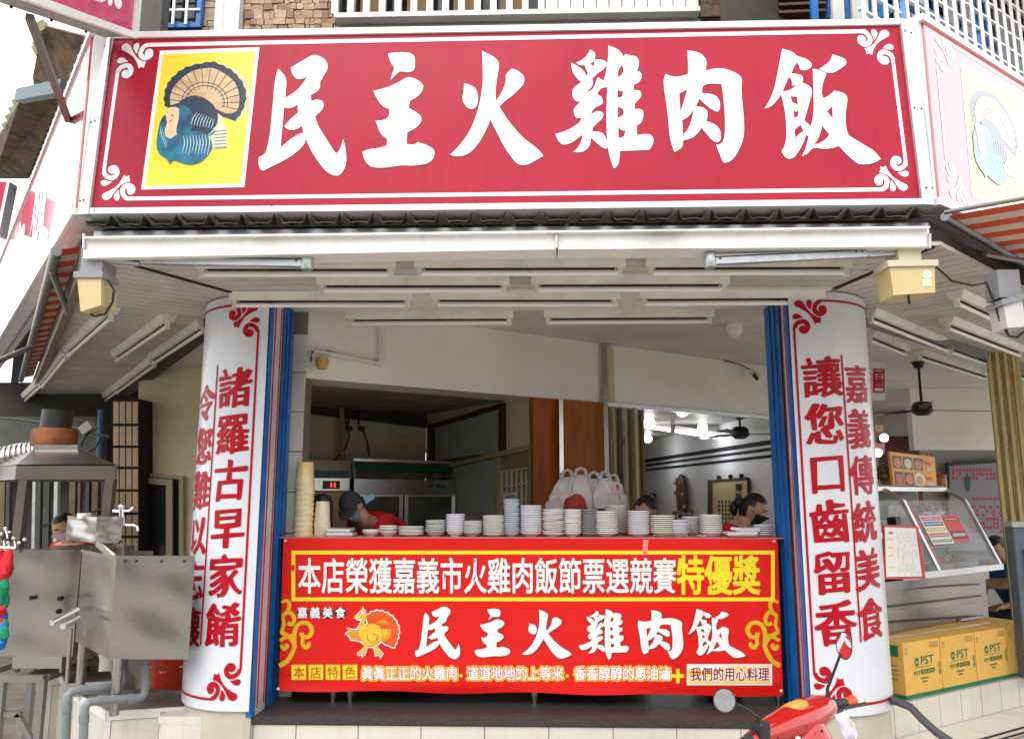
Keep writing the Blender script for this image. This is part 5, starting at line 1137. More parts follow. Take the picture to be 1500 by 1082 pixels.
M_by = mat('banner_yellow', (.88, .72, .02), .35, coat=.2); M_bw = mat('banner_white', (.84, .84, .83), .35, coat=.2); M_bo = mat('banner_gold', (.72, .45, .01), .35, coat=.2); M_bk = mat('banner_black', (.02, .02, .02), .35); M_br = mat('banner_dark_red', (.28, .005, .01), .35)
def bp(name, m, fn, off=.0015, cut=None):
    p = Print(); fn(p); return p.obj(name, m, SBn, T, off + .0012, cut=cut)
bp('yellow_frame', M_by, lambda p: p.frame(427, 806, 1135, 880, 5.6), cut=(415, 1140, 7))
for i_, c_ in enumerate('本店榮獲嘉義市火雞肉飯節票選競賽'): bp('character', M_bw, lambda p: put_text(p, c_, 436 + 34.7*i_, 817.5, 34.7, 55, .022))
bp('award_shadow', M_br, lambda p: put_text(p, '本店榮獲嘉義市火雞肉飯節票選競賽', 436.4, 818, 34.7, 55, .034), .0009)
for i_, c_ in enumerate('特優獎'): bp('yellow_character', M_by, lambda p: put_text(p, c_, 991 + 41*i_, 814, 41, 60, .034))
for x in (443, 461.5, 480, 498.5): bp('black_dot', M_bk, lambda p: p.poly(disc((x, 897.5), 8.8, 20, 1, 1)))
for i_, c_ in enumerate('嘉義美食'): bp('dot_character', M_bw, lambda p: put_text(p, c_, 435.5 + 18.5*i_, 889, 15, 17, .03), .0028)
# six brush characters
def brush_row(p, grow=0, dx=0, dy=0, only=None):
    xs_ = [(608, 675, 888, 965), (695, 747, 891, 962), (764, 838, 892, 964), (847, 921, 891, 966), (934, 1001, 893, 965), (1007, 1092, 891, 963)]
    for i, (a, b, c, d) in enumerate(xs_):
        if only is not None and i != only: continue
        _, u0, v0, u1, v1 = WORD[i]
        keys = WORD[i][0]; keys = keys if isinstance(keys, tuple) else (keys,)
        for kk in keys:
            outs, holes = GLY[kk]
            for j, o in enumerate(outs):
                f = lambda q: (a + (q[0]-u0)/(u1-u0)*(b-a) + dx, c + (q[1]-v0)/(v1-v0)*(d-c) + dy)
                p.poly([f(q) for q in o], [[f(q) for q in h] for h in holes] if j == 0 else ())
for i_ in range(6): bp('brush_character', M_bw, lambda p: brush_row(p, only=i_), .003)
for k, (dx, dy) in enumerate(((1.3, 1.1), (-.9, -.6), (-.9, .9), (1.0, -.8))): bp('brush_outline', M_br, lambda p: brush_row(p, 0, dx, dy), .0010 + k*.0003)
M_oi = mat('banner_orange_ink', (.62, .10, .0), .4)
for i_, c_ in enumerate('本店特色'): bp('yellow_square', M_by, lambda p: p.poly(rectpts(427 + i_*25, 973, 448.5 + i_*25, 995))); bp('square_character', M_oi, lambda p: put_text(p, c_, 429 + 25*i_, 975.5, 17.5, 19, .008), .0028)
L3 = (('眞眞正正的火雞肉', 529, 17.7), ('道道地地的上等米', 684, 17.7), ('香香醇醇的蔥油滷', 841, 17.7))
for t, x, w in L3:
    for j_, ch_ in enumerate(t):
        for nm, m, bd, of in (('feature_outline', M_by, .165, .0009), ('feature_shadow', MATS['banner_red'], .085, .0016), ('feature_character', M_bw, .03, .0024)):
            bp(nm, m, lambda p: put_text(p, ch_, x + j_*w, 976, w, 21, bd), of + (j_ % 2)*.00003)
def marks(p):
    p.poly(disc((675, 989), 2.6, 10)); p.poly(disc((831, 989.5), 2.6, 10)); p.poly(rectpts(990.5, 979, 995.5, 1000)); p.poly(rectpts(984, 987, 990.4, 992)); p.poly(rectpts(995.6, 987, 1002, 992))
bp('separators', M_by, marks)
bp('motto_border', M_bw, lambda p: p.poly(rectpts(1006, 972, 1131, 1003)), cut=(1000, 1135, 7)); bp('motto_panel', mat('banner_pale_yellow', (.85, .62, .12), .35), lambda p: p.poly(rectpts(1008.5, 974.5, 1128.5, 1000.5)), .0022, cut=(1000, 1135, 7))
bp('motto_outline', M_bw, lambda p: put_text(p, '我們的用心料理', 1011, 977, 16.5, 21, .10, dx=16.6), .003); bp('motto_lettering', M_br, lambda p: put_text(p, '我們的用心料理', 1011, 977, 16.5, 21, .02, dx=16.6), .004)
def curls(p, mir=False):
    f = lambda x, y: ((x if not mir else 1552 - x), y)
    S_ = lambda pts, w: p.stroke([f(*q) for q in pts], w, 4)
    S_([(412,882),(420,879),(424,886),(420,896),(413,902)], [4,5,6,5,5])
    S_([(413,902),(424,896),(431,905),(428,914),(421,912)], [5,6,6,5,6]); S_([(412,925),(416,914),(414,903)], [5,5,4])
    S_([(411,924),(423,931),(434,929)], [6,6,5]); S_([(432,948),(431,928),(437,914),(450,912),(457,922),(452,932),(443,931),(442,926)], [6,6.5,6,6,6.5,6,5,8])
    S_([(444,931),(443,942),(448,948),(453,944),(451,941)], [5,6,6,5,6]); S_([(432,946),(427,958),(420,968),(409,975)], [6,6.5,6.5,7])
    S_([(410,938),(422,932),(430,942),(431,950)], [5,5,5,5]); S_([(412,944),(416,950),(421,946),(418,943)], [5,6,5,5])
bp('cloud_curls', M_bo, lambda p: curls(p)); bp('cloud_curls', M_bo, lambda p: curls(p, True))
# little turkey drawing
f6 = lambda u, v: (400 + u/6.76, 860 + v/6.76)
def zz(pts, n=2): return [f6(*p) for p in smooth_outline(pts, n, 60)]
tail = [(925,290),(960,262),(1010,240),(1060,238),(1110,252),(1160,280),(1195,315),(1222,360),(1238,410),(1235,460),(1225,510),(1208,560),(1195,588),(1140,565),(1080,530),(980,420)]
tail = [tuple(Vector(q) + (Vector(q) - Vector((1040, 430))).normalized()*(7 if i % 2 else -5)) for i, q in enumerate(smooth_outline(tail, 2))]
body = [(905,245),(885,240),(870,262),(880,285),(885,320),(870,370),(845,400),(838,450),(855,500),(890,545),(930,575),(970,580),(1030,560),(1070,520),(1088,470),(1080,420),(1050,380),(1010,358),(970,355),(930,370),(910,385),(905,350),(925,300),(925,262)]
lwing = [(840,428),(790,425),(735,408),(760,440),(725,460),(765,480),(775,510),(810,512),(850,528),(870,520),(850,480)]
leg1 = [(890,545),(900,600),(850,640),(848,660),(880,655),(878,680),(905,650),(925,600),(935,575)]; leg2 = [(985,580),(1010,620),(1020,650),(1010,665),(1045,660),(1050,690),(1065,665),(1080,650),(1045,625),(1030,600),(1035,560)]
head_ = [(905,240),(880,205),(870,235),(850,262),(812,290),(850,310),(870,300)]
def grow(pts, k):
    c = Vector((sum(p[0] for p in pts)/len(pts), sum(p[1] for p in pts)/len(pts))); return [tuple(Vector(p) + (Vector(p)-c).normalized()*k) for p in pts]
def multi(p, k):
    for s in (tail, body, lwing, leg1, leg2, head_): p.poly(zz(grow(s, k), 1))
def layer(nm, m, shapes, k, off): bp(nm, m, lambda p: [p.poly(zz(grow(s, k), 1)) for s in shapes], off)
for i, s in enumerate((tail, body, lwing, leg1, leg2, head_)): layer('drawing_halo', M_bw, [s], 19, .0010 + i*.00006)
for i, s in enumerate((tail, lwing)): layer('drawing_outline', M_bk, [s], 4.5, .0018 + i*.0001); 
M_or = mat('banner_orange', (.78, .09, .01), .4); M_or2 = mat('banner_light_orange', (.85, .28, .02), .4); M_ty = mat('banner_turkey_yellow', (.85, .50, .04), .4)
layer('tail_feathers', M_or, [tail], 0, .0022); bp('tail_glow', M_or2, lambda p: p.poly([f6(*q) for q in disc((1085, 425), 92, 24, .95, 1.15)]), .0024); bp('tail_glow', M_ty, lambda p: p.poly([f6(*q) for q in disc((1080, 430), 55, 20, .95, 1.15)]), .0025); layer('left_wing', M_or2, [lwing], 0, .0023)
for i, s in enumerate((leg1, leg2, head_, body)): layer('drawing_outline', M_bk, [s], 4.5, .0026 + i*.0001); layer('drawing_body', M_ty, [s], 0, .0031 + i*.0001)
bp('drawing_lines', M_bk, lambda p: [p.stroke([f6(*q) for q in s], .7, 3) for s in ([(930,460),(935,500),(960,535),(1000,548),(1040,535)], [(985,458),(1020,470),(1045,490),(1020,500)], [(1015,500),(1045,515),(1015,520)])], .0038)
bp('drawing_eye', M_bw, lambda p: p.poly([f6(*q) for q in disc((884, 255), 15, 12)]), .0038); bp('drawing_pupil', M_bk, lambda p: p.poly([f6(*q) for q in disc((880, 258), 6, 8)]), .0042)
bp('drawing_beak', M_by, lambda p: p.poly([f6(*q) for q in [(870,275),(830,285),(812,298),(825,308),(860,302)]]), .0040)
for x, y in ((418, 791.5), (407.5, 1008), (1134, 792), (1144.5, 1011)): MB().tube([SBn(x, y, -.002), SBn(x, y, .004)], .008, 12).build('eyelet', M_gal, T)
bp('tape_patch', mat('old_tape', (.75, .25, .2), .3), lambda p: p.poly([(942, 790), (950, 790), (948, 812), (941, 813)]), .0016)
solo(MB().slab([Vector((xa - .02, CY - .012, ztop + .0)), Vector((xb + .03, CY - .012, ztop)), Vector((xb + .03, CY + .25, ztop)), Vector((xa - .02, CY + .25, ztop))], (0, 0, .003)), 'counter_cover', mat('pink_cloth', (.6, .25, .22), .7), 'thin pinkish cover sheet along the front edge of the counter top', 'table cover')
# ------------------------------------------------------------------ crockery
M_cer = {'w': mat('ceramic_white', (.78, .78, .76), .18, coat=.4), 'c': mat('ceramic_ivory', (.70, .71, .58), .2, coat=.4), 'g': mat('melamine_grey', (.26, .27, .28), .3), 'b': mat('ceramic_blue_grey', (.50, .55, .62), .2, coat=.4), 'v': mat('melamine_white', (.72, .73, .80), .25, coat=.3), 'e': mat('ceramic_green_grey', (.56, .59, .54), .22, coat=.4)}
_pl = {}
SZ = ztop + .0035
def crock(kind, r, h, m):
    key = (kind, round(r, 3), round(h, 3), m)
    if key in _pl: return _pl[key]
    if kind == 'plate': prof = [(0, .0), (r*.52, 0), (r*.55, .004), (r*.93, h*.62), (r, h*.85), (r*.995, h), (r*.9, h*.8), (r*.5, .008), (0, .007)]
    elif kind == 'bowl': prof = [(0, 0), (r*.45, 0), (r*.47, .006), (r*.76, h*.35), (r*.90, h - .0075), (r*.985, h - .0055), (r, h - .002), (r*.99, h), (r*.93, h), (r*.72, h*.5), (r*.4, .012), (0, .011)]
    else: prof = [(0, 0), (r*.8, 0), (r*.84, .004), (r*.93, h*.5), (r*.94, h*.93), (r, h*.95), (r, h), (r*.95, h), (r*.9, h*.5), (r*.78, .008), (0, .008)]
    mb = MB().lathe(prof, 26); mb.f = [f[::-1] for f in mb.f]; me_o = mb.build('dish', M_cer[m]); me = me_o.data; bpy.data.objects.remove(me_o); _pl[key] = me; return me
ORD = ['topmost', 'second from the top', 'third from the top', 'fourth from the top', 'fifth from the top', 'sixth from the top', 'seventh from the top', 'eighth from the top', 'ninth from the top']
ORB = ['lowest', 'second from the bottom', 'third from the bottom', 'fourth from the bottom', 'fifth from the bottom', 'sixth from the bottom', 'seventh from the bottom', 'eighth from the bottom', 'ninth from the bottom']
def which(k, n): return ORB[k] if k < n/2 and k < 9 else ORD[n-1-k]
def stack(px, w, ytop_, n, kind, m, Y, h, lab, jit=.002, tilt=.0):
    head_, place = lab.split('|')
    p = U(px, 786, Y); r = w/2*Y/FPX*1.02; zt_ = U(px, ytop_, Y).z
    for k in range(n):
        step = (zt_ - SZ - h)/(max(1, n-1)); me = crock(kind, r, h, m)
        o = bpy.data.objects.new({'plate': 'plate', 'bowl': 'bowl'}[kind], me); COL.objects.link(o)
        o.location = (p.x + random.uniform(-jit, jit), Y + .07 + random.uniform(-jit, jit), SZ + step*k); o.rotation_euler = (random.uniform(-tilt, tilt), random.uniform(-tilt, tilt), random.uniform(0, 6))
        tag(o, head_ + ', ' + which(k, n) + ' in ' + place, kind, head_ + 's in ' + place)
YB = 4.66
ST = [(540, 26, 776, 2, 'bowl', 'w', .030, 'shallow white bowl|the lone pair by the packets', .004, .01),
 (567, 27, 770, 4, 'bowl', 'w', .034, 'white bowl|the slanting little pile', .006, .05),
 (600, 37, 771, 6, 'plate', 'w', .018, 'wide white plate|the low wide pile', .003, .02),
 (636, 30, 762, 6, 'bowl', 'e', .036, 'grey rimmed bowl|the pile of deep bowls', .003, .02),
 (665, 28, 753, 8, 'bowl', 'v', .040, 'thick white bowl|the smooth even column', .001, 0),
 (691, 28, 763, 8, 'bowl', 'e', .03, 'pale green grey bowl|the low column', .002, .01),
 (722, 32, 755, 12, 'plate', 'w', .018, 'white plate|the ridged stack by the blue bowls', .002, .01),
 (749, 23, 731, 18, 'bowl', 'b', .026, 'blue grey patterned bowl|the tallest thin stack', .002, .02),
 (778, 31, 740, 17, 'bowl', 'v', .026, 'grey white bowl|the tall stack beside the blue bowls', .002, .01),
 (811, 32, 746, 15, 'plate', 'w', .018, 'white plate|the untidy stack left of the head scarf', .004, .055),
 (840, 26, 746, 14, 'bowl', 'w', .026, 'creamy white bowl|the stack below the head scarf', .002, .01),
 (865, 23, 746, 13, 'bowl', 'g', .024, 'dark grey bowl|the only grey stack', .001, 0),
 (890, 33, 749, 12, 'bowl', 'w', .026, 'white bowl|the front stack beside the grey one', .003, .015),
 (938, 31, 748, 14, 'bowl', 'v', .024, 'bluish white bowl|the ribbed stack before the black haired worker', .002, .01),
 (974, 36, 755, 9, 'bowl', 'c', .030, 'ivory bowl|the pale yellowish stack', .001, 0),
 (997, 30, 762, 7, 'bowl', 'v', .03, 'white bowl|the small stack before the ivory bowls', .002, .01),
 (1046, 32, 754, 9, 'bowl', 'w', .030, 'white bowl|the tall stack before the framed calligraphy', .002, .015),
 (1124, 28, 769, 5, 'plate', 'v', .018, 'white plate|the low pile by the right jamb', .002, .01)]
for px, w, yt, n, kind, m, h, lab, jit, tilt in ST: stack(px, w, yt, n, kind, m, YB, h, lab, jit, tilt)
stack(904, 31, 740, 14, 'bowl', 'w', YB + .16, .026, 'white bowl|the taller stack behind the front one', .002, .01)
stack(1018, 30, 757, 8, 'bowl', 'w', YB + .14, .03, 'white bowl|the stack half behind the small one', .002, .01)
# plastic tubs, translucent
M_tub = mat('translucent_tub', (.78, .56, .14), .25, var=.4, vscale=9, vcol=(.78, .70, .48), coat=.3)
M_cer['t'] = M_tub; M_cer['u'] = mat('pale_tub', (.74, .62, .34), .25, var=.25, vscale=4, vcol=(.76, .72, .6), coat=.3)
def tubs(px, w, yt, n, m, Y, lab):
    p = U(px, 785, Y); r = w/2*Y/FPX; zt_ = U(px, yt, Y).z; h = .13; step = (zt_ - SZ - h)/(n-1)
    mb = MB().lathe([(0, h), (r*.78, h), (r*.80, h*.985), (r*.93, .014), (r, .012), (r, 0), (r*.94, 0), (r*.9, .01), (r*.76, h*.95), (0, h*.95)], 26); o0 = mb.build('dish', M_cer[m]); me = o0.data; bpy.data.objects.remove(o0)
    for k in range(n):
        o = bpy.data.objects.new('food_tub', me); COL.objects.link(o); o.location = (p.x + random.uniform(-.003, .003), Y + .08, SZ + step*k); tag(o, lab.split('|')[0] + ', ' + which(k, n) + ' in ' + lab.split('|')[1], 'tub', lab.split('|')[0] + 's')
tubs(438, 29, 676, 11, 't', YB, 'upturned yellow translucent tub|the tall stack')
tubs(466, 24, 734, 8, 'u', YB + .03, 'upturned pale yellow tub|the short stack before the black pot')
solo(MB().lathe([(0, 0), (.055, 0), (.07, .05), (.07, .19), (.055, .235), (.02, .25), (0, .25)], 22, (U(468, 785, 4.95).x, 4.98, SZ)), 'black_pot', M_blk, 'round black pot standing behind the short tub stack', 'pot')
# packets
def packet(px0, px1, y, Y, h, lab, cat, m):
    a, b = U(px0, 785, Y), U(px1, 785, Y); z = U(px0, y, Y).z; mb = MB(); n = 6
    bm = MB().bev((a.x, Y, z), (b.x, Y + .14, z + h), min(h*.45, .01))
    for v in bm.v: v.z += .003*math.sin(v.x*60 + v.y*30)
    solo(bm, 'packet', m, lab, cat, 'white packets on the counter')
M_pack = mat('packet_film', (.76, .77, .78), .2, coat=.5, bump=.6, bscale=25)
packet(476, 517, 785.5, YB, .022, 'lower flat white packet at the left of the counter', 'packet', M_pack); packet(475, 513, 779, YB + .01, .020, 'upper flat white packet at the left of the counter', 'packet', M_pack)
packet(1066, 1112, 785.5, YB, .025, 'lower flat white packet right of the bowls', 'packet', M_pack); packet(1078, 1116, 778.5, YB + .01, .022, 'upper flat white packet right of the bowls', 'packet', M_pack)
# hanging plastic bags
M_bag = mat('plastic_bag', (.84, .80, .79), .3, var=.15, vscale=9, trans=.12, coat=.2)
T0 = thing('bag_rail', 'dark rail carrying the white plastic bags before the brown panels', 'rail', U(860, 700, 5.6))
MB().tube([U(822, 697, 5.62), U(912, 699, 5.62)], .006, 8).build('rod', M_blk, T0); MB().bar(U(822, 692, 5.62), U(822, 790, 5.62), .014).build('post', M_blk, T0); MB().bar(U(912, 694, 5.62), U(912, 790, 5.62), .014).build('post', M_blk, T0)
def bag(px, w0, w1, y0, y1, Y, seed, lab):
    rnd = random.Random(seed); mb = MB(); n, m = 36, 10; ph = [rnd.uniform(0, 6) for _ in range(4)]
    for j in range(m + 1):
        v = j/m; py = y0 + (y1 - y0)*v; W = (w0 + (w1 - w0)*min(1, v*1.6))*Y/FPX/2*(1 if v > .08 else .5); c = U(px + seed % 3*v, py, Y)
        for i in range(n):
            a = 2*math.pi*i/n; fold = 1 + .16*math.sin(5*a + ph[0] + 2*v)*(1 - .3*v) + .11*math.sin(11*a + ph[1] + 1.5*math.sin(6*v)) + .07*math.sin(17*a + 9*v) + .05*math.sin(13*v + 3*a)
            mb.v.append(Vector((c.x + W*math.cos(a)*fold, Y + W*.5*math.sin(a)*fold, c.z)))
    mb.f = [(j*n+i, j*n+(i+1) % n, (j+1)*n+(i+1) % n, (j+1)*n+i) for j in range(m) for i in range(n)]; mb.smooth = [True]*len(mb.f)
    mb.f.append(tuple(range(n))[::-1]); mb.smooth.append(False); mb.f.append(tuple(range(m*n, m*n+n))); mb.smooth.append(False)
    T = thing('plastic_bag', lab, 'bag', U(px, y1, Y), 'white plastic bags on the rail'); mb.build('bag_body', M_bag, T)
    q = [U(px - w0*.45, y0 + 2, Y), U(px - w0*.3, y0 - 7, Y), U(px, y0 - 10, Y), U(px + w0*.3, y0 - 7, Y), U(px + w0*.45, y0 + 2, Y)]; MB().tube(q, [.012, .012, .010, .012, .012], 8).build('handle', M_bag, T)
for a in ((831, 18, 56, 698, 748, 5.56, 1, 'widest white plastic bag, leftmost on the rail'), (851, 20, 40, 695, 748, 5.50, 2, 'white plastic bag second from the left on the rail'), (870, 18, 36, 701, 748, 5.54, 3, 'middle white plastic bag on the rail'),
          (886, 15, 32, 700, 744, 5.48, 4, 'white plastic bag second from the right on the rail'), (899, 15, 32, 705, 742, 5.56, 5, 'rightmost white plastic bag with pink print on the rail')): bag(*a)
p_ = Print(); p_.poly([(902,709),(907,711),(906,718),(903,716)]); p_.poly([(906,726),(910,728),(908,731)]); 
b_ = [o for o in COL.objects if o.get('label', '').startswith('rightmost white plastic')][0]
p_.obj('pink_print', mat('pink_ink', (.75, .08, .16), .5), lambda a, b, o=0: U(a, b, 5.56 - .10 - o), b_, .002)
# ------------------------------------------------------------------ right street side
FRN = RN
tw = bpy.data.objects.new('platform_wall_right', None); COL.objects.link(tw); struct(tw)
for i in range(22):
    for z0, z1 in ((.565, ZP - .004),):
        a = face0 + dirc*(.02 + i*.22) + nc*.002; b = face0 + dirc*(.02 + (i+1)*.22 - .006) + nc*.002
        MB().slab([a + Vector((0, 0, z0)), b + Vector((0, 0, z0)), b + Vector((0, 0, z1)), a + Vector((0, 0, z1))], nc*.007).build('tile', M_tile, tw)
# tile apron round the right column foot
for i in range(2):
    x0 = 1.3 + i*.36
for k, (px0, px1) in enumerate(((1180, 1258), (1259, 1306))):
    a, b = UZ(px0, 1056 - 6*k, .70), UZ(px1, 1050 - 8*k, .70)
sp0 = bpy.data.objects.new('step_right', None); COL.objects.link(sp0); struct(sp0)
# two steps with metal strips
for k, (z, w) in enumerate(((.56, .36), (.36, .9))):
    w0 = 0 if k == 0 else .36
    a = Vector((1.0, 4.0, 0)) if False else face0 + nc*(.01 + w0) - dirc*1.2; b = a + dirc*9
    q = [a, b, b + nc*(w - w0), a + nc*(w - w0)]
    MB().prism([(p.x, p.y) for p in q[::-1]], .01, z).build('step', M_grout, sp0)
    for i in range(22):
        p = a + dirc*(i*.40); wv = (w - w0)
        MB().slab([p + nc*.003, p + dirc*.395 + nc*.003, p + dirc*.395 + nc*(wv - .015), p + nc*(wv - .015)], (0, 0, .004)).build('tile', M_tile, sp0).location.z = z + .001
        MB().slab([p + nc*wv + Vector((0,0,.0)), p + dirc*.395 + nc*wv, p + dirc*.395 + nc*wv + Vector((0,0,z - .03)), p + nc*wv + Vector((0,0,z - .03))], nc*.006).build('tile', M_tile, sp0)
    for off in (wv - .10, wv - .045):
        MB().bar(a + nc*off + Vector((0, 0, z + .007)), b + nc*off + Vector((0, 0, z + .007)), .012, .008).build('dark_strip', M_black_line, sp0)
    MB().bar(a + nc*(wv - .008) + Vector((0, 0, z + .001)), b + nc*(wv - .008) + Vector((0, 0, z + .001)), .016, .018).build('metal_nosing', M_steelb, sp0)
# cartons
M_card = mat('carton_board', (.72, .42, .09), .75, var=.06, vscale=8); M_cg = mat('carton_green', (.01, .16, .06), .6)
# carton row runs along the platform edge
hb = (U(1328, 942, cb[0].y).z - ZP)
labs = ['yellow carton printed PST in green, nearest the right column', 'yellow carton printed PST in green, second from the column', 'yellow carton printed PST in green, third from the column', 'yellow carton printed PST in green, cut by the right picture edge']
for i in range(4):
    o = cb[0] + dirc*(Lc*i); o.z = ZP + .001; w = Lc - .008; dp = .30
    T = thing('carton', labs[i], 'carton', o, 'cartons on the right platform edge')
    P = lambda s, z, off=0, o=o: o + dirc*s + nc*off + Vector((0, 0, z))
    mb = MB().hexa([P(0,0), P(w,0), P(w,0,-dp), P(0,0,-dp)], [P(0,hb), P(w,hb), P(w,hb,-dp), P(0,hb,-dp)]); mb.build('board', M_card, T)
    MB().slab([P(-.001, 0, .0012), P(w+.001, 0, .0012), P(w+.001, .022, .0012), P(-.001, .022, .0012)], nc*-.001).build('green_band', M_cg, T)
    MB().slab([P(-.0015, 0, .001), P(-.0015, .022, .001), P(-.0015, .022, -dp), P(-.0015, 0, -dp)], dirc*.001).build('green_band', M_cg, T)
    MB().slab([P(.01, hb+.0005, -dp/2-.02), P(w-.01, hb+.0005, -dp/2-.02), P(w-.01, hb+.0005, -dp/2+.02), P(.01, hb+.0005, -dp/2+.02)], (0,0,.001)).build('tape', mat('packing_tape', (.62, .52, .38), .2), T)
    S_ = lambda a, b, off=0: P(a*w, hb*(1 - b), off)
    pr = Print(); pr.poly(disc((.34, .37), .065, 16, 1, 1.0*w/hb*1.05)); pr.obj('logo_disc', M_cg, S_, T, .0016)
    pr = Print(); pr.stroke([(.29,.35),(.34,.37),(.39,.35)], .012, 2); pr.stroke([(.29,.40),(.34,.385),(.39,.40)], .012, 2); pr.obj('logo_mark', M_card, S_, T, .0024)
    def latin(text, x0, y0, cw, ch, bold, p): put_text(p, text, x0, y0, cw, ch, bold)
    pr = Print()
    for j, c_ in enumerate('PST'): put_text(pr, c_, .44 + j*.115, .25, .22, .22, .02)
    for j, c_ in enumerate('PST'): put_text(pr, c_, .24 + j*.055, .52, .11, .10, .02)
    put_text(pr, '餐盒紙容器', .42, .515, .08, .10, .02)
    for (x0, x1, y, hh) in ((.27,.75,.465,.012), (.42,.62,.66,.03), (.46,.58,.72,.03), (.08,.25,.93,.018), (.3,.45,.93,.018)):
        k_ = 0; x = x0
        while x < x1: pr.poly(rectpts(x, y, x + .012, y + hh)); x += .018
    for y in (.50, .62): pr.frame(.93, y - .06, .975, y + .04, .012)
    pr.poly(disc((.952, .61), .018, 8)); pr.frame(.05, .10, .11, .2, .008); pr.frame(.73, .06, .95, .15, .006)
    for j in range(3): pr.poly(rectpts(.75, .085 + j*.02, .93, .09 + j*.02))
    pr.obj('print', M_cg, S_, T, .0016)
    if i == 0:
        S2 = lambda a, b, off=0: P(-off, hb*(1-b), -a*dp)
        pr = Print(); pr.frame(.55, .06, .95, .26, .02); pr.poly(rectpts(.1, .06, .28, .26)); pr.poly(rectpts(.32, .08, .5, .12)); pr.poly(rectpts(.32, .15, .5, .24))
        for j in range(4): pr.poly(rectpts(.6, .09 + j*.04, .9, .11 + j*.04)); pr.poly(rectpts(.15, .42 + j*.08, .8, .435 + j*.08))
        pr.obj('side_print', M_cg, S2, T, .0016)
# grey hose
solo(MB().tube([UZ(1290, 1026, ZP + .02)] + [U(x, y, Y) for x, y, Y in ((1312,1026,4.40),(1334,1035,4.34),(1350,1052,4.28),(1372,1072,4.2),(1400,1090,4.15))], .02, 12), 'grey_hose', mat('hose_grey', (.06, .065, .07), .55), 'thick dark grey hose sagging from the column foot below the cartons', 'hose')
# steel counter with panels
M_ds = mat('dull_steel', (.34, .315, .29), .28, metal=1, var=.25, vscale=1.5, rvar=.05)
T = thing('steel_cabinet', 'dull stainless steel cabinet with pressed panels under the glass display case', 'cabinet', U(1370, 920, 5.45))
Ya = 5.35
def SC(px, py, off=0): return UP(px, py, SC0 + SCn*off, SCn)
ca, cb_ = U(1296, 850, 5.15), U(1443, 845, 5.95); SCd = Vector((cb_.x - ca.x, cb_.y - ca.y, 0)).normalized(); SCn = Vector((SCd.y, -SCd.x, 0)); SC0 = Vector((ca.x, ca.y, 0))
zc = SC(1370, 843).z; Lb = Vector((cb_.x - ca.x, cb_.y - ca.y, 0)).length
Pc = lambda s, z, off=0: SC0 + SCd*s + SCn*off + Vector((0, 0, z))
MB().hexa([Pc(-.3, ZP), Pc(Lb, ZP), Pc(Lb, ZP, -.6), Pc(-.3, ZP, -.6)], [Pc(-.3, zc-.06), Pc(Lb, zc-.06), Pc(Lb, zc-.06, -.6), Pc(-.3, zc-.06, -.6)]).build('carcass', M_ds, T)
MB().hexa([Pc(-.3, zc-.058, .02), Pc(Lb+.02, zc-.058, .02), Pc(Lb+.02, zc-.058, -.62), Pc(-.3, zc-.058, -.62)], [Pc(-.3, zc, .02), Pc(Lb+.02, zc, .02), Pc(Lb+.02, zc, -.62), Pc(-.3, zc, -.62)]).build('worktop', M_ds, T)
def panel(x0, x1, y0a, y0b, y1a, y1b, nm, off):
    MB().slab([SC(x0, y1a, off), SC(x1, y1b, off), SC(x1, y0b, off), SC(x0, y0a, off)], SCn*-.02).build(nm, M_ds, T)
panel(1296, 1434, 872, 862, 886, 882, 'pressed_panel', .006); panel(1296, 1438, 894, 882, 908, 900, 'pressed_rail', .016); panel(1296, 1438, 913, 903, 938, 922, 'pressed_panel', .008)
MB().bar(SC(1296, 888.5, .012), SC(1436, 872, .012), .012, .012).build('groove', M_blk, T); MB().bar(SC(1296, 864, .012), SC(1434, 855, .012), .010, .010).build('groove', M_blk, T); MB().bar(SC(1296, 911.5, .012), SC(1438, 901, .012), .012, .010).build('groove', M_blk, T)
q = [(1408,906),(1438,902),(1438,915),(1410,919)]
MB().slab([SC(x, y, .03) for x, y in q], SCn*-.02).build('grille_frame', M_gal, T)
for y in (908.5, 912.5): MB().bar(SC(1411, y + 1, .034), SC(1437, y - 3, .034), .006).build('grille_slot', M_blk, T)
# glass display case on the cabinet
T = thing('display_case', 'glass food display case with slanted front, stickers and dishes inside, beside the right column', 'display case', Pc(.5, zc))
def SD(px, py, off=0): return UP(px, py, SC0 + SCn*off, SCn)
b0, b1 = SD(1368, 839, .0), SD(1458, 838, .0)
zz0 = zc + .002
lc = SD(1374, 843); rc = SD(1457, 839)
s0 = (lc - SC0).dot(SCd); s1 = (rc - SC0).dot(SCd)
zt_ = SD(1330, 716, -.30).z; sb = -.24      # top edge set back from the bottom edge
G = lambda s, z, off=0: SC0 + SCd*s + SCn*off + Vector((0, 0, z))
topo = lambda t: sb*t; H_ = zt_ - zz0
s1 = s0 + .90; sl = s0 - .5
def rail(a, b, w, nm='frame', m=None): MB().bar(a, b, w).build(nm, m or M_frame, T)
M_alu = mat('aluminium', (.62, .63, .64), .3, metal=.9)
for s in (sl, s0, s1):
    rail(G(s, zz0 + .01, .01), G(s, zz0 + H_*.86, sb*.86), .03, 'slanted_post', M_alu); rail(G(s, zz0 + H_*.86, sb*.86), G(s, zz0 + H_, sb - .10), .026, 'corner_post', M_alu)
    rail(G(s, zz0, -.58), G(s, zz0 + H_, -.58), .025, 'rear_post', M_alu); rail(G(s, zz0 + H_, sb - .10), G(s, zz0 + H_, -.58), .025, 'top_rail', M_alu)
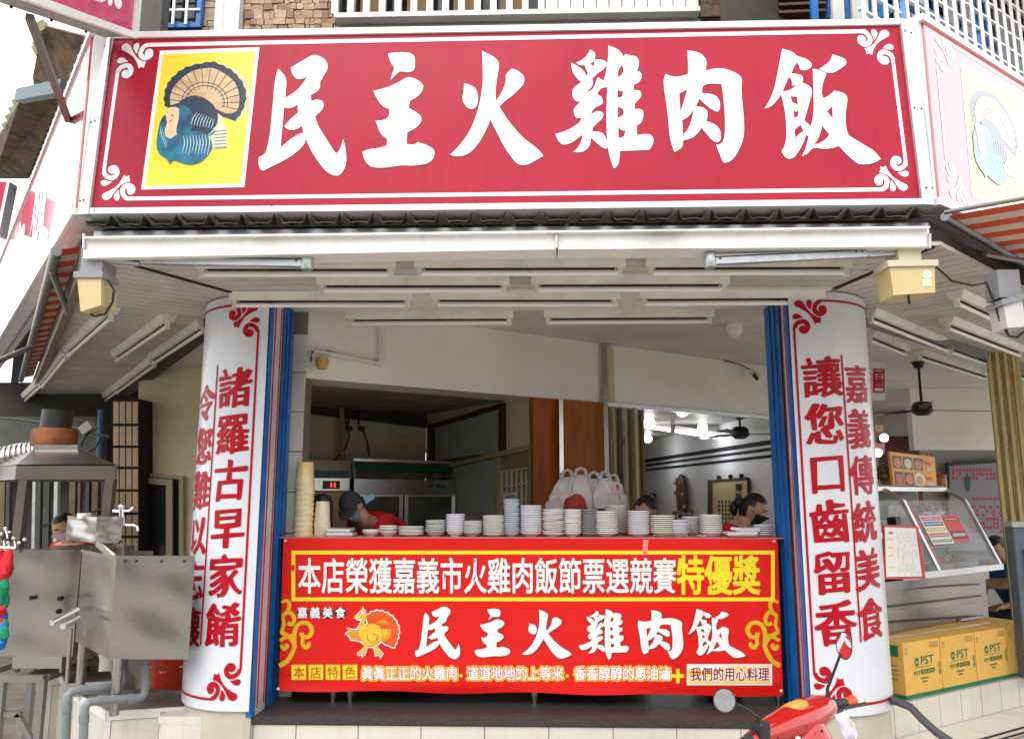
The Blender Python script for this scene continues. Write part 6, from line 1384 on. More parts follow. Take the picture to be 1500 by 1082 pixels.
rail(G(sl, zz0 + .015, .012), G(s1, zz0 + .015, .012), .04, 'bottom_rail', M_frame); rail(G(sl, zz0 + H_, sb - .10), G(s1, zz0 + H_, sb - .10), .03, 'top_rail', M_alu); rail(G(sl, zz0 + H_, -.58), G(s1, zz0 + H_, -.58), .03, 'top_rail', M_alu)
M_glass = mat('case_glass', (.8, .86, .86), .02, alpha=.11, spec=.8)
for a, b in ((sl + .015, s0 - .015), (s0 + .015, s1 - .015)): MB().slab([G(a, zz0 + .036, .006), G(b, zz0 + .036, .006), G(b, zz0 + H_*.86, sb*.86), G(a, zz0 + H_*.86, sb*.86)], -SCn*.004).build('front_glass', M_glass, T)
MB().slab([G(s1, zz0 + .03, 0), G(s1, zz0 + .03, -.57), G(s1, zz0 + H_ - .02, -.57), G(s1, zz0 + H_*.86, sb*.86)], SCd*.004).build('side_glass', M_glass, T)
MB().slab([G(sl, zz0 + H_ + .016, sb - .11), G(s1, zz0 + H_ + .016, sb - .11), G(s1, zz0 + H_ + .016, -.6), G(sl, zz0 + H_ + .016, -.6)], (0, 0, .012)).build('top_board', mat('case_top', (.42, .38, .28), .6), T)
for k, (z, f, bk) in enumerate(((.30, -.16, -.56), (.62, -.26, -.56))):
    MB().slab([G(sl, zz0 + H_*z, f), G(s1, zz0 + H_*z, f), G(s1, zz0 + H_*z, bk), G(sl, zz0 + H_*z, bk)], (0, 0, -.012)).build('shelf', mat('shelf_grey', (.22, .22, .22), .45), T)
MB().slab([G(sl, zz0, 0), G(s1, zz0, 0), G(s1, zz0, -.58), G(sl, zz0, -.58)], (0, 0, .01)).build('case_floor', mat('case_dark', (.10, .10, .10), .5), T)
MB().slab([G(sl, zz0, -.575), G(s1, zz0, -.575), G(s1, zz0 + H_, -.575), G(sl, zz0 + H_, -.575)], SCn*.005).build('case_back', mat('case_back', (.14, .14, .13), .4), T)
# slanted front surface coordinates: s along, t up the glass
def GS(s, t, off=0): return G(s, zz0 + .036 + (H_*.86 - .036)*t, .006 + (sb*.86 - .006)*t) + (SCn*.9 + Vector((0, 0, .45))).normalized()*(off + .002)
def sticker(s, t, w, h, bands, lab, bgc):
    T3 = thing('price_sheet', lab, 'sheet', GS(s, t), 'printed sheets on the display glass')
    q = lambda a, b, off=0: GS(s + a*w, t + h*(1 - b), off)
    pr = Print(); pr.poly(rectpts(0, 0, 1, 1)); pr.obj('sheet', bgc, q, T3, .001)
    for i, (y0, y1, m) in enumerate(bands):
        pr = Print(); pr.poly(rectpts(.06, y0, .94, y1)); pr.obj('band', m, q, T3, .002)
        pr = Print(); x = .12
        while x < .86: pr.poly(rectpts(x, y0 + (y1-y0)*.3, x + .05, y1 - (y1-y0)*.3)); x += .085
        pr.obj('print', M_wprint if m is not M_wprint else M_blk, q, T3, .003)
sticker(s0 + .10, .34, .30, .42, [(.04,.17,mat('s_red',(.55,.02,.03),.4)),(.21,.36,mat('s_blue',(.02,.08,.35),.4)),(.42,.56,mat('s_yellow',(.75,.6,.03),.4)),(.62,.75,MATS['s_red']),(.84,.93,mat('s_green',(.03,.22,.08),.4))], 'white price sheet with red, blue, yellow and green bands on the display glass', M_wprint)
sticker(s0 + .41, .36, .24, .40, [(.12,.2,mat('s_dark',(.2,.02,.02),.5)),(.6,.9,mat('s_dark',(.2,.02,.02),.5))], 'red printed sheet next to the banded price sheet on the display glass', mat('s_lightred', (.70, .06, .06), .5))
pr = Print()
for i in range(5): pr.poly(rectpts(s0 + .02, .08 + i*.16, s0 + .075, .18 + i*.16))
pr.obj('red_edge_strip', MATS['s_red'], GS, T, .001)
def food(s, off, z, r, h, col, lab, cat, kind='tray'):
    m = mat('food_' + '_'.join(str(c) for c in col), col, .5, var=.4, vscale=25, bump=.6, bscale=30); o = G(s, zz0 + H_*z + .003, off)
    if kind == 'tray':
        T3 = thing('food_tray', lab, cat, o, 'dishes inside the display case'); MB().lathe([(0, 0), (r*.8, 0), (r, h*.5), (r*1.02, h*.5), (r*.8, .006), (0, .006)], 18, o).build('dish', M_cer['w'], T3)
        mb = MB(); 
        for _ in range(14): a, rr = random.uniform(0, 6.28), random.uniform(0, r*.6); mb.ball(o + Vector((rr*math.cos(a), rr*math.sin(a), h*.45 + random.uniform(0, h*.4))), r*.24, 7, (1, 1, .7))
        f_ = mb.build('food', m, T3); f_['kind'] = 'stuff'
    else: solo(MB().bev((o.x - r, o.y - r*.6, o.z), (o.x + r, o.y + r*.6, o.z + h), .004), 'food_box', m, lab, cat, 'dishes inside the display case')
food(s0 + .18, -.36, .62, .07, .10, (.72, .74, .74), 'white box on the upper shelf of the display case', 'box', 'box')
food(s0 + .34, -.36, .62, .06, .10, (.45, .22, .13), 'brown paper box on the upper shelf of the display case', 'box', 'box')
food(s0 + .56, -.38, .62, .09, .10, (.42, .45, .12), 'green vegetables in a dish on the upper shelf of the display case', 'dish')
food(s0 + .74, -.38, .62, .09, .10, (.62, .62, .48), 'pale dumplings in a dish on the upper shelf of the display case', 'dish')
food(s0 + .70, -.20, .0, .12, .10, (.5, .18, .12), 'sausages in a dish on the floor of the display case', 'dish'); food(s0 + .42, -.2, .0, .11, .09, (.25, .2, .18), 'dark meat in a dish on the floor of the display case', 'dish'); food(s0 + .68, -.36, .30, .10, .09, (.5, .45, .35), 'sliced meat on the middle shelf of the display case', 'dish')
food(s0 - .2, -.38, .62, .09, .10, (.6, .55, .5), 'dish with a paper on the upper shelf near the column', 'dish')
food(s0 - .25, -.25, .30, .08, .12, (.5, .42, .08), 'jar coloured dish on the middle shelf near the column', 'dish')
# menu sheet standing before the case
T = thing('menu_sheet', 'white handwritten order sheet in a red rimmed plastic stand leaning on the display case', 'menu', SD(1325, 846, .06))
mq = [(1295,770),(1343,772),(1353,845),(1297,846)]
MB().slab([SD(x, y, .10) for x, y in ((1294,768),(1345,770),(1356,847),(1296,848))], -SCn*.008).build('red_stand', mat('red_plastic', (.55, .03, .03), .35), T)
def MQ(a, b, off=0):
    x = (mq[0][0]*(1-a) + mq[1][0]*a)*(1-b) + (mq[3][0]*(1-a) + mq[2][0]*a)*b; y = (mq[0][1]*(1-a) + mq[1][1]*a)*(1-b) + (mq[3][1]*(1-a) + mq[2][1]*a)*b; return SD(x, y, .103 + off)
pr = Print(); pr.poly(rectpts(.02, .02, .96, .98)); pr.obj('paper', M_wprint, MQ, T, .0)
pr = Print()
for r_ in range(22):
    for c_ in range(9):
        if random.random() < .7: x, y = .36 + c_*.066, .12 + r_*.038; pr.poly(rectpts(x, y, x + random.uniform(.012, .035), y + .012))
pr.obj('handwriting', mat('pencil', (.25, .25, .25), .8), MQ, T, .001)
pr = Print()
for y in (.24, .40, .55, .78): pr.poly(rectpts(.10, y, .26, y + .035))
pr.obj('highlight', M_by, MQ, T, .001); pr = Print(); pr.poly(rectpts(.14, .11, .26, .15)); pr.obj('red_mark', MATS['s_red'], MQ, T, .001)
solo(MB().bar(SD(1306, 764, .0), SD(1313, 762, .0), .06, .05), 'card_reader', M_blk, 'small black device behind the order sheet', 'device')
# photo menu board on the case
T = thing('picture_menu', 'orange picture menu board with six food photos standing on the display case', 'menu board', SD(1338, 716, -.4))
pq = [(1303,661),(1369,669),(1373,717),(1309,712)]
def PQ(a, b, off=0):
    x = (pq[0][0]*(1-a) + pq[1][0]*a)*(1-b) + (pq[3][0]*(1-a) + pq[2][0]*a)*b; y = (pq[0][1]*(1-a) + pq[1][1]*a)*(1-b) + (pq[3][1]*(1-a) + pq[2][1]*a)*b; return SD(x, y, -.35 + off)
MB().slab([PQ(0,1), PQ(1,1), PQ(1,0), PQ(0,0)], -SCn*.02).build('board', mat('menu_orange', (.80, .42, .04), .5, var=.15, vcol=(.75, .26, .03), vscale=3), T)
fc = [(.45, .18, .12), (.5, .45, .38), (.42, .16, .12), (.45, .12, .08), (.6, .16, .08), (.4, .3, .12)]
for i in range(6):
    x, y = .05 + (i % 3)*.235, .10 + (i//3)*.46
    pr = Print(); (pr.poly(rectpts(x, y, x + .2, y + .36)) if i < 5 else pr.poly(disc((x + .1, y + .18), .115, 16, 1, 1.7))); pr.obj('photo_frame', mat('navy_photo', (.06, .09, .15), .4) if i < 5 else M_wprint, PQ, T, .002)
    pr = Print(); pr.poly(disc((x + .1, y + .2), .085, 14, 1, 1.7)); pr.obj('food_photo', mat('food_photo_%d' % i, fc[i], .5, var=.5, vscale=70, vcol=tuple(min(1, c*1.8) for c in fc[i])), PQ, T, .003)
pr = Print()
for y in (.22, .68):
    for k in range(3): pr.poly(disc((.79 + k*.05, y), .024, 10, 1, 1.8), [disc((.79 + k*.05, y), .013, 8, 1, 2)])
pr.obj('red_print', MATS['s_red'], PQ, T, .003)
pr = Print(); pr.poly(rectpts(.80, .34, .96, .44)); pr.poly(rectpts(.80, .80, .96, .90)); pr.obj('label_patch', mat('pink_patch', (.75, .5, .5), .5), PQ, T, .002)
for i in range(9): p = PQ(.06 + i*.11, -.02); MB().tube([p, p + Vector((0, 0, .015)), p + Vector((.006, .01, .018))], .003, 6).build('binder_ring', M_blk, T)
jr = SD(1380, 714, -.42); T = thing('red_lid_jar', 'clear jar with a red lid beside the picture menu', 'jar', jr)
MB().lathe([(0, 0), (.036, 0), (.038, .01), (.038, .075), (.032, .085), (0, .085)], 18, jr).build('jar_body', mat('jar_brown', (.55, .25, .10), .2, var=.4, vscale=60), T); MB().lathe([(0, .084), (.038, .084), (.038, .105), (0, .105)], 18, jr).build('lid', MATS['red_plastic'], T)
dc = SD(1295, 706, -.42); T = thing('golden_ornament', 'dark golden lucky ornament beside the right column above the display case', 'ornament', dc)
MB().ball(dc + Vector((0, 0, .045)), .05, 16, (1.1, .8, .7)).build('ornament_base', mat('dark_gold', (.16, .09, .02), .3, metal=.6, var=.5, vscale=30), T); 
for i in range(7): a = i*.9; MB().ball(dc + Vector((.035*math.cos(a), .02*math.sin(a), .09 + .015*(i % 3))), .016, 8).build('leaf_boss', mat('dark_olive', (.05, .06, .015), .5), T)
# hanging notice 區
T = thing('hanging_notice', 'white hanging notice with a red framed character behind the right column', 'notice', U(1284, 585, 5.6))
MB().slab([U(x, y, 5.6) for x, y in ((1266,586),(1297,586),(1297,531),(1266,528))], (0, .01, 0)).build('board', mat('notice_white', (.55, .54, .56), .5), T)
pr = Print(); pr.frame(1279, 540, 1296, 575, 2.2) ; (v, f), = glyphs('區', .03); pr.raw([(1280 + p[0]*15, 543 + p[1]*28, p[2]) for p in v], f); pr.poly(rectpts(1268, 545, 1275, 548)); pr.poly(rectpts(1268, 553, 1275, 570))
pr.obj('character', M_ink, lambda a, b, o=0: U(a, b, 5.6 - o), T, .002)
# whiteboard menu on the back wall
T = thing('wall_menu', 'grey wall board with rows of red characters in a dark frame', 'menu board', U(1430, 800, 10.6))
BY = 11.1; q = lambda x, y, off=0: U(x, y, BY - off)
MB().slab([q(1385,810), q(1500,812), q(1500,669), q(1385,677)], (0, -.05, 0)).build('dark_frame', mat('frame_dark_grey', (.04, .05, .05), .5), T)
MB().slab([q(1391,806,.06), q(1500,808,.06), q(1500,675,.06), q(1391,682,.06)], (0, .005, 0)).build('board', mat('grey_board', (.30, .28, .32), .4), T)
pr = Print()
for x in range(1395, 1475, 5):
    for y in (686, 692, 698): 
        if random.random() < .85: pr.poly(rectpts(x, y, x + 3, y + 4.2))
for x in range(1420, 1475, 5):
    for y in (740, 746, 752, 758, 764, 770, 776):
        if random.random() < .55: pr.poly(rectpts(x, y, x + 3, y + 4))
for y in range(704, 730, 6): pr.poly(rectpts(1462, y, 1465, y + 4))
for x in range(1425, 1475, 5): pr.poly(rectpts(x, 728, x + 3, 732)); pr.poly(rectpts(x, 785, x + 3, 789))
pr.obj('red_characters', MATS['s_red'], lambda a, b, o=0: q(a, b, .06 + o), T, .004)
pr = Print(); pr.poly(disc((1418, 708), 3.5, 12, 1, 3.4)); pr.obj('green_plaque', mat('s_dgreen', (.01, .1, .08), .4), lambda a, b, o=0: q(a, b, .07 + o), T, .004)
# folding gate and post at the right
T = thing('folding_gate', 'cream accordion gate with long slots at the right side of the street front', 'gate', U(1475, 760, 6.2), 'folded accordion gates')
GY = 6.3; M_g2 = mat('gate_gold', (.50, .40, .18), .45, var=.15, dirt=.2)
for i in range(8):
    x = 1459 + i*6.2; yt = 560 + i*2.0; lean = 16
    p, r_ = U(x + lean, 800, GY + .05*(i % 2)), U(x, yt, GY + .05*(i % 2)); w = .028
    MB().bar(p + Vector((0, 0, -1.0)), Vector((p.x, p.y, ZC - .06)), w, .02).build('gate_bar', M_g2, T)
    for z in (1.2, 1.75, 2.35, 2.8): MB().bar((p.x, p.y + .01, z), (p.x + .03, p.y + .01, z), .012, .05).build('link', M_g2, T)
T = thing('grey_post', 'blue grey steel door post with a latch at the right picture edge', 'post', UZ(1505, 1000, ZP))
pz = UZ(1506, 996, ZP); pzt = U(1484, 772, pz.y).z
MB().bev((pz.x, pz.y, ZP), (pz.x + .16, pz.y + .1, pzt), .006).build('post_body', mat('blue_grey_steel', (.14, .17, .22), .45, var=.2), T)
MB().bev((pz.x - .01, pz.y - .01, pzt), (pz.x + .18, pz.y + .12, pzt + .04), .004).build('post_cap', M_gal, T); MB().bev((pz.x + .05, pz.y - .025, pzt - .40), (pz.x + .08, pz.y, pzt - .14), .004).build('latch', mat('blue_grey_steel', (.14, .17, .22), .45), T)
# dark tables and stools
M_tb = mat('dark_table', (.05, .03, .02), .4)
def table(px, y, Y, w, lab):
    o = U(px, y, Y); T = thing('dining_table', lab, 'table', (o.x, Y, ZI), 'dark dining tables inside')
    MB().bev((o.x - w/2, Y - .3, ZI + .72), (o.x + w/2, Y + .3, ZI + .75), .005).build('tabletop', mat('table_brown', (.22, .12, .05), .35), T)
    for sx in (-1, 1):
        for sy in (-1, 1): MB().bar((o.x + sx*(w/2 - .05), Y + sy*.25, ZI), (o.x + sx*(w/2 - .05), Y + sy*.25, ZI + .72), .04).build('leg', M_tb, T)
    MB().bar((o.x - w/2 + .05, Y, ZI + .3), (o.x + w/2 - .05, Y, ZI + .3), .04).build('stretcher', M_tb, T)
def stool(x, Y, lab):
    T = thing('stool', lab, 'stool', (x, Y, ZI), 'dark round stools inside'); MB().lathe([(0, .44), (.14, .44), (.15, .46), (.14, .475), (0, .475)], 20, (x, Y, ZI)).build('seat', M_tb, T)
    for k in range(4): a = .8 + k*math.pi/2; MB().bar((x + .15*math.cos(a), Y + .15*math.sin(a), ZI), (x + .09*math.cos(a), Y + .09*math.sin(a), ZI + .44), .03).build('leg', M_tb, T)
table(1470, 850, 6.9, 1.0, 'dark table behind the display case in the right room'); stool(U(1455, 900, 6.7).x, 6.55, 'left dark stool under the table in the right room'); stool(U(1478, 900, 6.7).x, 6.35, 'right dark stool under the table in the right room')
table(1000, 850, 8.5, 1.1, 'table in the dining room behind the stacked bowls')
# ceiling fans
M_fan = mat('fan_dark', (.012, .014, .016), .4)
def fan(px, py, Y, a0, lab, zc_=ZC):
    c = U(px, py, Y); T = thing('ceiling_fan', lab, 'fan', c, 'ceiling fans')
    MB().lathe([(0, .03), (.06, .02), (.085, -.01), (.09, -.07), (.05, -.10), (0, -.10)][::-1], 20, c).build('motor', M_fan, T); MB().tube([c + Vector((0, 0, .02)), (c.x, c.y, zc_ - .02)], .012, 10).build('rod', M_fan, T)
    MB().lathe([(0, -.06), (.035, -.06), (.06, -.002), (0, -.002)], 16, (c.x, c.y, zc_)).build('canopy', M_fan, T)
    for k in range(3):
        a = a0 + k*2*math.pi/3; d = Vector((math.cos(a), math.sin(a), 0)); s = Vector((-d.y, d.x, 0))
        MB().slab([c + d*.08 - s*.03 + Vector((0,0,-.055)), c + d*.62 - s*.055 + Vector((0,0,-.06)), c + d*.62 + s*.055 + Vector((0,0,-.045)), c + d*.08 + s*.03 + Vector((0,0,-.045))], (0, 0, -.006)).build('blade', M_fan, T)
fan(1350, 592, 7.2, .12, 'dark ceiling fan in the right room above the display case'); fan(1084, 628, 8.1, .0, 'dark ceiling fan in the dining room near the right jamb', 2.74)

# bright clutter seen between the column and the maroon panel
for x0, y0, x1, y1, col, lab in ((1281,622,1294,632,(.6,.25,.03),'small orange sign high up behind the right column'), (1281,649,1296,664,(.65,.22,.05),'orange poster behind the right column above the ornament')):
    solo(MB().slab([U(x0,y1,8.8), U(x1,y1,8.8), U(x1,y0,8.8), U(x0,y0,8.8)], (0, .02, 0)), 'small_poster', mat('poster_%d' % y0, col, .5, var=.6, vscale=14, vcol=(.7, .6, .5)), lab, 'poster', 'orange posters behind the right column')
for x, y, lab in ((1295, 641, 'upper round lit lamp behind the right column'), (1286, 663, 'lower round lit lamp behind the right column')): solo(MB().ball(U(x, y, 8.5), .045, 14), 'round_lamp', mat('lit_bulb', (1, 1, .97), .3, emit=3), lab, 'lamp', 'round lit lamps behind the right column')
# ------------------------------------------------------------------ interior odds and ends
M_bulb = mat('lit_bulb', (1, 1, .97), .3, emit=3)
def bulb(px, py, Y, lab, r=.055, pw=2.2):
    c = U(px, py, Y); c.z = min(c.z, 2.745 - r*.9); T = thing('bulb', lab, 'bulb', c, 'lit bulbs on the dining room ceiling'); MB().ball(c, r, 16).build('glass', M_bulb, T); MB().tube([c + Vector((0, 0, r*.8)), (c.x, c.y, 2.745)], .018, 10).build('socket', M_ceil, T)
    L = bpy.data.lights.new('bulb_light', 'POINT'); L.energy = pw; L.color = (.95, .97, 1); L.shadow_soft_size = .06; o = bpy.data.objects.new('bulb_light', L); COL.objects.link(o); o.location = c; o.parent = T; o.location = Vector((0, 0, -.30))
bulb(999, 590, 7.3, 'lit round bulb nearest the header in the dining room', .06); bulb(951, 613, 8.5, 'lit round bulb beside the folding gate, upper one', .06); bulb(1029, 623, 9.2, 'lit round bulb left of the dining room fan', .06); bulb(949, 640, 10.9, 'lit round bulb beside the folding gate, lower one', .06)
T = thing('lit_tube_light', 'lit fluorescent tube fitting across the dining room ceiling', 'light fitting', U(1000, 630, 10.8))
for a, b in (((920,620),(982,630)), ((989,631),(1055,641))):
    MB().tube([U(*a, 9.4), U(*b, 9.4)], .020, 10).build('tube', M_bulb, T); MB().bar(U(a[0], a[1] - 5, 9.42), U(b[0], b[1] - 5, 9.42), .06, .04).build('housing', M_wprint, T)
def onDw(px, py, off=0.): return UP(px, py, D0 + dn*off, dn)
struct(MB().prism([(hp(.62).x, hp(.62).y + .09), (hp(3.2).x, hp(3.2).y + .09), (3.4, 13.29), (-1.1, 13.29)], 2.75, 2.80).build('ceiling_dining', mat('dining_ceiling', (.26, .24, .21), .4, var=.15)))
T = thing('round_plaque', 'dark carved round plaque on the dining room wall', 'plaque', onDw(1000, 745, .02))
cc = onDw(1000, 727, .02); Mx = Matrix((( (B-A).normalized().x, 0, dn.x), ((B-A).normalized().y, 0, dn.y), (0, 1, 0)))
MB().lathe([(0, 0), (.30, 0), (.30, .03), (.27, .045), (.0, .03)], 28, cc, Mx).build('disc', mat('dark_carving', (.05, .025, .015), .5, var=.6, vscale=30, vcol=(.16, .09, .05), bump=.8, bscale=40), T)
for i in range(9): a = i*.7; p = cc + (B-A).normalized()*(.33*math.cos(a)) + Vector((0, 0, .19*math.sin(a))) + dn*.045; MB().ball(p, .03, 8).build('carved_boss', mat('pearl', (.3, .27, .22), .4), T)
def wpic(q, bord, fm, pm, lab, cat, name):
    T = thing(name, lab, cat, onDw(sum(p[0] for p in q)/4, q[2][1])); cx_ = sum(p[0] for p in q)/4; cy_ = sum(p[1] for p in q)/4
    MB().slab([onDw(x, y, .02) for x, y in q], dn*.04).build('frame', fm, T)
    MB().slab([onDw(cx_ + (x-cx_)*bord, cy_ + (y-cy_)*(1-(1-bord)*.8), .062) for x, y in q], dn*.004).build('picture', pm, T); return T
T = wpic([(1041,703),(1098,699),(1098,790),(1041,790)], .88, M_dbrown, mat('aged_paper', (.50, .42, .22), .6), 'framed calligraphy scroll behind glass on the dining room wall', 'picture', 'framed_calligraphy')
pr = Print(); put_text(pr, '鄉', 1077, 708, 10, 12, .03); put_text(pr, '味', 1077, 721, 10, 12, .03); put_text(pr, '情', 1078, 734, 9, 11, .03)
for c_ in range(5):
    for r_ in range(7): pr.poly(rectpts(1052 + c_*5, 733 + r_*6, 1054.4 + c_*5, 736.5 + r_*6))
pr.obj('ink', M_blk, lambda a, b, o=0: onDw(a, b, .067 + o), T, .003)
for x in (1053, 1070, 1086): MB().ball(onDw(x, 702 - (x-1041)*.07 - 2, .04), .03, 8).build('hanger_knob', M_blk, T)
T = wpic([(989,749),(1014,747),(1014,790),(989,790)], .78, mat('bronze_frame', (.2, .11, .03), .4), M_wprint, 'small framed certificate with blue print below the round plaque', 'picture', 'framed_certificate')
pr = Print(); pr.poly(rectpts(993, 753, 1010, 758)); pr.obj('blue_print', mat('s_blue2', (.02, .1, .4), .4), lambda a, b, o=0: onDw(a, b, .067 + o), T, .003)
T = wpic([(955,722),(961,722),(961,752),(955,752)], .5, M_dbrown, M_dbrown, 'dark carved plaque half hidden by the folding gate', 'plaque', 'dark_plaque')
# fridge and oven in the kitchen
def eP(o, s, t, z): return o + E1*s + E2*t + Vector((0, 0, z))
f0 = Vector((-1.45, 6.32, 0)); FN = Vector((E1.y, -E1.x, 0))
def SF(px, py, off=0): return UP(px, py, f0 + FN*off, FN)
T = thing('display_fridge', 'steel two door glass fridge with a green band on top behind the bent worker', 'fridge', SF(595, 780))
fx0, fx1 = SF(519, 700), SF(667, 700); s_0, s_1 = (fx0 - f0).dot(E1), (fx1 - f0).dot(E1)
FP = lambda s, z, off=0: f0 + E1*s + FN*off + Vector((0, 0, z))
ztf = (SF(519, 667).z + SF(667, 682).z)/2; zh = SF(595, 702).z; zh2 = SF(595, 722).z
MB().hexa([FP(s_0, ZI, -.02), FP(s_1, ZI, -.02), FP(s_1, ZI, -.6), FP(s_0, ZI, -.6)], [FP(s_0, zh, -.02), FP(s_1, zh, -.02), FP(s_1, zh, -.6), FP(s_0, zh, -.6)]).build('fridge_body', M_steelb, T)
M_fg = mat('fridge_glass', (.06, .07, .06), .08, var=.5, vscale=4, vcol=(.13, .13, .10), coat=.6)
MB().slab([FP(s_0, zh2), FP(s_1, zh2), FP(s_1, zh), FP(s_0, zh)], FN*-.03).build('control_panel', M_steel, T)
MB().slab([FP(s_0 + .02, zh + .01, -.06), FP(s_1 - .02, zh + .01, -.06), FP(s_1 - .02, ztf - .01, -.10), FP(s_0 + .02, ztf - .01, -.10)], FN*-.02).build('top_panel', mat('top_panel', (.16, .13, .08), .25, var=.5, vscale=4), T)
MB().slab([FP(s_0 + .02, zh + (ztf-zh)*.45, -.055), FP(s_1 - .02, zh + (ztf-zh)*.45, -.055), FP(s_1 - .02, zh + (ztf-zh)*.78, -.068), FP(s_0 + .02, zh + (ztf-zh)*.78, -.068)], FN*-.01).build('green_band', mat('green_band', (.0, .13, .03), .4), T)
for s in (s_0, s_1): MB().bar(FP(s, zh, 0), FP(s, ztf, -.05), .025).build('edge_trim', M_alu, T)
MB().bar(FP(s_0, ztf, -.05), FP(s_1, ztf, -.05), .02).build('edge_trim', M_alu, T)
sm = s_0 + (s_1 - s_0)*.47
for a, b in ((s_0 + .03, sm - .012), (sm + .012, s_1 - .01)):
    MB().slab([FP(a, ZI + .2, .006), FP(b, ZI + .2, .006), FP(b, zh2 - .01, .006), FP(a, zh2 - .01, .006)], FN*-.02).build('door', M_fg, T)
    for p, q in ((FP(a + .012, ZI + .2, .012), FP(a + .012, zh2 - .01, .012)), (FP(b - .012, ZI + .2, .012), FP(b - .012, zh2 - .01, .012)), (FP(a, zh2 - .02, .012), FP(b, zh2 - .02, .012))): MB().bar(p, q, .03, .015).build('door_frame', M_alu, T)
zz_ = (zh + zh2)/2
for s, m in ((.70, 'red'), (.725, 'green'), (.75, 'blk')): MB().slab([FP(s_0 + (s_1-s_0)*s + d, zz_ + e, .002) for d, e in ((0,-.01),(.018,-.01),(.018,.01),(0,.01))], FN*-.004).build('button', {'red': MATS['red_plastic'], 'green': MATS['green_band'], 'blk': M_blk}[m], T)
MB().slab([FP(s_0 + (s_1-s_0)*.80 + d, zz_ + e, .002) for d, e in ((0,-.015),(.09,-.015),(.09,.015),(0,.015))], FN*-.004).build('display', mat('teal_display', (.0, .14, .14), .3), T)
T = thing('steel_oven', 'tall dark steel cabinet with a teal band and red digital display behind the plastic tubs', 'oven', SF(475, 780))
s_2 = (SF(440, 700) - f0).dot(E1) - .3; zo = SF(478, 674).z; za, zb3 = SF(478, 700).z, SF(478, 718).z
MB().hexa([FP(s_2, ZI, -.01), FP(s_0 - .03, ZI, -.01), FP(s_0 - .03, ZI, -.6), FP(s_2, ZI, -.6)], [FP(s_2, zo, -.01), FP(s_0 - .03, zo, -.01), FP(s_0 - .03, zo, -.6), FP(s_2, zo, -.6)]).build('cabinet_body', mat('oven_steel', (.16, .11, .06), .3, metal=.5, var=.4), T)
MB().slab([FP(s_2, zb3), FP(s_0 - .04, zb3), FP(s_0 - .04, za), FP(s_2, za)], FN*-.008).build('control_strip', M_steelb, T); MB().slab([FP(s_2, za + .002), FP(s_0 - .04, za + .002), FP(s_0 - .04, za + .06), FP(s_2, za + .06)], FN*-.008).build('teal_band', mat('teal_band', (.01, .07, .08), .4), T)
MB().slab([FP(s_0 - .26, zb3 + .012, .003), FP(s_0 - .12, zb3 + .012, .003), FP(s_0 - .12, za - .02, .003), FP(s_0 - .26, za - .02, .003)], FN*-.006).build('display', M_blk, T)
p_ = Print(); p_.poly(rectpts(s_0 - .20, zb3 + .025, s_0 - .185, za - .035)); p_.poly(rectpts(s_0 - .17, zb3 + .025, s_0 - .155, za - .035)); p_.obj('digits', mat('red_led', (.9, .03, .02), .4, emit=1.5), lambda a, b, o=0: FP(a, b, .005 + o), T, .0)
MB().slab([FP(s_2, ZI + .2, .0), FP(s_0 - .05, ZI + .2, .0), FP(s_0 - .05, zb3 - .02, .0), FP(s_2, zb3 - .02, .0)], FN*-.004).build('door', mat('oven_door', (.30, .19, .11), .35, metal=.3), T)
solo(MB().tube([UP(x, y, K1 - E1*.1 + FN*.05, FN) for x, y in ((505,608),(512,640),(505,660),(487,676))], .008, 6), 'power_cable', M_blk, 'black cable curving down from the left wall socket to the oven', 'cable', 'kitchen wall cables')
solo(MB().tube([UP(x, y, K1 - E1*.1 + FN*.05, FN) for x, y in ((531,628),(538,645),(541,668))], .008, 6), 'power_cable', M_blk, 'black cable dropping from the right wall socket to the fridge', 'cable', 'kitchen wall cables')
solo(MB().tube([UP(x, y, K1 - E1*.1 + FN*.10, FN) for x, y in ((492,558),(500,595),(502,640),(502,675))], .022, 8), 'pale_conduit', mat('yellowed_conduit', (.40, .34, .18), .6), 'yellowed vertical conduit on the kitchen back wall', 'conduit')
for x, l_ in ((510, 'left double socket under the kitchen ceiling'), (528, 'right double socket under the kitchen ceiling')): solo(MB().slab([UP(a, b, K1 - E1*.1 + FN*.02, FN) for a, b in ((x-4,623),(x+5,625),(x+5,632),(x-4,630))], FN*.02), 'wall_socket', M_dbrown, l_, 'socket', 'kitchen wall sockets')
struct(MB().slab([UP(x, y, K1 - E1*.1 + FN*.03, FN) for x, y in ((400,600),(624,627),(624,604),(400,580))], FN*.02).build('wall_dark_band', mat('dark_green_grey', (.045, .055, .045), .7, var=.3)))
# conduit, emergency lamp, camera, smoke detector, ceiling dome
T = thing('emergency_lamp', 'small yellowed lamp on a white conduit on the header wall', 'lamp', U(470, 535, 4.95))
def HH(px, py, off=0): return UP(px, py, Vector(hp(0)) + Hn*off, Hn)
MB().tube([HH(458,522,.05), HH(462,514,.05), HH(556,532,.03), HH(556,480,.03)], .016, 8).build('conduit', M_white, T); MB().tube([HH(552,530,.025), HH(556,533,.025), HH(556,527,.025)], .026, 8).build('elbow', M_white, T)
MB().tube([HH(455,530,.05), HH(457,516,.05), HH(480,514,.05), HH(500,520,.045)], .006, 6).build('black_wire', M_blk, T)
h_ = HH(472, 530, .08); MB().lathe([(0, -.05), (.03, -.045), (.045, 0), (.035, .03), (0, .03)], 14, h_).build('lamp_body', mat('lamp_yellow', (.55, .38, .10), .4), T)
T = thing('white_dome_lamp', 'white dome lamp on the ceiling near the right jamb', 'lamp', U(1075, 490, 5.6)); c = U(1076, 482, 5.55); c.z = ZC
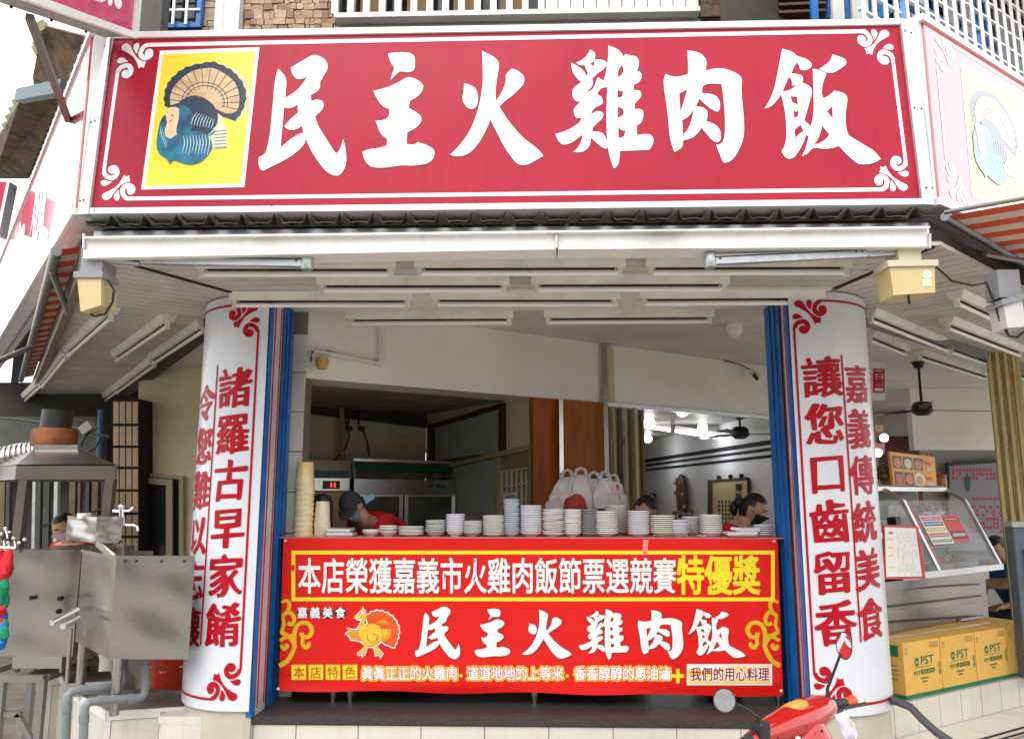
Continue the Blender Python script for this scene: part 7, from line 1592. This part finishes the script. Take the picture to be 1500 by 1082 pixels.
MB().lathe([(0, -.095), (.03, -.09), (.05, -.07), (.056, -.04), (.05, -.001), (0, -.001)], 18, c).build('dome', M_wprint, T)
T = thing('security_camera', 'small white security camera on the header near the right jamb', 'camera', HH(1108, 550, .1))
MB().bar(HH(1100,542,.08), HH(1110,552,.14), .045, .05).build('camera_body', M_white, T); MB().bar(HH(1103,548,.12), HH(1110,556,.15), .03, .03).build('lens_hood', M_blk, T)
MB().tube([HH(1060,528,.01), HH(1085,534,.01), HH(1100,542,.04)], .005, 6).build('cable', M_blk, T)
# ------------------------------------------------------------------ people
M_skin2 = mat('skin', (.60, .33, .20), .5, var=.08, vscale=10); M_hair = mat('black_hair', (.010, .009, .009), .45); M_shirt = mat('red_shirt', (.60, .008, .012), .75, var=.1, vscale=6, bump=.2)
M_jean = mat('dark_trousers', (.03, .035, .05), .8)
def ell(t, a): return None
def skin(verts, edges, rad, lvl=1):
    me = bpy.data.meshes.new('sk'); me.from_pydata([Vector(v) for v in verts], edges, []); o = bpy.data.objects.new('sk', me); COL.objects.link(o)
    m = o.modifiers.new('s', 'SKIN'); 
    for i, r in enumerate(rad):
        sv = me.skin_vertices[0].data[i] if me.skin_vertices else None
    if not me.skin_vertices: me.skin_vertices.new() if hasattr(me.skin_vertices, 'new') else None
    for i, r in enumerate(rad):
        rr = r if isinstance(r, tuple) else (r, r); me.skin_vertices[0].data[i].radius = rr
    me.skin_vertices[0].data[0].use_root = True
    s = o.modifiers.new('b', 'SUBSURF'); s.levels = s.render_levels = lvl
    dg = bpy.context.evaluated_depsgraph_get(); e = bpy.data.meshes.new_from_object(o.evaluated_get(dg))
    vs = [v.co.copy() for v in e.vertices]; fs = [tuple(p.vertices) for p in e.polygons]; bpy.data.objects.remove(o); bpy.data.meshes.remove(me); bpy.data.meshes.remove(e); return vs, fs
def head_mesh(r, M, sel=None, grow_=0.0, n=56, m=42):
    """face towards -y, z up; sel(theta, phi) keeps only some faces (masks, hair)"""
    vs = []
    for j in range(m + 1):
        th = math.pi*j/m
        for i in range(n):
            ph = 2*math.pi*i/n; x, y, z = math.sin(th)*math.sin(ph), -math.sin(th)*math.cos(ph), math.cos(th)   # ph = 0 is the face
            fr = max(0, math.cos(ph))*math.sin(th)
            X, Y, Z = x*.76, y*.92, z*1.12
            if z < 0: X *= 1 - .28*(-z)*(1 if fr > 0 else .4); Y = Y*(1 - .12*(-z)) - .04*fr
            nose = math.exp(-((ph if ph < math.pi else ph - 2*math.pi)/.17)**2)*math.exp(-((z + .12)/.16)**2)*.20; eye = 0
            for e in (-.42, .42): eye += math.exp(-(((ph if ph < math.pi else ph - 2*math.pi) - e)/.2)**2)*math.exp(-((z - .08)/.10)**2)*.06
            lips = math.exp(-((ph if ph < math.pi else ph - 2*math.pi)/.25)**2)*math.exp(-((z + .42)/.06)**2)*.05
            Y -= nose + lips - eye
            for e in (-1.57, 1.57):
                ear = math.exp(-(((ph if ph < math.pi else ph - 2*math.pi) - e)/.13)**2)*math.exp(-((z + .02)/.2)**2)*.14; X += ear*(1 if e > 0 else -1)
            g = 1 + grow_; vs.append(M @ (Vector((X*g, Y*g, Z*g))*r))
    fs = []
    for j in range(m):
        for i in range(n):
            th = math.pi*(j + .5)/m; ph = 2*math.pi*(i + .5)/n; ph = ph if ph < math.pi else ph - 2*math.pi
            if sel is None or sel(th, ph): fs.append((j*n+i, (j+1)*n+i, (j+1)*n+(i+1) % n, j*n+(i+1) % n))
    return vs, fs
def person(head, floor, facing, lean, hpitch, hroll, lab, hair='short', cap=None, mask=None, shirt=M_shirt, r=.105, seated=False, hyaw=0, look=None, arms_fwd=.35):
    """head: centre of the head; facing: degrees, 0 = towards the street (-y), positive turns to the picture's right"""
    F = Matrix.Rotation(R(facing), 3, 'Z'); head = Vector(head)
    fw = F @ Vector((0, -1, 0)); sd = F @ Vector((1, 0, 0)); up = Vector((0, 0, 1)); Lr = R(lean)
    tu = (up*math.cos(Lr) + fw*math.sin(Lr)).normalized()      # direction of the torso
    neck = head - tu*.085 - fw*.01 - up*.035; chest = neck - tu*.085; waist = chest - tu*.26; pelvis = waist - tu*.16*.5 - up*.09
    T = thing('person', lab, 'person', (pelvis.x, pelvis.y, floor))
    V, E_, Rr = [], [], []
    def add(p, r_, c=None):
        V.append(p); Rr.append(r_); 
        if c is not None: E_.append((c, len(V) - 1))
        return len(V) - 1
    ip = add(pelvis, (.15, .12)); iw = add(waist, (.13, .10), ip); ic = add(chest, (.16, .105), iw); inn = add(neck, (.055, .055), ic); ih = add(head - tu*.02, (.07, .07), inn)
    hands = []; sl = {}
    for s in (-1, 1):
        sh = add(chest + sd*s*.17 + tu*.035, (.062, .062), ic); el = chest + sd*s*.21 - tu*.10 - up*.16 + fw*.10; ie = add(el, (.042, .042), sh)
        wr = el + fw*arms_fwd*.72 - up*.04 - sd*s*.07; iwr = add(wr, (.026, .026), ie); pm = add(wr + fw*.06, (.036, .018), iwr); sl[s] = (chest + sd*s*.17 + tu*.035, el)
        for k in range(4):
            q = add(wr + fw*(.13) + sd*(k - 1.5)*.020 - up*.005, (.0095, .0095), pm); add(wr + fw*(.165 + (.012 if k in (1, 2) else 0)) + sd*(k - 1.5)*.021 - up*.03, (.0085, .0085), q)
        q = add(wr + fw*.06 - sd*s*.045, (.011, .011), pm); add(wr + fw*.10 - sd*s*.055 - up*.01, (.009, .009), q)
        if seated: kn = pelvis + sd*s*.12 + fw*.42; ft = Vector((kn.x, kn.y, floor + .06))
        else: kn = (pelvis + Vector((pelvis.x, pelvis.y, floor)))/2 + sd*s*.10 + fw*.05; ft = Vector((pelvis.x, pelvis.y, floor + .06)) + sd*s*.11
        hp_ = add(pelvis + sd*s*.10 - up*.06, (.09, .09), ip); ik = add(kn, (.06, .06), hp_); ia = add(ft, (.042, .042), ik); add(ft + fw*.14 - up*.02, (.04, .03), ia)
    bv, bf = skin(V, E_, Rr, 2)
    HM = F @ Matrix.Rotation(R(hyaw), 3, 'Z') @ Matrix.Rotation(R(hroll), 3, 'Y') @ Matrix.Rotation(R(hpitch), 3, 'X')
    hv, hf = head_mesh(r, HM); hv = [v + head for v in hv]
    mb = MB(); mb.add(bv, bf, True); mb.add(hv, hf, True); mb.build('body', M_skin2, T)
    # shirt: the same trunk and upper arms, a little larger
    V2 = [waist - tu*.12 - up*.02, waist, chest, neck - tu*.045]; E2_ = [(0, 1), (1, 2), (2, 3)]; R2 = [(.165, .135), (.148, .122), (.18, .13), (.085, .075)]
    for s in (-1, 1):
        a, b = sl[s]; V2 += [a, a.lerp(b, .75)]; k = len(V2); E2_ += [(2, k - 2), (k - 2, k - 1)]; R2 += [(.085, .08), (.072, .068)]
    sv_, sf_ = skin(V2, E2_, R2, 2); m2 = MB(); m2.add(sv_, sf_, True); m2.build('shirt', shirt, T)
    V3 = [pelvis + up*.03, pelvis - up*.05]; E3 = [(0, 1)]; R3 = [(.17, .14), (.15, .13)]
    for s in (-1, 1):
        kn = pelvis + sd*s*.12 + fw*.42 if seated else (pelvis + Vector((pelvis.x, pelvis.y, floor)))/2 + sd*s*.10 + fw*.05
        ft = Vector((kn.x, kn.y, floor + .1)) if seated else Vector((pelvis.x, pelvis.y, floor + .1)) + sd*s*.11
        V3 += [pelvis + sd*s*.10 - up*.06, kn, ft]; k = len(V3); E3 += [(1, k-3), (k-3, k-2), (k-2, k-1)]; R3 += [(.10, .10), (.075, .075), (.06, .06)]
    tv, tf = skin(V3, E3, R3, 1); m3 = MB(); m3.add(tv, tf, True); m3.build('trousers', M_jean, T)
    def shell(name, m, sel, g, mod=None):
        a, f = head_mesh(r, HM, sel, g); a = [v + head for v in a]; b, f2 = head_mesh(r, HM, sel, g - .05); b = [v + head for v in b]
        mm = MB(); mm.add(a, f, True); mm.add(b, [q[::-1] for q in f2], True)
        if mod: mod(mm)
        return mm.build(name, m, T)
    hr = lambda th, ph: th < .88 or (abs(ph) > 1.3 and th < 1.35) or (abs(ph) > 1.75 and th < 2.1) or (abs(ph) > 2.2 and th < 2.35)
    if hair: shell('hair', M_hair, hr, .09)
    X_, Y_, Z_ = HM @ Vector((1, 0, 0)), HM @ Vector((0, -1, 0)), HM @ Vector((0, 0, 1))
    if hair == 'bun': 
        hb_ = MB().ball(head - Y_*r*1.05 + Z_*r*.05, r*.42, 14, (1, 1, 1)).ball(head - Y_*r*1.25 - Z_*r*.5, r*.36, 12, (.8, 1, 1.5)); hb_.build('hair_bun', M_hair, T)
    if cap:
        mk = shell('cap', cap, lambda th, ph: th < (1.25 if hair else 1.7), .16 if hair else .10, None if hair else (lambda m_: m_.v.__setitem__(slice(None), [v + (v - head)*(.05*math.sin(60*v.x + 25*v.z) + .04*math.sin(75*v.z + 40*v.y)) for v in m_.v])))
    if cap and hair:
        b_ = MB(); n = 14; ring = []
        for i in range(n + 1):
            a = -1.0 + 2.0*i/n; ring.append((head + (X_*math.sin(a)*.80 + Y_*math.cos(a)*.98)*r*1.12 + Z_*r*.42, head + (X_*math.sin(a)*.80 + Y_*(math.cos(a)*1.0 + .62*math.cos(a*1.4)))*r*1.12 + Z_*r*.26))
        b_.v = [p for q in ring for p in q] + [p - Z_*.006 for q in ring for p in q]; k = 2*(n+1)
        b_.f = [(2*i, 2*i+1, 2*i+3, 2*i+2) for i in range(n)] + [(k+2*i, k+2*i+2, k+2*i+3, k+2*i+1) for i in range(n)] + [(2*i+1, k+2*i+1, k+2*i+3, 2*i+3) for i in range(n)]; b_.smooth = [True]*len(b_.f); b_.build('cap_brim', cap, T)
    if mask: 
        shell('face_mask', mask, lambda th, ph: abs(ph) < 1.12 and 1.62 < th < 2.55, .10)
        for s in (-1, 1): MB().tube([head + X_*s*r*.72 + Y_*r*.35 - Z_*r*.1, head + X_*s*r*.84 - Y_*r*.02 + Z_*r*.05], .003, 5).build('mask_loop', mask, T)
    for s in (-1, 1):
        e = head + (X_*s*.30 + Y_*.83 + Z_*.09)*r; MB().ball(e, r*.065, 8).build('eye', M_wprint, T); MB().ball(e + Y_*r*.05, r*.035, 6).build('iris', M_blk, T)
        MB().tube([head + (X_*s*.14 + Y_*.95 + Z_*.27)*r, head + (X_*s*.32 + Y_*.90 + Z_*.30)*r, head + (X_*s*.46 + Y_*.78 + Z_*.25)*r], .004, 5).build('eyebrow', M_hair, T)
    return T
M_cap = mat('cap_grey', (.05, .052, .06), .8); M_maskb = mat('mask_blue', (.36, .52, .62), .7); M_maskk = mat('mask_black', (.015, .015, .018), .8)
P1 = person(U(516, 742, 5.30), ZI, -48, 62, 38, -10, 'worker in a red shirt, grey cap and pale blue mask bending over behind the counter', cap=M_cap, mask=M_maskb, r=.092, hyaw=34)
P2 = person(U(843, 745, 5.16), ZI, 0, 62, 58, 0, 'worker in a red shirt with a reddish brown head scarf, head bowed behind the bowls', hair=None, cap=mat('scarf_red', (.30, .06, .02), .8, var=.8, vscale=18, vcol=(.42, .02, .04), bump=1.0, bscale=22), r=.088)
P3 = person(U(945, 746, 5.5), ZI, 25, 58, 42, 12, 'black haired worker in a red shirt bending behind the ribbed bowl stack', r=.092)
P4 = person(U(1103, 746, 5.25), ZI, 62, 42, 24, 0, 'woman with tied hair, red shirt and black mask, in profile at the right', hair='bun', mask=M_maskk, r=.092)
P5_ = person(U(1461, 803, 7.3), ZI, -62, 30, 30, 0, 'person in a blue jacket sitting bowed over a table in the right room', seated=True, shirt=mat('blue_jacket', (.01, .08, .24), .8, bump=.2), r=.10)
P6 = person(U(96, 772, 5.9), ZI, -30, 22, 28, 0, 'person in a red shirt and white mask working behind the steel basin', mask=mat('mask_white', (.6, .62, .65), .7), r=.095)
solo(MB().slab([U(x, y, 5.2) for x, y in ((532,728),(546,722),(549,729),(536,738))], (0, .01, 0)), 'blue_leaflet', mat('leaflet_blue', (.25, .5, .62), .5), 'small pale blue leaflet stuck on the fridge door beside the grey cap', 'leaflet')
solo(MB().lathe([(0, 0), (.10, 0), (.11, .05), (.11, .11), (.10, .12), (0, .12)], 20, (U(697, 770, 5.15).x, 5.15, SZ)), 'cooking_pot', M_dbrown, 'dark brown cooking pot behind the green grey bowls', 'pot')
# ------------------------------------------------------------------ scooter
T = thing('motor_scooter', 'glossy red scooter with two round mirrors parked in front of the right column', 'scooter', (1.15, 3.4, 0))
SY = 3.35; s3 = lambda x, y, Y=SY: U(x, y, Y)
M_sr = mat('scooter_red', (.42, .006, .004), .1, coat=1.0); M_srd = mat('seat_tan', (.50, .27, .06), .5)
# handlebar cowl: rounded body swept between the two grips
pts = [s3(1098, 1086, 3.10), s3(1120, 1074, 3.16), s3(1150, 1062, 3.23), s3(1178, 1052, 3.30), s3(1200, 1040, 3.36), s3(1213, 1033, 3.40)]
MB().tube(pts, [.030, .045, .062, .074, .062, .042], 24).build('handlebar_cowl', M_sr, T)
cpt = s3(1172, 1075, 3.28)
MB().ball(cpt + Vector((.01, .0, -.10)), .13, 28, (.98, .75, 1.45)).build('front_cowl', M_sr, T)
hl = cpt + Vector((-.02, .10, .03)); 
dash = MB(); Md = Matrix.Rotation(R(-24), 3, 'Y') @ Matrix.Rotation(R(-18), 3, 'X'); dash.ball(s3(1160, 1040, 3.27), .062, 22, (1.15, .75, .5), Md); dash.build('dashboard_lid', M_srd, T)
for a, b, nm in (((1098, 1082, 3.09), (1068, 1100, 2.99), 'grip'), ((1220, 1031, 3.42), (1238, 1029, 3.47), 'grip')): MB().tube([s3(*a), s3(*b)], .019, 14).build(nm, M_rubber, T)
MB().tube([s3(1238, 1029, 3.47), s3(1250, 1026, 3.50)], [.020, .024], 14).build('bar_end', mat('orange_grip', (.75, .10, .03), .4), T)
MB().bev((-.03, -.03, -.03), (.03, .03, .035), .008, Matrix.Translation(s3(1207, 1038, 3.36)) @ Matrix.Rotation(R(40), 4, 'Z')).build('switch_housing', M_blk, T)
MB().bev((-.03, -.03, -.03), (.03, .03, .035), .008, Matrix.Translation(s3(1113, 1070, 3.12)) @ Matrix.Rotation(R(40), 4, 'Z')).build('switch_housing', M_blk, T)
for c_, m in (((1207,1044),(.6,.25,.02)), ((1204,1034),(.3,.3,.05)), ((1214,1042),(.7,.1,.08))): MB().ball(s3(*c_, 3.325), .008, 8).build('switch', mat('sw_%d' % int(m[0]*100), m, .4), T)
MB().tube([s3(1215, 1046, 3.36), s3(1240, 1036, 3.42), s3(1268, 1030, 3.50)], [.009, .007, .008], 8).build('brake_lever', M_blk, T)
MB().tube([s3(1112, 1062, 3.12), s3(1110, 1050, 3.12), s3(1090, 1036, 3.10), s3(1072, 1027, 3.08)], [.009, .007, .006, .006], 8).build('mirror_stalk', M_blk, T)
MB().tube([s3(1214, 1032, 3.38), s3(1212, 1008, 3.38), s3(1222, 982, 3.38), s3(1231, 958, 3.38)], [.012, .007, .006, .006], 8).build('mirror_stalk', M_blk, T)
M_mir = mat('mirror_glass', (.85, .86, .88), .02, metal=1)
def mirror(c, nrm, rx, ry):
    nrm = Vector(nrm).normalized(); q = nrm.to_track_quat('Z', 'Y').to_matrix(); S_ = Matrix.Diagonal((rx, ry, rx)); Mx_ = q @ S_
    MB().lathe([(0, -.35), (.55, -.28), (.95, -.08), (1.06, .06), (1.03, .12), (.96, .06)], 28, c, Mx_).build('mirror_shell', M_blk, T); MB().lathe([(0, .07), (.97, .07)], 28, c, Mx_).build('mirror_glass', M_mir, T)
for a, b in (((1128,1058),(1140,1082)), ((1196,1040),(1205,1062))): MB().tube([s3(a[0], a[1], 3.17 + (a[0]-1128)*.002), s3((a[0]+b[0])/2 + 2, (a[1]+b[1])/2, 3.14 + (a[0]-1128)*.002), s3(*b, 3.13 + (a[0]-1128)*.002)], .0022, 5).build('panel_seam', M_black_line, T)
MB().ball(s3(1169, 1081, 3.16), .010, 12, (1, .3, .8)).build('badge', M_frame, T)
MB().ball(s3(1204, 1070, 3.19), .006, 8).build('screw', M_blk, T)
MB().tube([s3(1106, 1070, 3.10), s3(1090, 1080, 3.06), s3(1078, 1092, 3.0)], .005, 6).build('brake_cable', M_blk, T)
mirror(s3(1061, 1025, 3.05), (.05, -1, .12), .040, .040); mirror(s3(1237, 945, 3.36), (-.96, -.30, .04), .046, .052)
# front apron, fender, wheel, floor and seat below the picture
def arc(): pass
ax = Vector((-.55, .83, 0)).normalized()           # the scooter points away from the camera to the left
b0_ = cpt + Vector((0, 0, -.1)); 
MB().tube([b0_, b0_ + Vector((0, 0, -.18)) + ax*.03, b0_ + Vector((0, 0, -.42)) + ax*.05], [.09, .16, .17], 20).build('front_apron', M_sr, T)
wc = Vector((b0_.x, b0_.y, .22)) + ax*.22
sdx = Vector((ax.y, -ax.x, 0)); Mw = Matrix((sdx, ax, Vector((0, 0, 1)))).transposed() @ Matrix.Rotation(R(90), 3, 'Y')
MB().lathe([(.10, -.045), (.19, -.05), (.22, -.02), (.22, .02), (.19, .05), (.10, .045)], 28, wc, Mw).build('front_wheel', M_rubber, T)
MB().lathe([(0, -.03), (.10, -.04), (.10, .04), (0, .03)], 20, wc, Mw).build('front_rim', M_gal, T)
rw = wc - ax*1.18; MB().lathe([(.10, -.045), (.19, -.05), (.22, -.02), (.22, .02), (.19, .05), (.10, .045)], 28, rw, Mw).build('rear_wheel', M_rubber, T); MB().lathe([(0, -.03), (.10, -.04), (.10, .04), (0, .03)], 20, rw, Mw).build('rear_rim', M_gal, T)
MB().tube([b0_ + Vector((0, 0, -.42)) + ax*.06, wc], .03, 10).build('fork', M_blk, T)
MB().tube([wc + ax*.2 + Vector((0,0,.12)), wc + Vector((0,0,.25)), wc - ax*.2 + Vector((0,0,.16))], [.03, .07, .06], 14).build('front_fender', M_sr, T)
MB().hexa([rw + ax*.85 - sdx*.13 + Vector((0,0,.0)), rw + ax*.85 + sdx*.13, rw + ax*.3 + sdx*.15, rw + ax*.3 - sdx*.15], [rw + ax*.85 - sdx*.13 + Vector((0,0,.08)), rw + ax*.85 + sdx*.13 + Vector((0,0,.08)), rw + ax*.3 + sdx*.15 + Vector((0,0,.08)), rw + ax*.3 - sdx*.15 + Vector((0,0,.08))]).build('floorboard', M_blk, T)
MB().tube([rw + ax*.36 + Vector((0,0,.15)), rw + ax*.1 + Vector((0,0,.24)), rw - ax*.25 + Vector((0,0,.26))], [.14, .16, .08], 18).build('rear_body', M_sr, T)
MB().tube([rw + ax*.38 + Vector((0,0,.36)), rw + ax*.1 + Vector((0,0,.39)), rw - ax*.26 + Vector((0,0,.42))], [.07, .09, .06], 18).build('seat', M_blk, T)
# face mask hung on the brake lever
mk = MB(); n = 8; A0, B0, C1, D1 = s3(1222, 1046, 3.33), s3(1238, 1044, 3.36), s3(1256, 1078, 3.36), s3(1238, 1084, 3.32)
for j in range(n + 1):
    for i in range(n + 1):
        u, v = i/n, j/n; p = A0.lerp(B0, u).lerp(D1.lerp(C1, u), v) + Vector((0, -.018*math.sin(math.pi*v)*math.sin(math.pi*u) - .004*math.sin(9*v), 0)); mk.v.append(p)
mk.f = [(j*(n+1)+i, j*(n+1)+i+1, (j+1)*(n+1)+i+1, (j+1)*(n+1)+i) for j in range(n) for i in range(n)]; g0 = len(mk.v); mk.v += [p + Vector((0, .003, 0)) for p in mk.v]; mk.f += [tuple(g0+q for q in f)[::-1] for f in mk.f[:]]; mk.smooth = [True]*len(mk.f)
T = thing('face_mask', 'pale lilac face mask dangling from the right handlebar of the scooter', 'face mask', C1)
mk.build('cloth', mat('mask_lilac', (.62, .55, .75), .7), T); MB().tube([s3(1236, 1036, 3.42), s3(1238, 1044, 3.37), s3(1250, 1060, 3.36), s3(1256, 1078, 3.36)], .002, 5).build('ear_loop', M_wprint, T)
MB().tube([s3(1238, 1084, 3.32), s3(1248, 1090, 3.33), s3(1254, 1080, 3.35)], .002, 5).build('ear_loop', M_wprint, T)

# ------------------------------------------------------------------ the other side of the street (behind the camera; seen in mirrors and polished steel)
def far_house(x0, x1, y, h, col, lab):
    T = thing('street_building', lab, 'building', ((x0 + x1)/2, y, 0), 'buildings across the street')
    MB().box((x0, y - 8, 0), (x1, y, h)).build('wall', mat('house_' + str(col[0]), col, .8, var=.2), T)
    n = int((x1 - x0)/2.4)
    for fl in range(int(h/3.2)):
        for i in range(n):
            a = x0 + .5 + i*(x1 - x0 - .6)/n; z = .9 + fl*3.2 if fl else .1; MB().box((a, y + .002, z), (a + 1.5, y + .05, z + (1.5 if fl else 2.5))).build('window', MATS['dark_glass'], T)
    MB().box((x0 - .1, y + .0, 3.0), (x1 + .1, y + 1.0, 3.12)).build('canopy', M_conc, T)
far_house(-24, -13, -15, 7.5, (.5, .46, .38), 'three storey beige building across the street'); far_house(-12.5, -3, -15, 8.5, (.4, .38, .35), 'grey tiled building across the street')
far_house(-2.5, 7, -15, 6.5, (.55, .53, .5), 'pale building across the street'); far_house(7.6, 19, -15, 8.0, (.35, .27, .2), 'brown building across the street')

# kitchen details
kx = lambda x, y, o_=.1: UP(x, y, K1 - E1*.1 + FN*o_, FN)
T = thing('kitchen_tube_light', 'dusty tube light fitting high on the kitchen back wall beside the jamb', 'light fitting', kx(465, 580))
MB().bar(kx(436, 573), kx(490, 581), .05, .05).build('housing', M_fix, T); MB().tube([kx(436, 579, .13), kx(488, 586, .13)], .013, 8).build('tube', mat('dim_lit_tube', (1, .93, .75), .3, emit=.9), T)  # faint glow added to the tube to go with the fill lamp
L = bpy.data.lights.new('tube_light', 'AREA'); L.shape = 'RECTANGLE'; L.size = .35; L.size_y = .06; L.energy = 45; L.color = (1, .90, .68); o = bpy.data.objects.new('tube_light', L); COL.objects.link(o); o.parent = T  # fill lamp added to brighten the kitchen, placed near the tube fitting
_q = kx(505, 588, .20) - T.location; o.location = _q; o.rotation_euler = (R(38), 0, math.atan2(E1.y, E1.x))
for x, lab in ((507, 'left black wire hanging from the kitchen ceiling'), (522, 'right black wire hanging from the kitchen ceiling')):
    solo(MB().tube([kx(x, 558, .12), kx(x + 4, 580, .12), kx(x + 5, 605, .1), kx(x + 3, 622, .06)], .009, 6), 'hanging_wire', M_blk, lab, 'wire', 'black wires in the kitchen')

# ------------------------------------------------------------------ names and labels of the walls
for o in list(COL.objects):
    if o.name.startswith('glyph'): bpy.data.objects.remove(o)
WL = {'wall_beam_left': ('beam', 'dark lintel beam over the left street opening', 'beam'), 'wall_beam_right': ('beam', 'grey lintel beam along the right street opening', 'beam'),
 'wall_header': ('wall', 'white plastered header wall over the kitchen opening', 'wall'), 'wall_header_dining': ('wall', 'white header wall over the dining room opening', 'wall'),
 'wall_kitchen': ('wall', 'cream kitchen wall with the frosted window', 'wall'), 'wall_kitchen_side': ('wall', 'cream side wall between kitchen and left street', 'wall'), 'wall_kitchen_back': ('wall', 'cream kitchen back wall with the black cables', 'wall'),
 'wall_left_jamb': ('wall', 'narrow tiled wall end beside the blue left jamb', 'wall'), 'wall_dining': ('wall', 'pale grey dining room wall with the calligraphy and dark mouldings', 'wall'), 'wall_dining_back': ('wall', 'far end wall of the dining room', 'wall'),
 'wall_partition': ('wall', 'cream partition wall behind the folded cream gate', 'wall'), 'wall_header_right': ('wall', 'white boxed header wall behind the right room fan', 'wall'), 'wall_back_right': ('wall', 'grey back wall carrying the board of red characters', 'wall'),
 'wall_brown_panel': ('wall_panel', 'maroon wall panel above the orange picture menu', 'wall panel'), 'wall_service': ('wall', 'cream wall above the service door on the left', 'wall'), 'wall_tile_strip': ('wall', 'peach tiled wall strip with black joints behind the hood', 'wall'),
 'wall_dark_left': ('wall', 'dark back wall behind the old gate on the left', 'wall'), 'wall_upper_left': ('wall', 'dull grey wall panel beside the black flue', 'wall'), 'wall_dark_band': ('wall_band', 'dark green grey band high on the kitchen back wall', 'wall band'),
 'platform_wall': ('wall', 'cream tiled base wall below the counter platform', 'wall'), 'platform_wall_right': ('wall', 'cream tiled base wall below the cartons', 'wall'), 'platform_cap': ('tiled_slab', 'cream tiled slab at the foot of the left column', 'slab'),
 'granite_slab': ('granite_slab', 'dark speckled granite slab under the counter legs', 'slab'), 'lintel': ('lintel', 'white lintel over the front opening', 'lintel'), 'step_right': ('step', 'pale tiled steps with black strips and metal edge below the cartons', 'steps')}
for o in [o for o in COL.objects if o.parent is None and o.get('kind') == 'structure']:
    n_ = o.name.split('.')[0]
    if n_ in WL:
        nm, lab, cat = WL[n_]; del o['kind']; tag(o, lab, cat); o.name = nm
    elif n_.startswith('ceiling_'): o.name = 'ceiling'
    elif n_.startswith('floor_'): o.name = 'floor'
    elif n_ == 'wall_trim': del o['kind']; i_ = int(o.name[-1]) if o.name[-3:].isdigit() else 0; tag(o, ['lowest', 'middle', 'uppermost'][i_] + ' dark moulding along the dining room wall', 'moulding', 'dark mouldings of the dining room'); o.name = 'wall_moulding'
for o in COL.objects:
    if o.name.split('.')[0] in ('feather_ripples', 'feather_lines', 'red_characters', 'print', 'handwriting', 'pink_print', 'red_print', 'separators'): o['kind'] = 'stuff'
